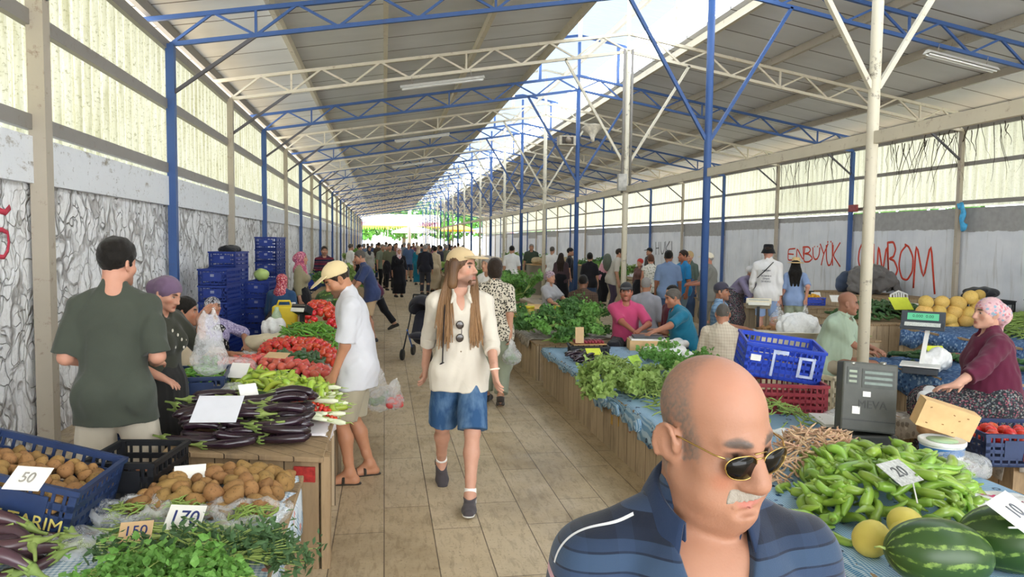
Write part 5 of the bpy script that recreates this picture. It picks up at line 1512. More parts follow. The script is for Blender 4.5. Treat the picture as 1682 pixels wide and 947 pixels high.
M_TOM = skin_mat('#c5301f', '#d8452c', 'tomato_skin', 8, .22, .12, None, .02, .5, .3); M_TOMP = skin_mat('#d2544a', '#dd6a5a', 'pink_tomato_skin', 8, .28, .1, None, .02, .5, .2)
M_CUC = skin_mat('#2c4a26', '#3f6434', 'cucumber_skin', 20, .4, .15, '#5f7d4c'); M_BEAN = skin_mat('#7f9a4a', '#9db25e', 'green_bean', 9, .5, .14); M_BORL = skin_mat('#dec29c', '#cda183', 'borlotti_pod', 26, .6, .14, '#a8504e')
M_MELON = skin_mat('#d2c558', '#e0d070', 'yellow_melon_skin', 16, .5, .06); M_CANT = skin_mat('#c9a250', '#d9b76a', 'netted_melon_skin', 26, .6, .1, '#a98a4a', .4)
M_STEM = plain('#7f9a3c', .6, .15)
def egg_p(L=.30, bend=.04, seed=0, m=None):
    r = bpy.data.objects.new('aubergine', None)
    n = 11; pts = []; rad = []
    for i in range(n):
        t = i / (n - 1); pts.append((L * (t - .45), bend * math.sin(PI * t) + .01 * math.sin(3 * t + seed), 0))
        rad.append(.027 * min(1, (t / .10 + .12)) ** .5 * (1 if t < .5 else 1 - .38 * (t - .5) / .5) if t < .97 else .014)
    rad[0] = .008
    b = MB().tube(pts, rad, 10); bo = bpy.data.objects.new('fruit', b.mesh()); bo.data.materials.append(m or M_EGG); bo.parent = r
    e = Vector(pts[-1]); d = (Vector(pts[-1]) - Vector(pts[-2])).normalized()
    c = MB().tube([e - d * .028, e - d * .01, e + d * .008, e + d * .03, e + d * .062 + Vector((0, .01, .006))], [.0195, .0205, .012, .007, .006], 8)
    for k in range(5):
        a = 2 * PI * k / 5; o_ = Vector((0, math.cos(a), math.sin(a))); c.tube([e - d * .012 + o_ * .019, e - d * .05 + o_ * .0225], [.008, .002], 5)
    co = bpy.data.objects.new('calyx', c.mesh()); co.data.materials.append(M_CALYX); co.parent = r
    return r
def pepper_p(L=.17, r0=.020, bend=.03, seed=0, m=None, name='green_pepper', stem=True):
    r = bpy.data.objects.new(name, None); rr = random.Random(seed); n = 10; pts = []; rad = []
    k1, k2 = rr.uniform(-1, 1), rr.uniform(1.5, 4)
    for i in range(n):
        t = i / (n - 1); pts.append((L * (t - .5), bend * math.sin(PI * t * (1 if seed % 3 else 1.7)) + .006 * k1 * math.sin(k2 * t * 2), .008 * k1 * t * t)); rad.append(r0 * (.75 + .25 * min(1, t * 6)) * (1 - .85 * t ** 2.2) * (1 + .06 * math.sin(9 * t + seed)))
    b = MB().tube(pts, rad, 8); bo = bpy.data.objects.new('pod', b.mesh()); bo.data.materials.append(m or M_PEP); bo.parent = r
    if stem:
        e = Vector(pts[0]); c = MB().tube([e + Vector((.006, 0, 0)), e - Vector((.004, 0, 0)), e - Vector((.03, .006 * k1, -.008))], [r0 * .55, r0 * .35, .0035], 6)
        co = bpy.data.objects.new('stem', c.mesh()); co.data.materials.append(M_STEM); co.parent = r
    return r
def single(name, mb, m):
    o = bpy.data.objects.new(name, mb.mesh()); o.data.materials.append(m); return o
def pod_p(name, L, r0, bend, seed, m, n=6, k=5):
    rr = random.Random(seed); w = rr.uniform(.5, 1.5)
    pts = [(L * (i / (n - 1) - .5), bend * math.sin(PI * i / (n - 1) * w), .004 * math.sin(i * 1.7 + seed)) for i in range(n)]
    return single(name, MB().tube(pts, [r0 * (.3 if i in (0, n - 1) else 1) for i in range(n)], k), m)
def put(proto, loc, rot, label, cat, group, scale=1.0):
    o = copy_tree(proto); o.location = loc; o.rotation_euler = rot; o.scale = (scale,) * 3
    tag(o, label, cat, group); return o
def quad_pt(q, u, v): 
    a = Vector(q[0]).lerp(Vector(q[1]), u); b = Vector(q[3]).lerp(Vector(q[2]), u); return a.lerp(b, v)
def mound(u, v): return (1 - (2 * u - 1) ** 4) * (1 - (2 * v - 1) ** 4)
def heap(protos, quad, z0, mh, n, dist, label, cat, group, rot='any', yaw=None, zj=.3, sc_=(.85, 1.15), seed=1, tries=60, mf=mound, jit=.35, sink=0.):
    """pile of separate pieces over a four-cornered patch (plan corners), following a mound"""
    rr = random.Random(seed); P = []; cnt = 0
    q = [(p[0], p[1], 0) for p in quad]
    for i in range(n * tries):
        if cnt >= n: break
        u, v = rr.random(), rr.random(); p = quad_pt(q, u, v); z = z0 + mh * mf(u, v) + rr.random() * dist * zj
        c = Vector((p.x, p.y, z))
        if any((c - d).length_squared < dist * dist for d in P): continue
        P.append(c); cnt += 1
        if rot == 'any': e = (rr.uniform(-1, 1), rr.uniform(-1, 1), rr.uniform(0, 6.3))
        else: e = (rr.uniform(0, 6.3) if rot == 'roll' else rr.uniform(-.25, .25), rr.uniform(-jit, jit) * .6, (rr.uniform(0, 6.3) if yaw is None else yaw + rr.gauss(0, jit)))
        put(rr.choice(protos), c, e, label, cat, group, rr.uniform(*sc_))
    return cnt
def pxq(pts, z): return [at_z(x, y, z) for x, y in pts]
def card(pix, D, w, h, m, lab, txt=None, tm=None, tilt=55, yaw=0, tsize=None, z=None, roll=0, stick=None):
    q = at_d(*pix, D) if z is None else at_z(*pix, z)
    r = empty('price_card', q); r.rotation_euler = (R(tilt), R(roll), R(yaw)); tag(r, lab, 'price card')
    bevel(MB().b6(-w / 2, w / 2, -h / 2, h / 2, -.0015, .0015).build('card', m, r), .001, 1)
    if txt: lettering(txt, tsize or h * .8, tm, r, (0, 0, .003), (0, 0, 0))
    if stick: MB().tube([(0, -h / 2, 0), stick], .004, 6).build('stick', P_WHITE, r)
    return r
M_CARD = plain('#eceae4', .7, .03); M_TAN = plain('#cfae84', .8, .06); M_YEL = plain('#d3de45', .6, .05); INK = plain('#27346e', .6, .05); INKG = plain('#9a968e', .7)

def mat_plastic(name, alpha=.45, tint=(.95, .96, .97)):
    t = NT(name); v = t.coord()
    tr = t.n('ShaderNodeBsdfTransparent'); tr.inputs['Color'].default_value = (.97, .97, .97, 1)
    b = t.n('ShaderNodeBsdfPrincipled'); b.inputs['Base Color'].default_value = (*tint, 1); b.inputs['Roughness'].default_value = .28
    b.inputs['Specular IOR Level'].default_value = .6
    h = t.noise(v, 18, 5, .6, 1.2); t.l(t.bump(h, .35, .02), b.inputs['Normal'])
    mx = t.n('ShaderNodeMixShader'); t.l(t.math('MULTIPLY_ADD', h, .5, alpha - .25), mx.inputs[0]); t.l(tr.outputs[0], mx.inputs[1]); t.l(b.outputs[0], mx.inputs[2]); t.l(mx.outputs[0], t.out.inputs['Surface'])
    return t.m
M_CLEAR = mat_plastic('clear_bag', .25); M_MILKY = mat_plastic('milky_bag', .9, (.88, .88, .87))
def lump_bag(c, r, m, lab, seed=1, noise=(.012, 26), cat='plastic bag', extra=None, h=.012, knots=True, name='plastic_bag'):
    """a crumpled bag lying or standing, irregular and creased"""
    S = Shape(.05); rr = np.random.RandomState(seed)
    S.ell((0, 0, r[2] * .8), (r[0] * .8, r[1] * .8, r[2] * .8))
    for i in range(6):
        a = rr.uniform(0, 6.3); d = V3(math.cos(a) * r[0] * .55, math.sin(a) * r[1] * .55, r[2] * rr.uniform(.3, 1.1)); S.ell(d, (r[0] * rr.uniform(.3, .5), r[1] * rr.uniform(.3, .5), r[2] * rr.uniform(.3, .55)), rotm(rr.uniform(0, 360), rr.uniform(-40, 40)))
    if extra: extra(S)
    if extra: S.k = .012; extra(S)
    S.cut((0, 0, 0.002), (0, 0, -1))
    if m is M_MILKY: noise = (.022, 24)
    v, F = S.build(h, (noise[0], noise[1], seed)); o = link(name, np_mesh(name, v, F), m); o.location = c; tag(o, lab, cat); return o
def carrier(c, w, hgt, m, lab, content, cm, seed=1, name='carrier_bag'):
    """a filled carrier bag hanging from two handles at its top; c = handle point"""
    r = empty(name, c); tag(r, lab, 'carrier bag')
    S = Shape(.04); S.ell((0, 0, -hgt * .68), (w * .5, w * .38, hgt * .30)); S.cone((0, 0, -hgt * .6), (0, 0, -hgt * .18), w * .42, w * .10, ax=V3(0, 1, 0), fl=.6)
    for s in (-1, 1): S.cone((s * .03, 0, -hgt * .25), (s * .012, 0, .0), .022, .014, .02, ax=V3(0, 1, 0), fl=.4)
    v, F = S.build(.011, (.007, 40, seed)); link('bag', np_mesh('bag', v, F), m, r)
    mb = MB(); rr = random.Random(seed)
    for i in range(9): mb.ball((rr.uniform(-.28, .28) * w, rr.uniform(-.18, .18) * w, -hgt * rr.uniform(.6, .84)), (.035, .03, .03), 8, 6, (rr.random(), rr.random(), 0))
    o = mb.build('contents', cm, r); o['kind'] = 'stuff'; return r

# ---- leafy bunches
def bunch_p(name, L, spread, nl, leaf, ns, m_leaf, m_stem, seed, curl=.3, wide=.7):
    """stems tied at one end, leaves at the other; lies along +X"""
    r = bpy.data.objects.new(name, None); rr = np.random.RandomState(seed); st = MB(); lf = MB()
    for i in range(ns):
        e = np.array([L * rr.uniform(.5, .95), rr.normal() * spread * .6, abs(rr.normal()) * spread * .5 + .01]); st.tube([(-.02, e[1] * .1, .01), tuple(e * .5 + [0, 0, .01]), tuple(e)], [.0028, .0024, .0015], 4, caps=False)
    for i in range(nl):
        t = rr.uniform(.35, 1.0); c = np.array([L * t, rr.normal() * spread * t, abs(rr.normal()) * spread * .7 + .008])
        a = unit(rr.normal(size=3) + [.6, 0, .25]); b = unit(np.cross(a, rr.normal(size=3) + [0, 0, 1.5])); n = np.cross(a, b); s = leaf * rr.uniform(.6, 1.3)
        lf.add([c - a * s, c - a * s * .2 + b * s * wide + n * s * curl, c + a * s * .4 + b * s * wide * .7, c + a * s, c + a * s * .4 - b * s * wide * .7, c - a * s * .2 - b * s * wide + n * s * curl, c], [(0, 1, 6), (1, 2, 6), (2, 3, 6), (3, 4, 6), (4, 5, 6), (5, 0, 6)], 0, False)
    a = bpy.data.objects.new('leaves', lf.mesh()); a.data.materials.append(m_leaf); a.parent = r
    if ns: b = bpy.data.objects.new('stems', st.mesh()); b.data.materials.append(m_stem); b.parent = r
    return r
def leafmat(hexa, hexb, name):
    t = NT(name); oi = t.n('ShaderNodeObjectInfo'); v = t.coord()
    c = t.mix(t.noise(v, 25, 3), h2l(hexa), h2l(hexb)); hs = t.n('ShaderNodeHueSaturation'); t.l(c, hs.inputs['Color']); t.l(t.math('MULTIPLY_ADD', oi.outputs['Random'], .3, .85), hs.inputs['Value'])
    b = t.n('ShaderNodeBsdfPrincipled'); t.l(hs.outputs['Color'], b.inputs['Base Color']); b.inputs['Roughness'].default_value = .5; b.inputs['Specular IOR Level'].default_value = .3
    tr = t.n('ShaderNodeBsdfTranslucent'); t.l(hs.outputs['Color'], tr.inputs['Color']); mx = t.n('ShaderNodeMixShader'); mx.inputs[0].default_value = .3
    t.l(b.outputs[0], mx.inputs[1]); t.l(tr.outputs[0], mx.inputs[2]); t.l(mx.outputs[0], t.out.inputs['Surface']); return t.m
L_PARS = leafmat('#5c8f3f', '#82b058', 'parsley_leaf'); L_DARK = leafmat('#4a6a42', '#5f7f54', 'rocket_leaf'); L_LET = leafmat('#86a352', '#a5bd70', 'lettuce_leaf'); L_MID = leafmat('#629646', '#86b45e', 'greens_leaf'); S_PALE = plain('#a9bd6c', .5, .15); S_WHITE = plain('#dfe3c4', .5, .1)
PARS = [bunch_p('parsley_bunch', .30, .06, 230, .017, 30, L_PARS, S_PALE, i) for i in range(3)]
ROCK = [bunch_p('herb_bunch', .30, .055, 170, .019, 26, L_DARK, S_PALE, 10 + i, .1, .4) for i in range(2)]
GREENS = [bunch_p('greens_bunch', .32, .08, 170, .030, 14, L_MID, S_PALE, 20 + i, .5, .8) for i in range(3)]
LETT = [bunch_p('lettuce', .24, .07, 110, .042, 0, L_LET, S_PALE, 30 + i, .7, .85) for i in range(3)]
SPIN = [bunch_p('dark_greens_bunch', .32, .08, 180, .028, 10, leafmat('#4a7340', '#679250', 'dark_greens_leaf'), S_PALE, 40 + i, .5, .7) for i in range(2)]
# ================================================================ sellers and shoppers further off
def seat_for(p, lab):
    x, y = p.root.location.x, p.root.location.y
    SEATS.append((x, y, p.sitz, p.root.rotation_euler.z, lab))
SEATS = []
JEANS = cloth('#3c4f6e'); BLACKC = cloth('#1b1b1f'); GREYT = cloth('#5a5a5c'); KHAKI = cloth('#8c8368')
def man(label, px, D, face, top, bottom=JEANS, hair=HAIR_DARK, H=1.72, sleeve=.9, capm=None, py=470, res=.012, sit=None, seat=None, short=False, stub=.3, hairkw=None, belly=0., shoe=None, tk=None, **kw):
    p = pers(label, px, py, D, face, H=H, res=res, sit=sit, stubble=stub, seed=int(px * 7 + D), **kw)
    p.body(1, 1, belly, True); p.shirt(top, sleeve, .15, .016, belly, 'shirt', .005 if res < .015 else 0)
    p.trousers(bottom, .95 if short else 1.95, .014, 'shorts' if short else 'trousers', .004 if res < .015 else 0)
    if hair: p.hair(hair, **(hairkw or {}))
    if capm: p.cap(capm)
    p.shoes(shoe or DARKRUB)
    if sit is not None: seat_for(p, seat or 'crate under a seated seller')
    return p
def woman(label, px, D, face, top, bottom=BLACKC, scarf=None, hair=HAIR_DARK, H=1.62, sleeve=1.6, py=470, res=.012, sit=None, seat=None, drape=True, bun=0., long=False, trousers=False, hem=.14, top2=None, **kw):
    p = pers(label, px, py, D, face, H=H, res=res, sit=sit, fem=True, seed=int(px * 5 + D), **kw)
    p.body(.92, .9, 0, True); p.shirt(top, sleeve, hem if sit is None else .04, .016, 0, 'blouse', .005 if res < .015 else 0)
    if trousers: p.trousers(bottom, 1.9, .016)
    else: p.skirt(bottom, .12, .025, .24)
    if scarf: p.scarf(scarf, drape, bun)
    elif long: p.long_hair(hair, .32)
    else: p.hair(hair, .016, .05, -.09, top=.01)
    p.shoes(DARKRUB)
    if sit is not None: seat_for(p, seat or 'crate under a seated seller')
    return p
BFLOR = pat_floral('black_white_floral', '#1f1e22', ['#d9d4cc', '#bdb7ae', '#1f1e22'], 34, .4); LILAC = pat_floral('lilac_print', '#9d93b5', ['#c7bfd6', '#7d7298', '#b6accb'], 60, .5)
DOTS = pat_floral('dark_dotted_cotton', '#4a4443', ['#8b827c', '#6e6660'], 90, .4); REDSC = pat_floral('red_pink_scarf', '#a8404e', ['#d98a98', '#7c3a5c', '#e0b0a8', '#b84a3c'], 70, .55); ROSESC = pat_floral('rose_scarf', '#b0566e', ['#e0a8b4', '#7a4068', '#c86a7c'], 75, .55)
PINKSC = pat_floral('white_pink_scarf', '#d5c4c8', ['#c0707c', '#a84a60', '#e6dadc'], 34, .5); GREYSC = pat_floral('grey_black_scarf', '#9a98a0', ['#2c2b30', '#c8c6cc', '#54525a'], 55, .5); LEO = pat_floral('black_cream_print', '#c9c0ad', ['#2b2926', '#4a453f', '#2b2926'], 48, .44); WPAT = pat_floral('white_leaf_print', '#e4e0d6', ['#b4b09c', '#8f9484'], 24, .35)
# left side
man('black-haired man in beige shirt sitting behind the second left stall', 300, 6.35, 78, cloth('#b0a28a'), cloth('#39414f'), HAIR_BLACK, sleeve=1.5, sit=.45, res=.009, py=540, skin='#a8765c', hairkw=dict(grow=.014), hand_r=(.2, .34, .72), hand_l=(-.2, .36, .80), head=(0, -4, 0), seat='crate under the beige shirt man')
p = woman('woman in lilac blouse with grey patterned head wrap sitting beyond the beige shirt man', 350, 8.3, 48, LILAC, BFLOR, GREYSC, sleeve=1.0, sit=.36, res=.009, py=550, drape=False, bun=.8, head=(-20, 4, 0), hand_l=('px', 404, 566, 8.3), elb_l=(-1, .2, .1), hand_r=('px', 352, 573, 8.1), skin='#b08068', seat='crate under the lilac blouse woman', H=1.6)
o = Shape(.03); o.cone(p.C + p.fwd * .06 - p.up2 * .02, p.P + p.fwd0 * .08, .14, .17, ax=p.fwd, fl=.55); sdf_obj('apron', o, .012, BFLOR, p.root)
woman('stooping woman in dark blue with red patterned scarf, her back to the camera', 460, 11.3, 158, cloth('#2d4a6c'), DOTS, REDSC, sit=.48, py=500, lean=10, seat='crate under the stooping woman in blue', b=1.2)
woman('woman in khaki jacket and rose scarf behind the stooping woman', 494, 12.6, 75, cloth('#8d8468'), BLACKC, ROSESC, H=1.66, drape=True, bun=1.2)
man('man in maroon and navy striped shirt by the left wall', 533, 18.6, 8, pat_stripe('maroon_navy_stripe', [(0, '#6b2a38'), (.38, '#262a3c'), (.55, '#8d4a52'), (.62, '#262a3c')], .14), H=1.70, sleeve=1.3)
man('man in white shirt far along the left wall', 576, 26, 120, cloth('#dfe0de'), BLACKC, HAIR_SALT, res=.016)
woman('woman in mustard yellow blouse far along the left wall', 590, 28, 70, cloth('#b98f2c'), BLACKC, None, HAIR_BLACK, res=.016, H=1.68)
p = man('grey-haired man in navy t-shirt and beige shorts stooping over the left stall', 611, 13.3, -82, cloth('#39456a'), cloth('#c0a684'), HAIR_SALT, H=1.72, short=True, lean=26, bend=10, head=(0, -12, 0), res=.010, skin='#bd8a70', hand_l=(-.2, .42, .88), hand_r=(.2, .45, .92), shoe=cloth('#3a3a40'))
woman('woman in black headscarf and maroon top stretching back one leg behind the navy t-shirt man', 618, 14.6, -85, cloth('#5c2f44'), BLACKC, cloth('#17161a'), H=1.6, lean=48, bend=30, trousers=True, hand_l=(-.2, .6, .8), hand_r=(.2, .6, .8), foot_r=(.1, -.42, .10), foot_l=(-.1, .15, .085), pitch_r=-20)
# the aisle
p = woman('woman in long black dress and pink patterned scarf walking up the aisle', 655, 23.8, 12, cloth('#17161b'), cloth('#17161b'), PINKSC, H=1.64, res=.013, hem=.2, b=1.1)
lump_bag((p.root.location.x - .38, p.root.location.y - .05, .78), (.16, .1, .26), cloth('#1d1b20'), 'black handbag at the side of the woman in the long black dress', 51, (.004, 20), cat='handbag', name='handbag')
man('man in blue shirt and navy shorts in the aisle behind the black dress', 671, 33, 5, cloth('#4f6488'), cloth('#2c3850'), HAIR_GREY, H=1.76, short=True, res=.016)
woman('woman in long turquoise dress in the aisle', 687, 30.5, 172, cloth('#1f7590'), cloth('#1f7590'), cloth('#bda48c'), H=1.66, res=.016, hem=.2)
man('grey-haired man in dark jacket walking away down the aisle', 698, 25.2, 172, cloth('#25252d'), cloth('#38383f'), HAIR_GREY, H=1.73, sleeve=1.9, res=.014)
woman('dark-haired woman in long beige coat in the aisle', 714, 26.5, 150, cloth('#c0ae92'), cloth('#c0ae92'), None, HAIR_BLACK, H=1.66, sleeve=1.9, res=.014, hem=.2)
man('person in dark top and jeans beyond the beige coat', 724, 31, 170, cloth('#3d3a44'), JEANS, HAIR_BLACK, H=1.66, res=.016)
man('man in grey green shirt on the left edge of the aisle crowd', 628, 28, 30, cloth('#77806f'), BLACKC, HAIR_GREY, H=1.72, res=.016)
man('man in olive shirt and black trousers beside the woman in black dress', 640, 27, 12, cloth('#5f604c'), BLACKC, HAIR_DARK, H=1.75, res=.016)
far = [(604, 41, '#8a8f98', 'grey'), (611, 37, '#3c4a6a', 'navy'), (619, 48, '#a88a7a', 'tan'), (634, 44, '#7a4a4c', 'brick red'), (648, 40, '#54606a', 'slate'), (661, 46, '#b8b0a4', 'pale beige'), (679, 42, '#6a3f4a', 'wine red'), (684, 52, '#c9c4bc', 'off white'), (705, 45, '#4c5a4e', 'dark green'), (704, 39, '#8c6f5a', 'brown'), (730, 36, '#3f5f8c', 'blue'), (738, 47, '#2e2e34', 'black'), (747, 34, '#8f8a94', 'lilac grey'), (598, 33, '#5a6a86', 'steel blue'), (606, 30, '#a5a29a', 'light grey'), (622, 34, '#4a4038', 'dark brown'), (632, 31, '#9a9488', 'stone'), (644, 33, '#6d5566', 'plum'), (651, 36, '#8a5d50', 'rust'), (664, 38, '#7d8a94', 'blue grey'), (676, 36, '#b5a08a', 'sand'), (692, 37, '#45505e', 'dark slate'), (701, 34, '#7c7466', 'taupe'), (711, 36, '#94606a', 'dusty rose'), (721, 34, '#556a80', 'denim blue'), (733, 31, '#6a6a58', 'moss'), (741, 38, '#c8beb0', 'ivory'), (752, 40, '#5d4a58', 'aubergine'), (760, 36, '#39424c', 'charcoal')]
for i, (px, D, c, n) in enumerate(far):
    f = [0, 170, 20, 160, 90, -90][i % 6]
    if i % 3 == 2: woman('far shopper in %s dress in the aisle crowd' % n, px, D, f, cloth(c), cloth(c), [cloth('#5a4a5c'), cloth('#b9a99a'), cloth('#34323a')][i % 3], H=1.6 + .02 * (i % 4), res=.022, hem=.2)
    else: man('far shopper in %s shirt in the aisle crowd' % n, px, D, f, cloth(c), [JEANS, BLACKC, KHAKI][i % 3], [HAIR_DARK, HAIR_GREY, HAIR_BLACK][i % 3], H=1.68 + .03 * (i % 4), res=.022)
p = pers('woman in black and cream print blouse and sage trousers walking away behind the long-haired man', 812, 540, 8.3, 172, H=1.66, fem=True, b=1.1, res=.009, hand_r=('px', 838, 552, 8.2), fd_r=(0, .1, -1), pn_r=(-1, 0, 0), elb_r=(.3, -1, 0), curl_r=1.0, foot_l=(-.1, .1, .085), foot_r=(.1, -.16, .12), pitch_r=-25, seed=77)
p.body(.92, .9, 0, True); p.shirt(LEO, .95, .14, .02, 0, 'blouse', .006); p.trousers(cloth('#8e9480'), 1.9, .022, flare=.02); p.hair(HAIR_DARK, .022, .05, -.10, 'hair', lambda S, h, s, M: S.ell(h(0, -.03, -.04), (.088 * s, .08 * s, .075 * s), M, .03), top=.012); p.shoes(cloth('#3a332f'))
woman('woman in white blouse behind the print blouse woman', 806, 11.2, -40, cloth('#dcdad6'), cloth('#55504a'), None, HAIR_GREY, H=1.64, lean=10)
# right of the aisle
man('man in white t-shirt with his back turned near the blue columns', 840, 22, 165, cloth('#e2e2e0'), KHAKI, HAIR_BLACK, H=1.75, res=.013)
man('grey-haired man in dark green shirt behind the draped stand', 872, 27.3, 5, cloth('#3f4a3c'), BLACKC, HAIR_GREY, H=1.80, res=.014, belly=.2, b=1.1)
man('man in white shirt right of the draped stand', 906, 24.4, 165, cloth('#e4e2de'), JEANS, HAIR_SALT, H=1.72, res=.014)
woman('woman with long dark brown hair right of the draped stand', 921, 20, 170, cloth('#4a3a3e'), BLACKC, None, HAIR_DARK, H=1.58, long=True, res=.013)
man('man in black cap and black shirt left of the blue column', 935, 22, 85, cloth('#26252a'), JEANS, HAIR_DARK, H=1.70, capm=cloth('#1d1c20'), res=.014)
p = woman('woman in black t-shirt with hair tied back, seen from behind', 968, 18.6, 176, cloth('#1e1d21'), JEANS, None, HAIR_BLACK, H=1.60, sleeve=.9, trousers=True, res=.012)
woman('stooping woman in pink blouse and white scarf by the right stalls', 986, 21.5, 120, cloth('#c98f96'), BLACKC, cloth('#d9d4d2'), H=1.62, lean=30, res=.014)
p = man('man with grey-green backpack stooping right of the woman in black t-shirt', 1003, 19.4, 88, cloth('#bdb6a8'), cloth('#4a4050'), HAIR_DARK, H=1.76, lean=26, res=.013)
S = Shape(.03); S.ell(p.C - p.fwd * .22 - p.up2 * .02, (.16, .12, .24)); bp = empty('backpack', (0, 0, 0)); bp.matrix_world = p.root.matrix_basis.copy(); tag(bp, 'grey-green backpack worn by the stooping man', 'bag'); sdf_obj('pack_body', S, .014, cloth('#5c6154'), bp, (.006, 24, 2))
man('young man in black cap and dark top near the grey letters', 1066, 23.8, -60, cloth('#3a2e2a'), BLACKC, HAIR_DARK, H=1.72, capm=cloth('#1d1d1f'), res=.014)
woman('woman in bright red head scarf left of the white print top', 1051, 18.8, -40, cloth('#6a4a44'), BLACKC, cloth('#b83a34'), H=1.48, res=.013, drape=False)
woman('woman in white leaf print top with bare arms, seen from behind', 1068, 17, 175, WPAT, BLACKC, None, cloth('#5d3c2c'), H=1.60, sleeve=0.12, trousers=True, res=.012, skin='#c48a72')
man('man in grey-blue shirt standing with his back turned', 1097, 14.7, 178, cloth('#6f82a0'), JEANS, HAIR_BLACK, H=1.73, res=.010, hairkw=dict(grow=.014), skin='#8f5f48')
man('man in bright blue t-shirt talking beside the grey-blue shirt', 1122, 15.4, -62, cloth('#2a7fb4'), cloth('#6f7f88'), HAIR_DARK, H=1.74, res=.011, hand_r=(.12, .34, 1.05), elb_r=(.8, -.8, -.3), skin='#a8694e')
woman('fair-haired woman behind the bright blue t-shirt man', 1132, 17.4, -30, cloth('#58655c'), JEANS, None, cloth('#b59a6c'), H=1.68, res=.014)
man('man in grey polo and cream cap partly behind the blue column', 1163, 14.2, -80, cloth('#77766f'), cloth('#6c6a60'), HAIR_GREY, H=1.70, capm=cloth('#d8d0ba'), res=.011, belly=.5, b=1.15, hand_r=(.12, .32, 1.08), hand_l=(-.05, .34, 1.06), elb_l=(-.8, -.7, -.3), elb_r=(.8, -.7, -.3), skin='#b87d66')
man('man in brown check shirt sitting with his back turned before the navy crates', 957, 12.35, 168, pat_check('brown_check', '#5a483c', '#3c2f2a', .04, .3), BLACKC, HAIR_BLACK, sit=.42, py=500, b=1.1, seat='crate under the brown check shirt man', skin='#7d5540')
p = woman('woman in grey t-shirt and floral head scarf sitting behind the leafy heaps', 902, 13.2, 52, cloth('#a5a4a6'), cloth('#2f3440'), pat_floral('mauve_scarf', '#a8949c', ['#7a6470', '#cfc2c4', '#8f7a84'], 40, .45), sit=.50, py=500, sleeve=.85, drape=False, tail=.18, hand_r=(.16, .38, .72), hand_l=(-.16, .40, .70), skin='#b98a70', seat='crate under the grey t-shirt woman') if False else woman('woman in grey t-shirt and floral head scarf sitting behind the leafy heaps', 902, 13.2, 52, cloth('#a5a4a6'), cloth('#2f3440'), pat_floral('mauve_scarf', '#a8949c', ['#7a6470', '#cfc2c4', '#8f7a84'], 40, .45), sit=.50, py=500, sleeve=.85, drape=False, bun=1.0, hand_r=(.16, .38, .72), hand_l=(-.16, .40, .70), skin='#b98a70', seat='crate under the grey t-shirt woman')
p = man('man in pink t-shirt and black cap sitting behind the leafy heap', 1028, 10.0, -2, cloth('#c04a72'), cloth('#2a2a30'), HAIR_DARK, sit=.43, py=520, capm=cloth('#2f2e30'), res=.009, lean=8, hand_r=('px', 1040, 543, 9.6), hand_l=('px', 1052, 541, 9.55), elb_l=(-.9, -.5, -.4), elb_r=(.9, -.5, -.4), skin='#a86a54', seat='crate under the pink t-shirt man', b=1.05)
p.HR
man('grey-haired man in light grey shirt sitting with his back to the pink t-shirt man', 1060, 11.6, 165, cloth('#9b9ba3'), BLACKC, HAIR_GREY, sit=.42, py=510, sleeve=1.0, b=1.08, seat='crate under the light grey shirt man', skin='#a8765c')
man('man in teal polo shirt leaning over his hands, facing left', 1128, 9.7, -72, cloth('#23708c'), cloth('#2b3848'), HAIR_SALT, sit=.40, py=540, res=.009, lean=20, head=(0, -14, 0), hand_l=('px', 1068, 548, 9.2), hand_r=('px', 1078, 542, 9.7), elb_l=(-.6, -.6, -.6), belly=.3, b=1.12, skin='#b07a60', seat='crate under the teal polo man')
man('person in maroon top behind the teal polo man', 1104, 10.7, -60, cloth('#632838'), BLACKC, HAIR_BLACK, sit=.36, py=540, sleeve=1.9, res=.011, seat='crate under the maroon top person')
man('man in dark cap and light blue patterned shirt sitting right of the blue column', 1182, 10.2, 75, pat_check('blue_plaid', '#86a2bc', '#5d7c9c', .05, .35), JEANS, HAIR_SALT, sit=.43, py=520, capm=cloth('#43414e'), res=.010, skin='#a8765c', hand_r=(.2, .4, .72), seat='crate under the dark cap man')
p = man('grey-haired man in pale checkered shirt sitting with his back turned, in glasses', 1186, 8.6, 162, pat_check('pale_tattersall', '#cfc3b0', '#a08c78', .035, .12), BLACKC, HAIR_SALT, sit=.27, py=560, res=.008, b=1.15, hairkw=dict(grow=.005), skin='#b48068', seat='low crate under the checkered shirt man', head=(20, 0, 0))
for g in (-1, 1): MB().tube([p.hp(g * .066, .075, .006), p.hp(g * .082, .0, .006), p.hp(g * .080, -.03, -.008)], .002, 6).build('glasses_temple', DARKRUB, p.root)
# two visitors in hats
p = man('tall man in white printed jumper and black bucket hat, seen from behind', 1260, 13.5, 172, cloth('#dcdad8', .04), cloth('#8fa6cc'), HAIR_DARK, H=1.88, sleeve=1.9, res=.009, short=True, py=470, hand_r=('px', 1280, 490, 13.4), hand_l=(-.30, .12, .92), skin='#c4907c')
p.brim_hat(cloth('#1a1a1d'), .135, 'bucket_hat', None, .6, .075)
for i, (t_, z) in enumerate((('HHINIH', .02), ('IN NIHIHI', -.08), ('ZINIHI', -.13), ('20182022', -.18))):
    c = p.C - p.fwd * (.158 if i else .150) + p.up2 * z; lettering(t_, .042, cloth('#4a4d5c'), p.root, c, (R(90), 0, 0), 'printed_lettering')
MB().tube([p.C - p.rt * .16 - p.fwd * .12 - p.up2 * .12, p.C - p.fwd * .162 + p.up2 * .02 - p.rt * .02, p.S + p.rt * .10 - p.fwd * .09 + p.up2 * .02, p.S + p.rt * .11 + p.fwd * .02 + p.up2 * .03], .017, 8, flat=.4).build('shoulder_strap', BLACKC, p.root)
w_ = p.root.matrix_basis @ Vector(p.arm['r'][2]); BH = (w_.x, w_.y, w_.z - .12)
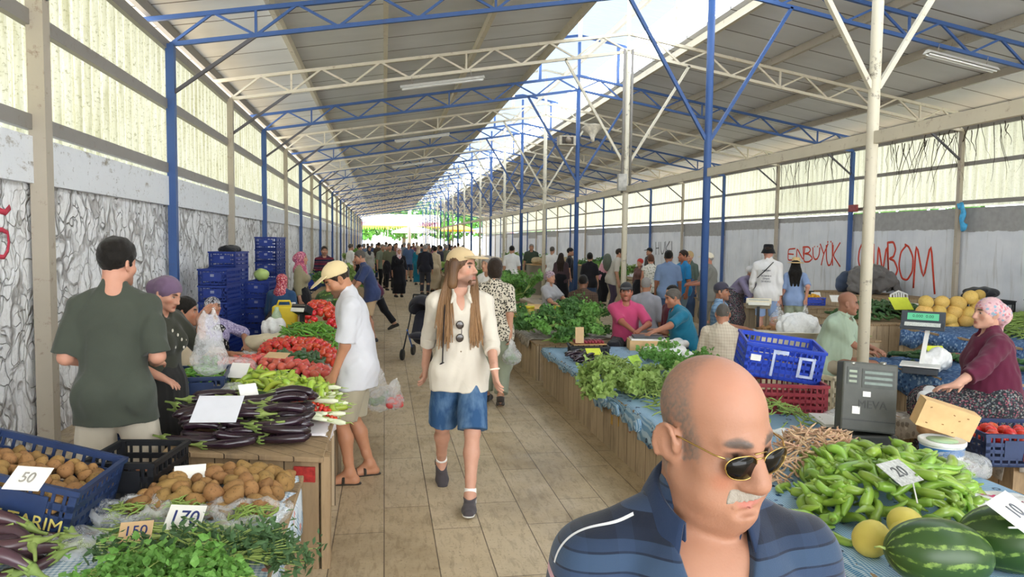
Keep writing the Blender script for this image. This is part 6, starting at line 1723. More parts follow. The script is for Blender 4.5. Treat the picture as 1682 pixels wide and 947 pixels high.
p = woman('woman in straw hat and light blue shirt, seen from behind', 1306, 13.7, 176, cloth('#8ba0c4'), cloth('#a9b39c'), None, HAIR_BLACK, H=1.62, sleeve=.95, trousers=True, res=.009, py=470, hand_r=('px', 1324, 490, 13.5), long=True, skin='#c4907c')
p.brim_hat(plain('#c9ab78', .8, .15, 60), .195, 'straw_hat', plain('#d8c7a2', .7), .08, .10)
w_ = p.root.matrix_basis @ Vector(p.arm['r'][2]); SH = (w_.x, w_.y, w_.z - .12)
woman('stooping woman in lilac top and white head scarf left of the man in bucket hat', 1205, 14.2, 60, cloth('#7d748c'), FLORAL_DARK, cloth('#dad7d6'), H=1.6, lean=50, bend=30, res=.011, hand_l=(-.2, .6, .75), hand_r=(.2, .6, .75), b=1.15, drape=False)
# ================================================================ what stands where
POT = [single('potato', potato_p(i), M_POT) for i in range(5)]
EGG = [egg_p(.30, .035, i) for i in range(3)] + [egg_p(.26, -.03, 4)]
EGGP = [egg_p(.24, .05, 1, M_EGGP), egg_p(.26, -.04, 2, M_EGGP), egg_p(.22, .03, 3, M_EGGP)]
PEP = [pepper_p(.17, .024, .03 * (1 if i % 2 else -1), i) for i in range(5)]
PEPL = [pepper_p(.15, .022, .025 * (1 if i % 2 else -1), i, M_PEPL, 'pale_pepper') for i in range(4)]
PEPD = [pepper_p(.17, .010, .03 * (1 if i % 2 else -1), i, M_PEPD, 'slim_pepper', True) for i in range(4)]
TOM = [single('tomato', MB().ball((0, 0, 0), (.036, .036, .030), 12, 8, None, 0, lambda v: 1 - .10 * max(0, v.z - .8) * 5 + .02 * math.cos(5 * math.atan2(v.y, v.x))), M_TOM)]
TOMP = [single('pink_tomato', MB().ball((0, 0, 0), (.040, .038, .031), 12, 8, None, 0, lambda v: 1 - .10 * max(0, v.z - .8) * 5 + .03 * math.cos(5 * math.atan2(v.y, v.x))), M_TOMP)]
CHER = [single('cherry_tomato', MB().ball((0, 0, 0), (.015, .015, .0155), 10, 7), M_TOM)]
CUC = [pod_p('cucumber', .15, .018, .012, i, M_CUC, 8, 9) for i in range(3)]
BEAN = [pod_p('green_bean', .13, .0052, .018, i, M_BEAN, 6, 5) for i in range(5)]
BEANF = [pod_p('flat_green_bean', .14, .0065, .02, i, M_BEAN, 6, 5) for i in range(4)]
BORL = [pod_p('borlotti_pod', .13, .0062, .012, i, M_BORL, 6, 5) for i in range(5)]
MEL = [single('yellow_melon', MB().ball((0, 0, 0), (.080, .080, .088), 24, 16, None, 0, lambda v: 1 + .012 * math.cos(10 * math.atan2(v.y, v.x))), M_MELON)]
CANT = [single('netted_melon', MB().ball((0, 0, 0), (.115, .105, .105), 18, 12, None, 0, lambda v: 1 + .012 * math.cos(10 * math.atan2(v.y, v.z))), M_CANT)]

# ---------------------------------------------------------------- left, nearest stall
counter('stall_counter', -2.3, -.44, 2.0, 3.92, .60, M_PLANK, 'low wooden stall counter under the potatoes at the near left corner')
cloth_top(-2.3, -.44, 2.05, 3.88, .605, .20, M_PALE, 'pale checked cloth with red flowers over the nearest left stall', ('x1',), .015, 3)
# potato crate with lettering
CM = Euler((0, R(15), R(-3))).to_matrix(); cc = Vector((-1.50, 3.30, .690))
cr = crate(.56, .46, .24, P_NAVY, 'navy plastic crate of potatoes with yellow lettering', cc, 0, (0, R(15), R(-3)), None, True)
lettering('CEM  Y TARIM', .072, plain('#d0c06a', .6), cr, (.03, -.2365, .09), (R(90), 0, 0))
def incrate(p): return cc + CM @ Vector(p)
rp = random.Random(4); PP = []
for i in range(6000):
    v = Vector((rp.uniform(-.245, .245), rp.uniform(-.195, .195), 0)); v.z = .135 + .05 * mound(v.x / .5 + .5, v.y / .4 + .5) + rp.uniform(0, .02)
    if len(PP) < 95 and all((v - d_).length > .049 for d_ in PP):
        PP.append(v); put(rp.choice(POT), incrate(v), (rp.uniform(-1, 1), rp.uniform(-1, 1), rp.uniform(0, 6)), 'potato in the navy crate by the left wall', 'potato', 'potatoes in the navy crate', rp.uniform(.7, .9))
o = bevel(MB().b6(-.06, .06, -.2, .2, 0, .12).build('wooden_block', M_WOOD, None, (-1.70, 3.30, .607)), .004); tag(o, 'wooden block propping the potato crate', 'block')
c = card((46, 785), 0, .15, .10, M_CARD, 'white price card with faint figures stuck among the crated potatoes', '50', INKG, 38, -18, .06, z=.96)
ck = crate(.34, .40, .19, P_BLACK, 'empty black crate behind the loose potatoes', (-1.20, 3.80, .607), R(-8))
heap(POT, [(-1.14, 3.40), (-.52, 3.30), (-.47, 3.80), (-1.0, 3.84)], .640, .065, 118, .057, 'potato in the loose heap on the nearest left stall', 'potato', 'loose potatoes', seed=9, sc_=(.85, 1.35))
card((312, 775), 4.2, .14, .08, M_CARD, 'small white paper card behind the loose potatoes', None, None, 40, 10, z=.74)
card((303, 851), 3.62, .155, .115, M_CARD, 'white price card reading 170 in blue ink', '170', INK, 46, -14, .085, z=.70)
card((223, 872), 3.45, .12, .085, M_TAN, 'tan price card reading 150 on the bean stalks', '150', INK, 40, 5, .058, z=.70)
card((240, 934), 3.15, .13, .075, M_CARD, 'white price card lying on the parsley', '15', INKG, 25, -20, .06, z=.70)
def open_bag(c, rx, ry, lab, seed, prot, n, gl, cat, gname):
    r = empty('plastic_bag', c); tag(r, lab, 'plastic bag'); rr = random.Random(seed); ph = rr.uniform(0, 6)
    def fn(u, v):
        a = 2 * PI * u; w = 1 + .10 * math.sin(5 * a + ph) + .06 * math.sin(11 * a) * v
        prof = (.0, .55, .95, 1.08, 1.0, .88)[min(5, int(v * 5.001))]; z = (.0, .003, .03, .075, .095, .075)[min(5, int(v * 5.001))]
        return (rx * prof * w * math.cos(a), ry * prof * w * math.sin(a), z + .012 * math.sin(7 * a + ph) * v)
    MB().grid(fn, 40, 5).build('bag', M_CLEAR, r)
    q = [(c.x + sx * rx * .62, c.y + sy * ry * .62) for sx, sy in ((-1, -1), (1, -1), (1, 1), (-1, 1))]
    heap(prot, q, c.z + .045, .035, n, .012, gl, cat, gname, 'flat', None, .5, (.5, .7), seed, jit=.8)
open_bag(at_z(415, 868, .61), .15, .12, 'open clear bag of green bean pieces at the right edge of the nearest left stall', 2, BEANF, 46, 'green bean piece in the open bag beside the pale cloth edge', 'green bean', 'bean pieces in the right bag')
open_bag(at_z(302, 856, .61), .14, .11, 'open clear bag of beans under the 170 card', 3, BEANF, 30, 'green bean piece in the bag under the 170 card', 'green bean', 'bean pieces under the 170 card')
open_bag(at_z(214, 862, .61), .14, .12, 'open clear bag of bean pods in front of the navy crate', 4, BEANF, 34, 'green bean pod in the bag in front of the navy crate', 'green bean', 'bean pods before the navy crate')
rr = random.Random(5)
for i in range(22):
    q = at_z(rr.uniform(165, 400), rr.uniform(948, 1010), .63); a_ = rr.uniform(0, 6.3)
    put(PARS[i % 3], (q.x - .13 * math.cos(a_), q.y - .13 * math.sin(a_), .615 + rr.uniform(0, .045)), (rr.uniform(-.2, .2), rr.uniform(-.12, .08), a_), 'bright green parsley bunch at the front of the nearest left stall', 'herb bunch', 'parsley bunches', rr.uniform(.8, 1.1))
for i in range(11):
    q = at_z(rr.uniform(285, 400), rr.uniform(905, 940), .63)
    put(ROCK[i % 2], (q.x, q.y, .615 + rr.uniform(0, .035)), (rr.uniform(-.2, .2), rr.uniform(-.12, .06), rr.uniform(-.6, .6) + (3.1 if i % 3 == 0 else 0)), 'dark green herb bunch between the bean bags and the parsley', 'herb bunch', 'dark herb bunches', rr.uniform(.8, 1.1))
GRS = [single('green_stalk', MB().tube([(-.2, 0, 0), (-.08, .02 * s_, .012), (.06, -.01 * s_, .018), (.2, .025 * s_, .004)], [.004, .006, .005, .003], 6), S_PALE) for s_ in (-1, 1)]
for i in range(46):
    q = at_z(rr.uniform(200, 350), rr.uniform(868, 915), .62)
    put(GRS[i % 2], (q.x, q.y, .62 + rr.uniform(0, .05)), (rr.uniform(0, 6), rr.uniform(-.15, .15), rr.gauss(-.15, .3)), 'pale green stalk under the tan 150 card', 'vegetable stalk', 'pale green stalks', rr.uniform(.7, 1.15))
heap(EGGP, [(-1.74, 2.84), (-1.32, 2.80), (-1.26, 3.10), (-1.66, 3.12)], .63, .10, 34, .045, 'mottled purple aubergine at the front left corner', 'aubergine', 'mottled aubergines', 'roll', .25, .3, (.85, 1.1), 3, jit=.35)
lump_bag(at_z(40, 868, .62) + Vector((0, .1, 0)), (.24, .12, .10), M_CLEAR, 'crumpled clear bag over the front of the navy crate', 5)
lump_bag(at_z(130, 900, .61), (.16, .12, .035), M_CLEAR, 'thin clear bag lying flat beside the mottled aubergines', 6)
lump_bag((-2.05, 3.9, .607), (.2, .25, .14), M_CLEAR, 'clear plastic sheet bundled against the left wall', 7)

# ---------------------------------------------------------------- left, second stall
r = empty('stall_counter', (0, 0, 0)); tag(r, 'long wooden stall counter with a red paint mark on its end', 'stall counter')
def prism(mb, pts, z0, z1):
    n = len(pts); mb.add([(x, y, z0) for x, y in pts] + [(x, y, z1) for x, y in pts], [tuple(range(n - 1, -1, -1)), tuple(range(n, 2 * n))] + [(i, (i + 1) % n, n + (i + 1) % n, n + i) for i in range(n)]); return mb
prism(MB(), [(-.36, 4.12), (-.36, 13.6), (-1.42, 13.6), (-1.42, 5.6), (-1.32, 5.3), (-1.2, 5.2), (-1.2, 4.36)], 0, .62).build('body', M_PLANK, r)
bevel(prism(MB(), [(-.33, 4.07), (-.33, 13.62), (-1.45, 13.62), (-1.45, 5.58), (-1.34, 5.27), (-1.23, 5.18), (-1.23, 4.32)], .62, .65).build('top_board', M_PLANK, r), .005)
MB().b6(-.345, -.30, 4.12, 4.24, 0, .64).build('corner_post', M_PLANK, r)
fl = at_y(501, 776, 4.16); MB().box((fl.x, 4.135, fl.z), (.12, .012, .085), (0, 0, R(-14.2))).build('paint_mark', plain('#a8302c', .7, .3, 40), r)
for i in range(13): MB().b6(-.359, -.335, 4.4 + i * .72, 4.43 + i * .72, 0, .62).build('batten', M_PLANKD, r)
cloth_top(-1.0, -.36, 4.5, 7.4, .655, .05, plain('#e3dde0', .6, .05), 'thin whitish plastic sheet along the edge of the second left stall', ('x1',), .02, 9, 'plastic_sheet', lambda y: .10 * max(0, math.sin((y - 4.4) * 2.1)) + .01)
for c_, (xa, xb) in enumerate(((-1.21, -.93), (-.98, -.69), (-.73, -.44))):
    for lay in range(4):
        for i in range(7 - lay):
            y = 4.34 + .055 * lay + i * .105 + rr.uniform(-.012, .012) + (xa < -1.1) * .06
            if c_ == 0 and i == 0: y += .05
            z = .682 + lay * .044 + i * .010 + rr.uniform(0, .008)
            put(rr.choice(EGG), ((xa + xb) / 2 + rr.uniform(-.03, .03), y, z), (rr.uniform(-1, 1), rr.uniform(-.08, .08), rr.gauss(0, .12) + (PI if c_ == 2 else (0 if rr.random() < .7 else PI))), 'dark glossy aubergine in the big pile on the end of the second left stall', 'aubergine', 'dark aubergines', rr.uniform(.95, 1.12))
card((357, 671), 5.0, .25, .20, plain('#d4d5dc', .7, .03), 'large sheet of white paper lying on the dark aubergines', None, None, 34, -6, .09, z=.90)
ON = bpy.data.objects.new('spring_onion', None)
for nm, mm, pts, rd in (('bulb', S_WHITE, [(-.32, 0, 0), (-.28, 0, .004), (-.2, 0, .004), (-.12, 0, .004)], [.007, .016, .012, .010]), ('leaves', L_DARK, [(-.12, 0, .004), (.05, .01, .012), (.22, -.01, .012), (.36, .02, .0)], [.010, .009, .007, .003]),
                       ('roots', S_PALE, [(-.32, 0, 0), (-.345, .006, -.004), (-.37, -.004, -.006)], [.006, .003, .001])):
    o = single(nm, MB().tube(pts, rd, 7), mm); o.parent = ON
for i in range(30):
    q = at_z(rr.uniform(470, 520), rr.uniform(650, 690), .70)
    put(ON, (q.x - .12 + rr.uniform(-.05, .05), q.y + rr.uniform(-.05, .12), .70 + rr.uniform(0, .08)), (rr.uniform(0, 6), rr.uniform(-.1, .1), PI + rr.gauss(-.35, .22)), 'spring onion with white bulb between the aubergines and cherry tomatoes', 'spring onion', 'spring onions', rr.uniform(.9, 1.2))
heap(CHER, pxq([(425, 668), (552, 684), (545, 660), (430, 648)], .72), .70, .07, 230, .026, 'small cherry tomato behind the spring onions', 'cherry tomato', 'cherry tomatoes', seed=12, sc_=(.9, 1.15))
heap(PEPL, pxq([(372, 640), (556, 676), (545, 640), (395, 612)], .74), .70, .12, 120, .048, 'pale green pepper on the second left stall, behind the cherry tomatoes', 'pepper', 'pale green peppers', 'roll', None, .3, (.85, 1.2), 13, jit=1.0)
heap(EGG, pxq([(455, 618), (548, 628), (545, 615), (460, 607)], .70), .68, .03, 16, .06, 'small dark aubergine in the thin row between pale peppers and pinkish tomatoes', 'aubergine', 'aubergine row', 'roll', .2, .2, (.55, .7), 14)
heap(TOMP, pxq([(352, 608), (548, 622), (546, 604), (360, 590)], .74), .70, .10, 130, .062, 'pinkish red tomato in the front band of tomatoes', 'tomato', 'pinkish tomatoes', seed=15)
heap(CUC, pxq([(425, 600), (535, 606), (530, 588), (440, 588)], .76), .74, .10, 52, .045, 'dark green cucumber between the two tomato bands', 'cucumber', 'short cucumbers', 'roll', 1.4, .3, (.85, 1.1), 16, jit=.3)
heap(TOM, pxq([(425, 585), (548, 596), (549, 570), (430, 568)], .74), .72, .12, 140, .060, 'red tomato in the back band of tomatoes behind the cucumbers', 'tomato', 'red tomatoes of the back band', seed=17)
heap(PEPD, pxq([(440, 572), (552, 574), (551, 545), (470, 545)], .74), .70, .17, 200, .036, 'slim green pepper in the big heap beyond the red tomatoes', 'pepper', 'slim green peppers', 'roll', None, .4, (.9, 1.2), 18, jit=1.0)
heap(EGG, pxq([(500, 548), (552, 550), (552, 541), (505, 540)], .74), .72, .06, 16, .08, 'dark aubergine in the row in front of the far tomatoes', 'aubergine', 'far aubergine row', 'roll', .2, .2, (.6, .75), 19)
heap(TOM, pxq([(488, 540), (552, 540), (553, 515), (505, 512)], .80), .70, .30, 108, .075, 'red tomato in the far heap beside the yellow can', 'tomato', 'far red tomatoes', seed=20, sc_=(1.05, 1.35))
def wm_mat(name='watermelon_rind'):
    t = NT(name); v = t.coord(); s = t.sep(v)
    a = t.math('ARCTAN2', s[2], s[1]); n = t.math('MULTIPLY', t.math('SUBTRACT', t.noise(t.coord((5, 14, 14)), 1.6, 5, .65), .5), 1.3)
    w = t.math('SINE', t.math('ADD', t.math('MULTIPLY', a, 11), t.math('MULTIPLY', n, 4.6)))
    m = t.math('MULTIPLY', t.ramp(w, [(.62, 0.), (.82, 1.)]), t.ramp(t.noise(t.coord((11, 11, 11)), 2.6, 5), [(.42, 0.05), (.58, 1.)]))
    c = t.mix(m, h2l('#304c20'), h2l('#84a24c')); c = t.mix(t.math('MULTIPLY', t.noise(v, 40, 3), .3), c, h2l('#2a4719'))
    e = t.ramp(t.noise(v, 9, 5, .7), [(.66, 0.), (.74, .5)]); c = t.mix(e, c, h2l('#b7b083'))
    return t.bsdf(c, .35, 0, t.bump(t.noise(v, 30, 3), .08, .004), spec=.45)
M_WM = wm_mat()
def watermelon(c, r, rot, lab, tail=True):
    o = empty('watermelon', c); o.rotation_euler = rot; tag(o, lab, 'watermelon')
    MB().ball((0, 0, 0), r, 32, 20, (0, R(90), 0)).build('rind', M_WM, o) if False else MB().ball((0, 0, 0), r, 32, 20).build('rind', M_WM, o)
    MB().tube([(-r[0] * .985, 0, 0), (-r[0] - .018, .004, .004), (-r[0] - .03, .02, -.008), (-r[0] - .022, .032, -.02)], [.007, .004, .003, .002], 6).build('stalk', S_PALE, o); return o
for x, y, rr_, lab in ((475, 492, .15, 'dark green watermelon behind the far tomatoes, left one'), (540, 497, .19, 'striped watermelon behind the far tomatoes, next to the cap brim')):
    q = at_z(x, y, .80); watermelon((q.x, q.y, .65 + rr_), (rr_ * 1.2, rr_, rr_), (0, 0, .4), lab)
q = at_z(522, 500, .78); put(CANT[0], (q.x, q.y - .15, .76), (0, 0, 1), 'yellow melon between the two watermelons of the left stall', 'melon', None)
# blue crate of long peppers, basin, bags
cr = crate(.40, .52, .20, P_NAVY, 'navy crate of long dark green peppers behind the dark aubergines', (-1.36, 5.72, .655), R(6))
heap(PEPD, [(-1.50, 5.52), (-1.22, 5.54), (-1.22, 5.94), (-1.50, 5.94)], .80, .06, 44, .035, 'long dark green pepper in the navy crate on the second left stall', 'pepper', 'crated long peppers', 'roll', .6, .3, (.9, 1.1), 21, jit=.5)
r = empty('enamel_basin', (-1.16, 5.42, .655)); tag(r, 'white basin next to the green t-shirt man', 'basin')
MB().lathe([(.001, .004), (.12, .004), (.16, .07), (.185, .078), (.187, .07), (.164, .062), (.125, 0), (.001, 0)], 28, caps=False).build('bowl', P_WHITE, r)
MB().tube([(.17 * math.cos(a), .17 * math.sin(a), .078) for a in np.linspace(-.4, .4, 7)], .006, 6).build('handle', P_BLACK, r)
lump_bag((-1.38, 6.15, .655), (.13, .10, .12), M_CLEAR, 'crumpled clear bag behind the navy pepper crate, left one', 8, (.012, 28)); lump_bag((-1.16, 6.25, .655), (.16, .10, .14), M_CLEAR, 'crumpled clear bag behind the navy pepper crate, right one', 9, (.012, 28))
lump_bag((-1.02, 5.2, .72), (.11, .09, .09), M_CLEAR, 'small clear bag between the paper sheet and the navy pepper crate', 10)
card((392, 608), 6.6, .15, .13, M_CARD, 'white price card leaning on the pinkish tomatoes', None, None, 50, -20, z=.85); card((408, 641), 5.9, .12, .09, M_CARD, 'white price card among the pale peppers', None, None, 60, 35, z=.88); card((404, 665), 5.5, .15, .05, M_TAN, 'small tan card on the spring onion leaves', None, None, 20, 5, z=.80); card((455, 583), 7.3, .20, .09, M_TAN, 'tan cardboard strip on the cucumbers', None, None, 22, -25, z=.90)
lump_bag((-1.22, 8.0, .655), (.24, .18, .12), plain('#c9bda2', .9, .1), 'beige cloth sack at the back of the second left stall', 11, cat='sack', name='cloth_sack'); lump_bag((-1.3, 8.9, .655), (.16, .12, .17), M_MILKY, 'white carrier bag with red print beside the seated women', 12)
lump_bag((-1.2, 7.5, .655), (.3, .2, .03), M_CLEAR, 'clear plastic sheet spread behind the cucumbers', 13)
r = empty('yellow_canister', (-1.32, 10.2, .655)); tag(r, 'yellow plastic canister behind the stall scale', 'canister')
bevel(MB().b6(-.16, .16, -.1, .1, 0, .3).build('body', plain('#e0c62e', .4, .05), r), .03, 3); MB().tube([(-.1, 0, .3), (-.08, 0, .36), (.06, 0, .36), (.08, 0, .3)], .014, 8).build('handle', plain('#e0c62e', .4, .05), r); MB().lathe([(.03, .3), (.03, .34)], 12, (.11, 0, 0)).build('cap', P_WHITE, r)
MB().lathe([(.06, 0), (.065, .01), (.065, .2), (.03, .27), (.025, .31)], 16).build('water_bottle', mat_plastic('green_bottle', .5, (.5, .75, .6)), None, (-1.38, 9.85, .655)); tag(bpy.data.objects['water_bottle'], 'pale green water bottle next to the yellow canister', 'bottle')
def pole_scale(loc, rz, lab, m, hgt=.42, screen='#4f7d86', head=(.28, .16, .09), pole=None):
    r = empty('weighing_scale', loc, rz); tag(r, lab, 'scale')
    bevel(MB().b6(-.17, .17, -.17, .17, .0, .06).build('base', m, r), .008); MB().b6(-.18, .18, -.18, .18, .065, .08).build('tray', plain('#c9cbcc', .25, .05, metal=.8), r)
    MB().b6(-.02, .02, .16, .2, 0, hgt).build('pole', pole or m, r)
    hd = bevel(MB().box((0, .18, hgt + head[2] / 2), head, (R(-25), 0, 0)).build('display_head', m, r), .01)
    MB().box((0, .18 - head[1] * .28, hgt + head[2] * .98), (head[0] * .8, head[1] * .35, .006), (R(-25) + R(0), 0, 0)).build('screen', plain(screen, .2, .05), hd)
    MB().box((0, .18 - head[1] * .62, hgt + head[2] * .55), (head[0] * .85, .006, head[2] * .5), (R(-25), 0, 0)).build('keypad', plain('#d5d3c8', .5, .05), hd); return r
pole_scale((-1.0, 8.3, .655), R(-30), 'small scale on a dark pole in front of the yellow canister', P_BLACK, .36, '#8a8478', (.2, .14, .09))

# crate stacks by the left wall
G = plain('#dfe2e8', .5)
def stack(x, y, n, lab, rz=0, top=0, z=0, h=.235, n0='blue', marks=True):
    for i in range(n):
        ordn = 'topmost' if i == n - 1 else ('%s from the top' % ['', 'second', 'third', 'fourth', 'fifth', 'sixth', 'seventh', 'eighth'][n - 1 - i])
        c = crate(.40, .60, h - .004, P_DKBLUE, 'blue plastic crate, %s in %s' % (ordn, lab), (x, y, z + i * h), R(rz), None, 'blue crates by the left wall')
        if marks: 
            for q, wd in ((.155, .16), (.135, .19)): lettering('BUEKS' if 0 else 'IIIIIIIIII', .022, G, c, (0, -.3045, q), (R(90), 0, 0))
stack(-2.36, 11.2, 6, 'the near stack left of the pole scale', -8); stack(-2.38, 11.95, 7, 'the stack just behind the near one', -8); stack(-2.15, 14.6, 8, 'the tallest stack behind the stooping woman', -8); stack(-1.95, 12.3, 5, 'the low stack with a cabbage on top', -8)
q = MB().ball((0, 0, 0), (.12, .12, .1), 14, 10, None, 0, lambda v: 1 + .05 * math.sin(6 * v.x + 3 * v.z)).build('cabbage', skin_mat('#9cba60', '#bdd488', 'cabbage_leaf', 9, .5), None, (-1.95, 12.3, 1.27)); tag(q, 'pale green cabbage on the low blue crate stack', 'cabbage')
lump_bag((-2.36, 11.9, 1.645), (.18, .25, .05), cloth('#23252a'), 'black folded cloth on top of the second crate stack', 15, cat='cloth', name='folded_cloth')
crate(.40, .32, .24, P_NAVY, 'navy crate standing on end beside the purple head wrap woman', (-1.78, 6.1, .45), R(10), (0, R(90), R(10)))
crate(.5, .36, .40, P_NAVY, 'navy crate on the ground under the crate standing on end', (-1.93, 6.1, 0), R(10))
crate(.42, .3, .26, P_NAVY, 'navy crate on the floor between the left wall and the green t-shirt man', (-2.2, 5.1, 0), R(15))

# ---------------------------------------------------------------- right, nearest long stall
counter('stall_counter', 2.0, 3.45, 1.6, 9.02, .50, M_PLANKD, 'long low wooden stall counter right of the aisle, under the blue gingham cloth')
def dropf(y):
    k = .07 + .02 * math.sin(y * 9) + .012 * math.sin(y * 23)
    if 4.6 < y < 6.6: k += .10 * abs(math.sin((y - 4.6) * 2.4)) + .02 * math.sin(y * 31)
    if y < 3.6: k += .03
    return k
cloth_top(2.0, 3.42, 1.65, 9.0, .502, .1, M_GING, 'blue gingham oilcloth draped over the long stall right of the aisle', ('x0',), .018, 5, 'tablecloth', dropf)
for i, (px, py) in enumerate(((990, 655), (1010, 673), (1045, 697))):
    q = at_x(px, py, 1.95); S = Shape(.02)
    for k in range(5): S.ell((rr.uniform(-.01, .01), rr.uniform(-.09, .09), rr.uniform(-.03, .03)), (.02, .06, .03), rotm(0, rr.uniform(-40, 40)))
    o = sdf_obj('cloth_knot', S, .008, M_GING, None, (.006, 40, i)); o.location = (1.945, q.y, q.z); tag(o, 'bunched knot of blue gingham on the stall edge, %s' % ['nearest to the lettuce', 'middle one', 'nearest to the bald man'][i], 'cloth knot')
for px, py, t_, mm in ((1005, 690, 'II', plain('#c79a3a', .8)), (1016, 693, 'I', plain('#c79a3a', .8)), (1034, 703, 'n', plain('#a85a44', .8))):
    q = at_x(px, py, 1.998); o = lettering(t_, .12, mm, None, (1.997, q.y, q.z), (R(90), 0, R(-90)), 'paint_mark'); tag(o, {'II': 'yellow paint strokes on the front of the right stall', 'I': 'single yellow paint stroke on the right stall front', 'n': 'small reddish paint mark on the right stall front'}[t_], 'paint mark')
# watermelons and melons
q = at_z(1541, 912, .635); watermelon((q.x, q.y, .645), (.205, .135, .135), (.15, .05, R(-14)), 'big striped watermelon lying at the near corner of the right stall')
q = at_z(1668, 885, .64); watermelon((q.x, q.y, .645), (.21, .15, .138), (.3, -.1, R(-35)), 'striped watermelon at the right edge of the frame under a price card')
for x, y, z, l, ro in ((1431, 884, .59, 'yellow melon nearest to the striped watermelon', (.5, .3, 0)), (1489, 862, .60, 'yellow melon touching the green peppers', (-.9, .2, 1)), (1487, 879, .575, 'pale orange melon tucked between two yellow melons', (.9, .6, 2))):
    q = at_z(x, y, z); put(MEL[0], (q.x, q.y, z), ro, l, 'melon', None, .95 if 'orange' not in l else .82)
heap(PEP, pxq([(1325, 862), (1595, 868), (1580, 778), (1325, 755)], .53), .525, .16, 190, .055, 'green pepper in the big heap behind the melons', 'pepper', 'big heap of green peppers', 'roll', None, .35, (.95, 1.25), 22, jit=1.0)
for x, y in ((1392, 888), (1290, 805), (1300, 840)): 
    q = at_z(x, y, .525); put(PEP[2], (q.x, q.y, .53), (0, 0, rr.uniform(0, 6)), 'single green pepper fallen clear of the heap near the gingham edge' , 'pepper', 'stray green peppers')
card((1478, 775), 3.55, .19, .15, plain('#b9bab6', .5, .3, 60), 'grey price card on a white stick in the green peppers', '20', plain('#5d5f60', .7), 28, 22, .09, stick=(-.10, -.17, -.01))
def carrier_flat(pix, z, w, d, lab, seed, rz=0, marks=True):
    q = at_z(*pix, z); q.z = .475; r = empty('carrier_bag', q, rz); tag(r, lab, 'carrier bag'); rr_ = np.random.RandomState(seed); a = rr_.normal(size=(6, 2)) * 12; ph = rr_.uniform(0, 6, 6)
    f = lambda u, v: ((u - .5) * w, (v - .5) * d, .035 + .028 * (1 - (2 * u - 1) ** 6) * (1 - (2 * v - 1) ** 6) * (1 + .0) + .008 * sum(math.sin(a[i][0] * u + a[i][1] * v + ph[i]) for i in range(6)) / 2)
    o = MB().grid(f, 36, 36).build('bag', M_MILKY, r); solid(o, .004)
    if marks:
        for (u0, v0, su, sv, mm) in ((.30, .45, .20, .05, plain('#2e5fa8', .5)), (.50, .34, .16, .06, plain('#2e5fa8', .5)), (.72, .55, .14, .12, plain('#d0527a', .5)), (.40, .68, .18, .06, plain('#d0527a', .5))):
            MB().grid(lambda u, v: tuple(np.array(f(u0 + su * (u - .5) * (1 - .6 * abs(v - .5)), v0 + sv * (v - .5) + .05 * math.sin(6 * u))) + [0, 0, .006]), 8, 4).build('printed_motif', mm, r)
    return r
carrier_flat((1645, 802), .60, .40, .34, 'white carrier bag with blue and pink print spread beside the peppers', 3, R(-25)); carrier_flat((1320, 712), .52, .46, .24, 'white carrier bag with pink print under the borlotti pods', 4, R(-10))
card((1668, 840), 2.95, .24, .17, M_CARD, 'white price card on the watermelon at the right edge', '10', plain('#6b6f78', .7), 30, 30, .09, stick=(-.17, -.03, 0))
heap(BORL, pxq([(1262, 790), (1415, 765), (1402, 722), (1285, 715)], .55), .525, .12, 300, .026, 'pinkish borlotti pod in the heap behind the bald man', 'bean pod', 'borlotti pods', 'roll', None, .6, (.9, 1.15), 23, jit=1.2)
heap(BEAN, [(2.10, 6.05), (2.12, 5.0), (3.20, 4.62), (3.12, 5.35)], .525, .12, 290, .032, 'thin green bean in the heap that runs behind the bald man', 'green bean', 'green bean heap', 'roll', None, .6, (.95, 1.2), 24, jit=1.2)
lump_bag(at_z(1382, 702, .51), (.17, .12, .09), M_CLEAR, 'crumpled clear bag at the foot of the dark scale', 16); lump_bag(at_z(1462, 768, .52), (.20, .11, .06), M_CLEAR, 'crumpled clear bag between peppers and dark scale', 17)
# dark weighing scale with tilted head
r = empty('weighing_scale', (3.20, 4.40, .505), R(-14)); tag(r, 'large dark grey weighing scale with a leaning display panel', 'scale')
M_SC = plain('#4a4b45', .5, .1, 12, .05); M_SCD = plain('#3a3b38', .5, .1)
bevel(MB().b6(-.18, .18, -.12, .25, 0, .09).build('base', M_SCD, r), .012)
hd = bevel(MB().box((-.0, -.02, .33), (.36, .12, .46), (R(-9), R(4), 0)).build('display_housing', M_SC, r), .012)
rm = Euler((R(-9), R(4), 0)).to_matrix()
def onface(x, z, w, h_, m, nm, dep=.004): return MB().box(Vector((0, -.02, .33)) + rm @ Vector((x, -.0605, z)), (w, dep, h_), (R(-9), R(4), 0)).build(nm, m, hd)
onface(-.115, .135, .075, .115, plain('#3f423c', .5), 'dial_panel', .006); onface(.05, .125, .21, .125, plain('#3f423c', .5), 'display_panel', .006)
for i in range(3): onface(-.115, .165 - .033 * i, .05, .016, plain('#7f8a72', .3), 'small_window', .010); onface(.05, .165 - .036 * i, .18, .018, plain('#4f5f52', .2), 'digit_window', .010)
onface(0, -.155, .34, .01, M_SCD, 'seam', .006); onface(-.02, .02, .05, .035, M_CARD, 'sticker', .006); onface(-.085, -.09, .05, .05, M_CARD, 'white_label', .006)
me = text_mesh('NOVA', .075); lettering('MEVA', .075, M_SCD, hd, Vector((0, -.02, .33)) + rm @ Vector((.02, -.062, -.05)), (R(81), R(4), 0), 'embossed_lettering')
MB().box((0, .26, .10), (.44, .34, .02)).build('weighing_plate', plain('#d9d6cc', .4, .06), r); MB().b6(-.03, .03, .03, .12, .05, .2).build('neck', M_SCD, r)
for x in (-.1, .1): MB().lathe([(.02, 0), (.02, .02)], 10, (x, -.03, .55)).build('screw_cap', plain('#a8a8a0', .3, metal=.8), hd)
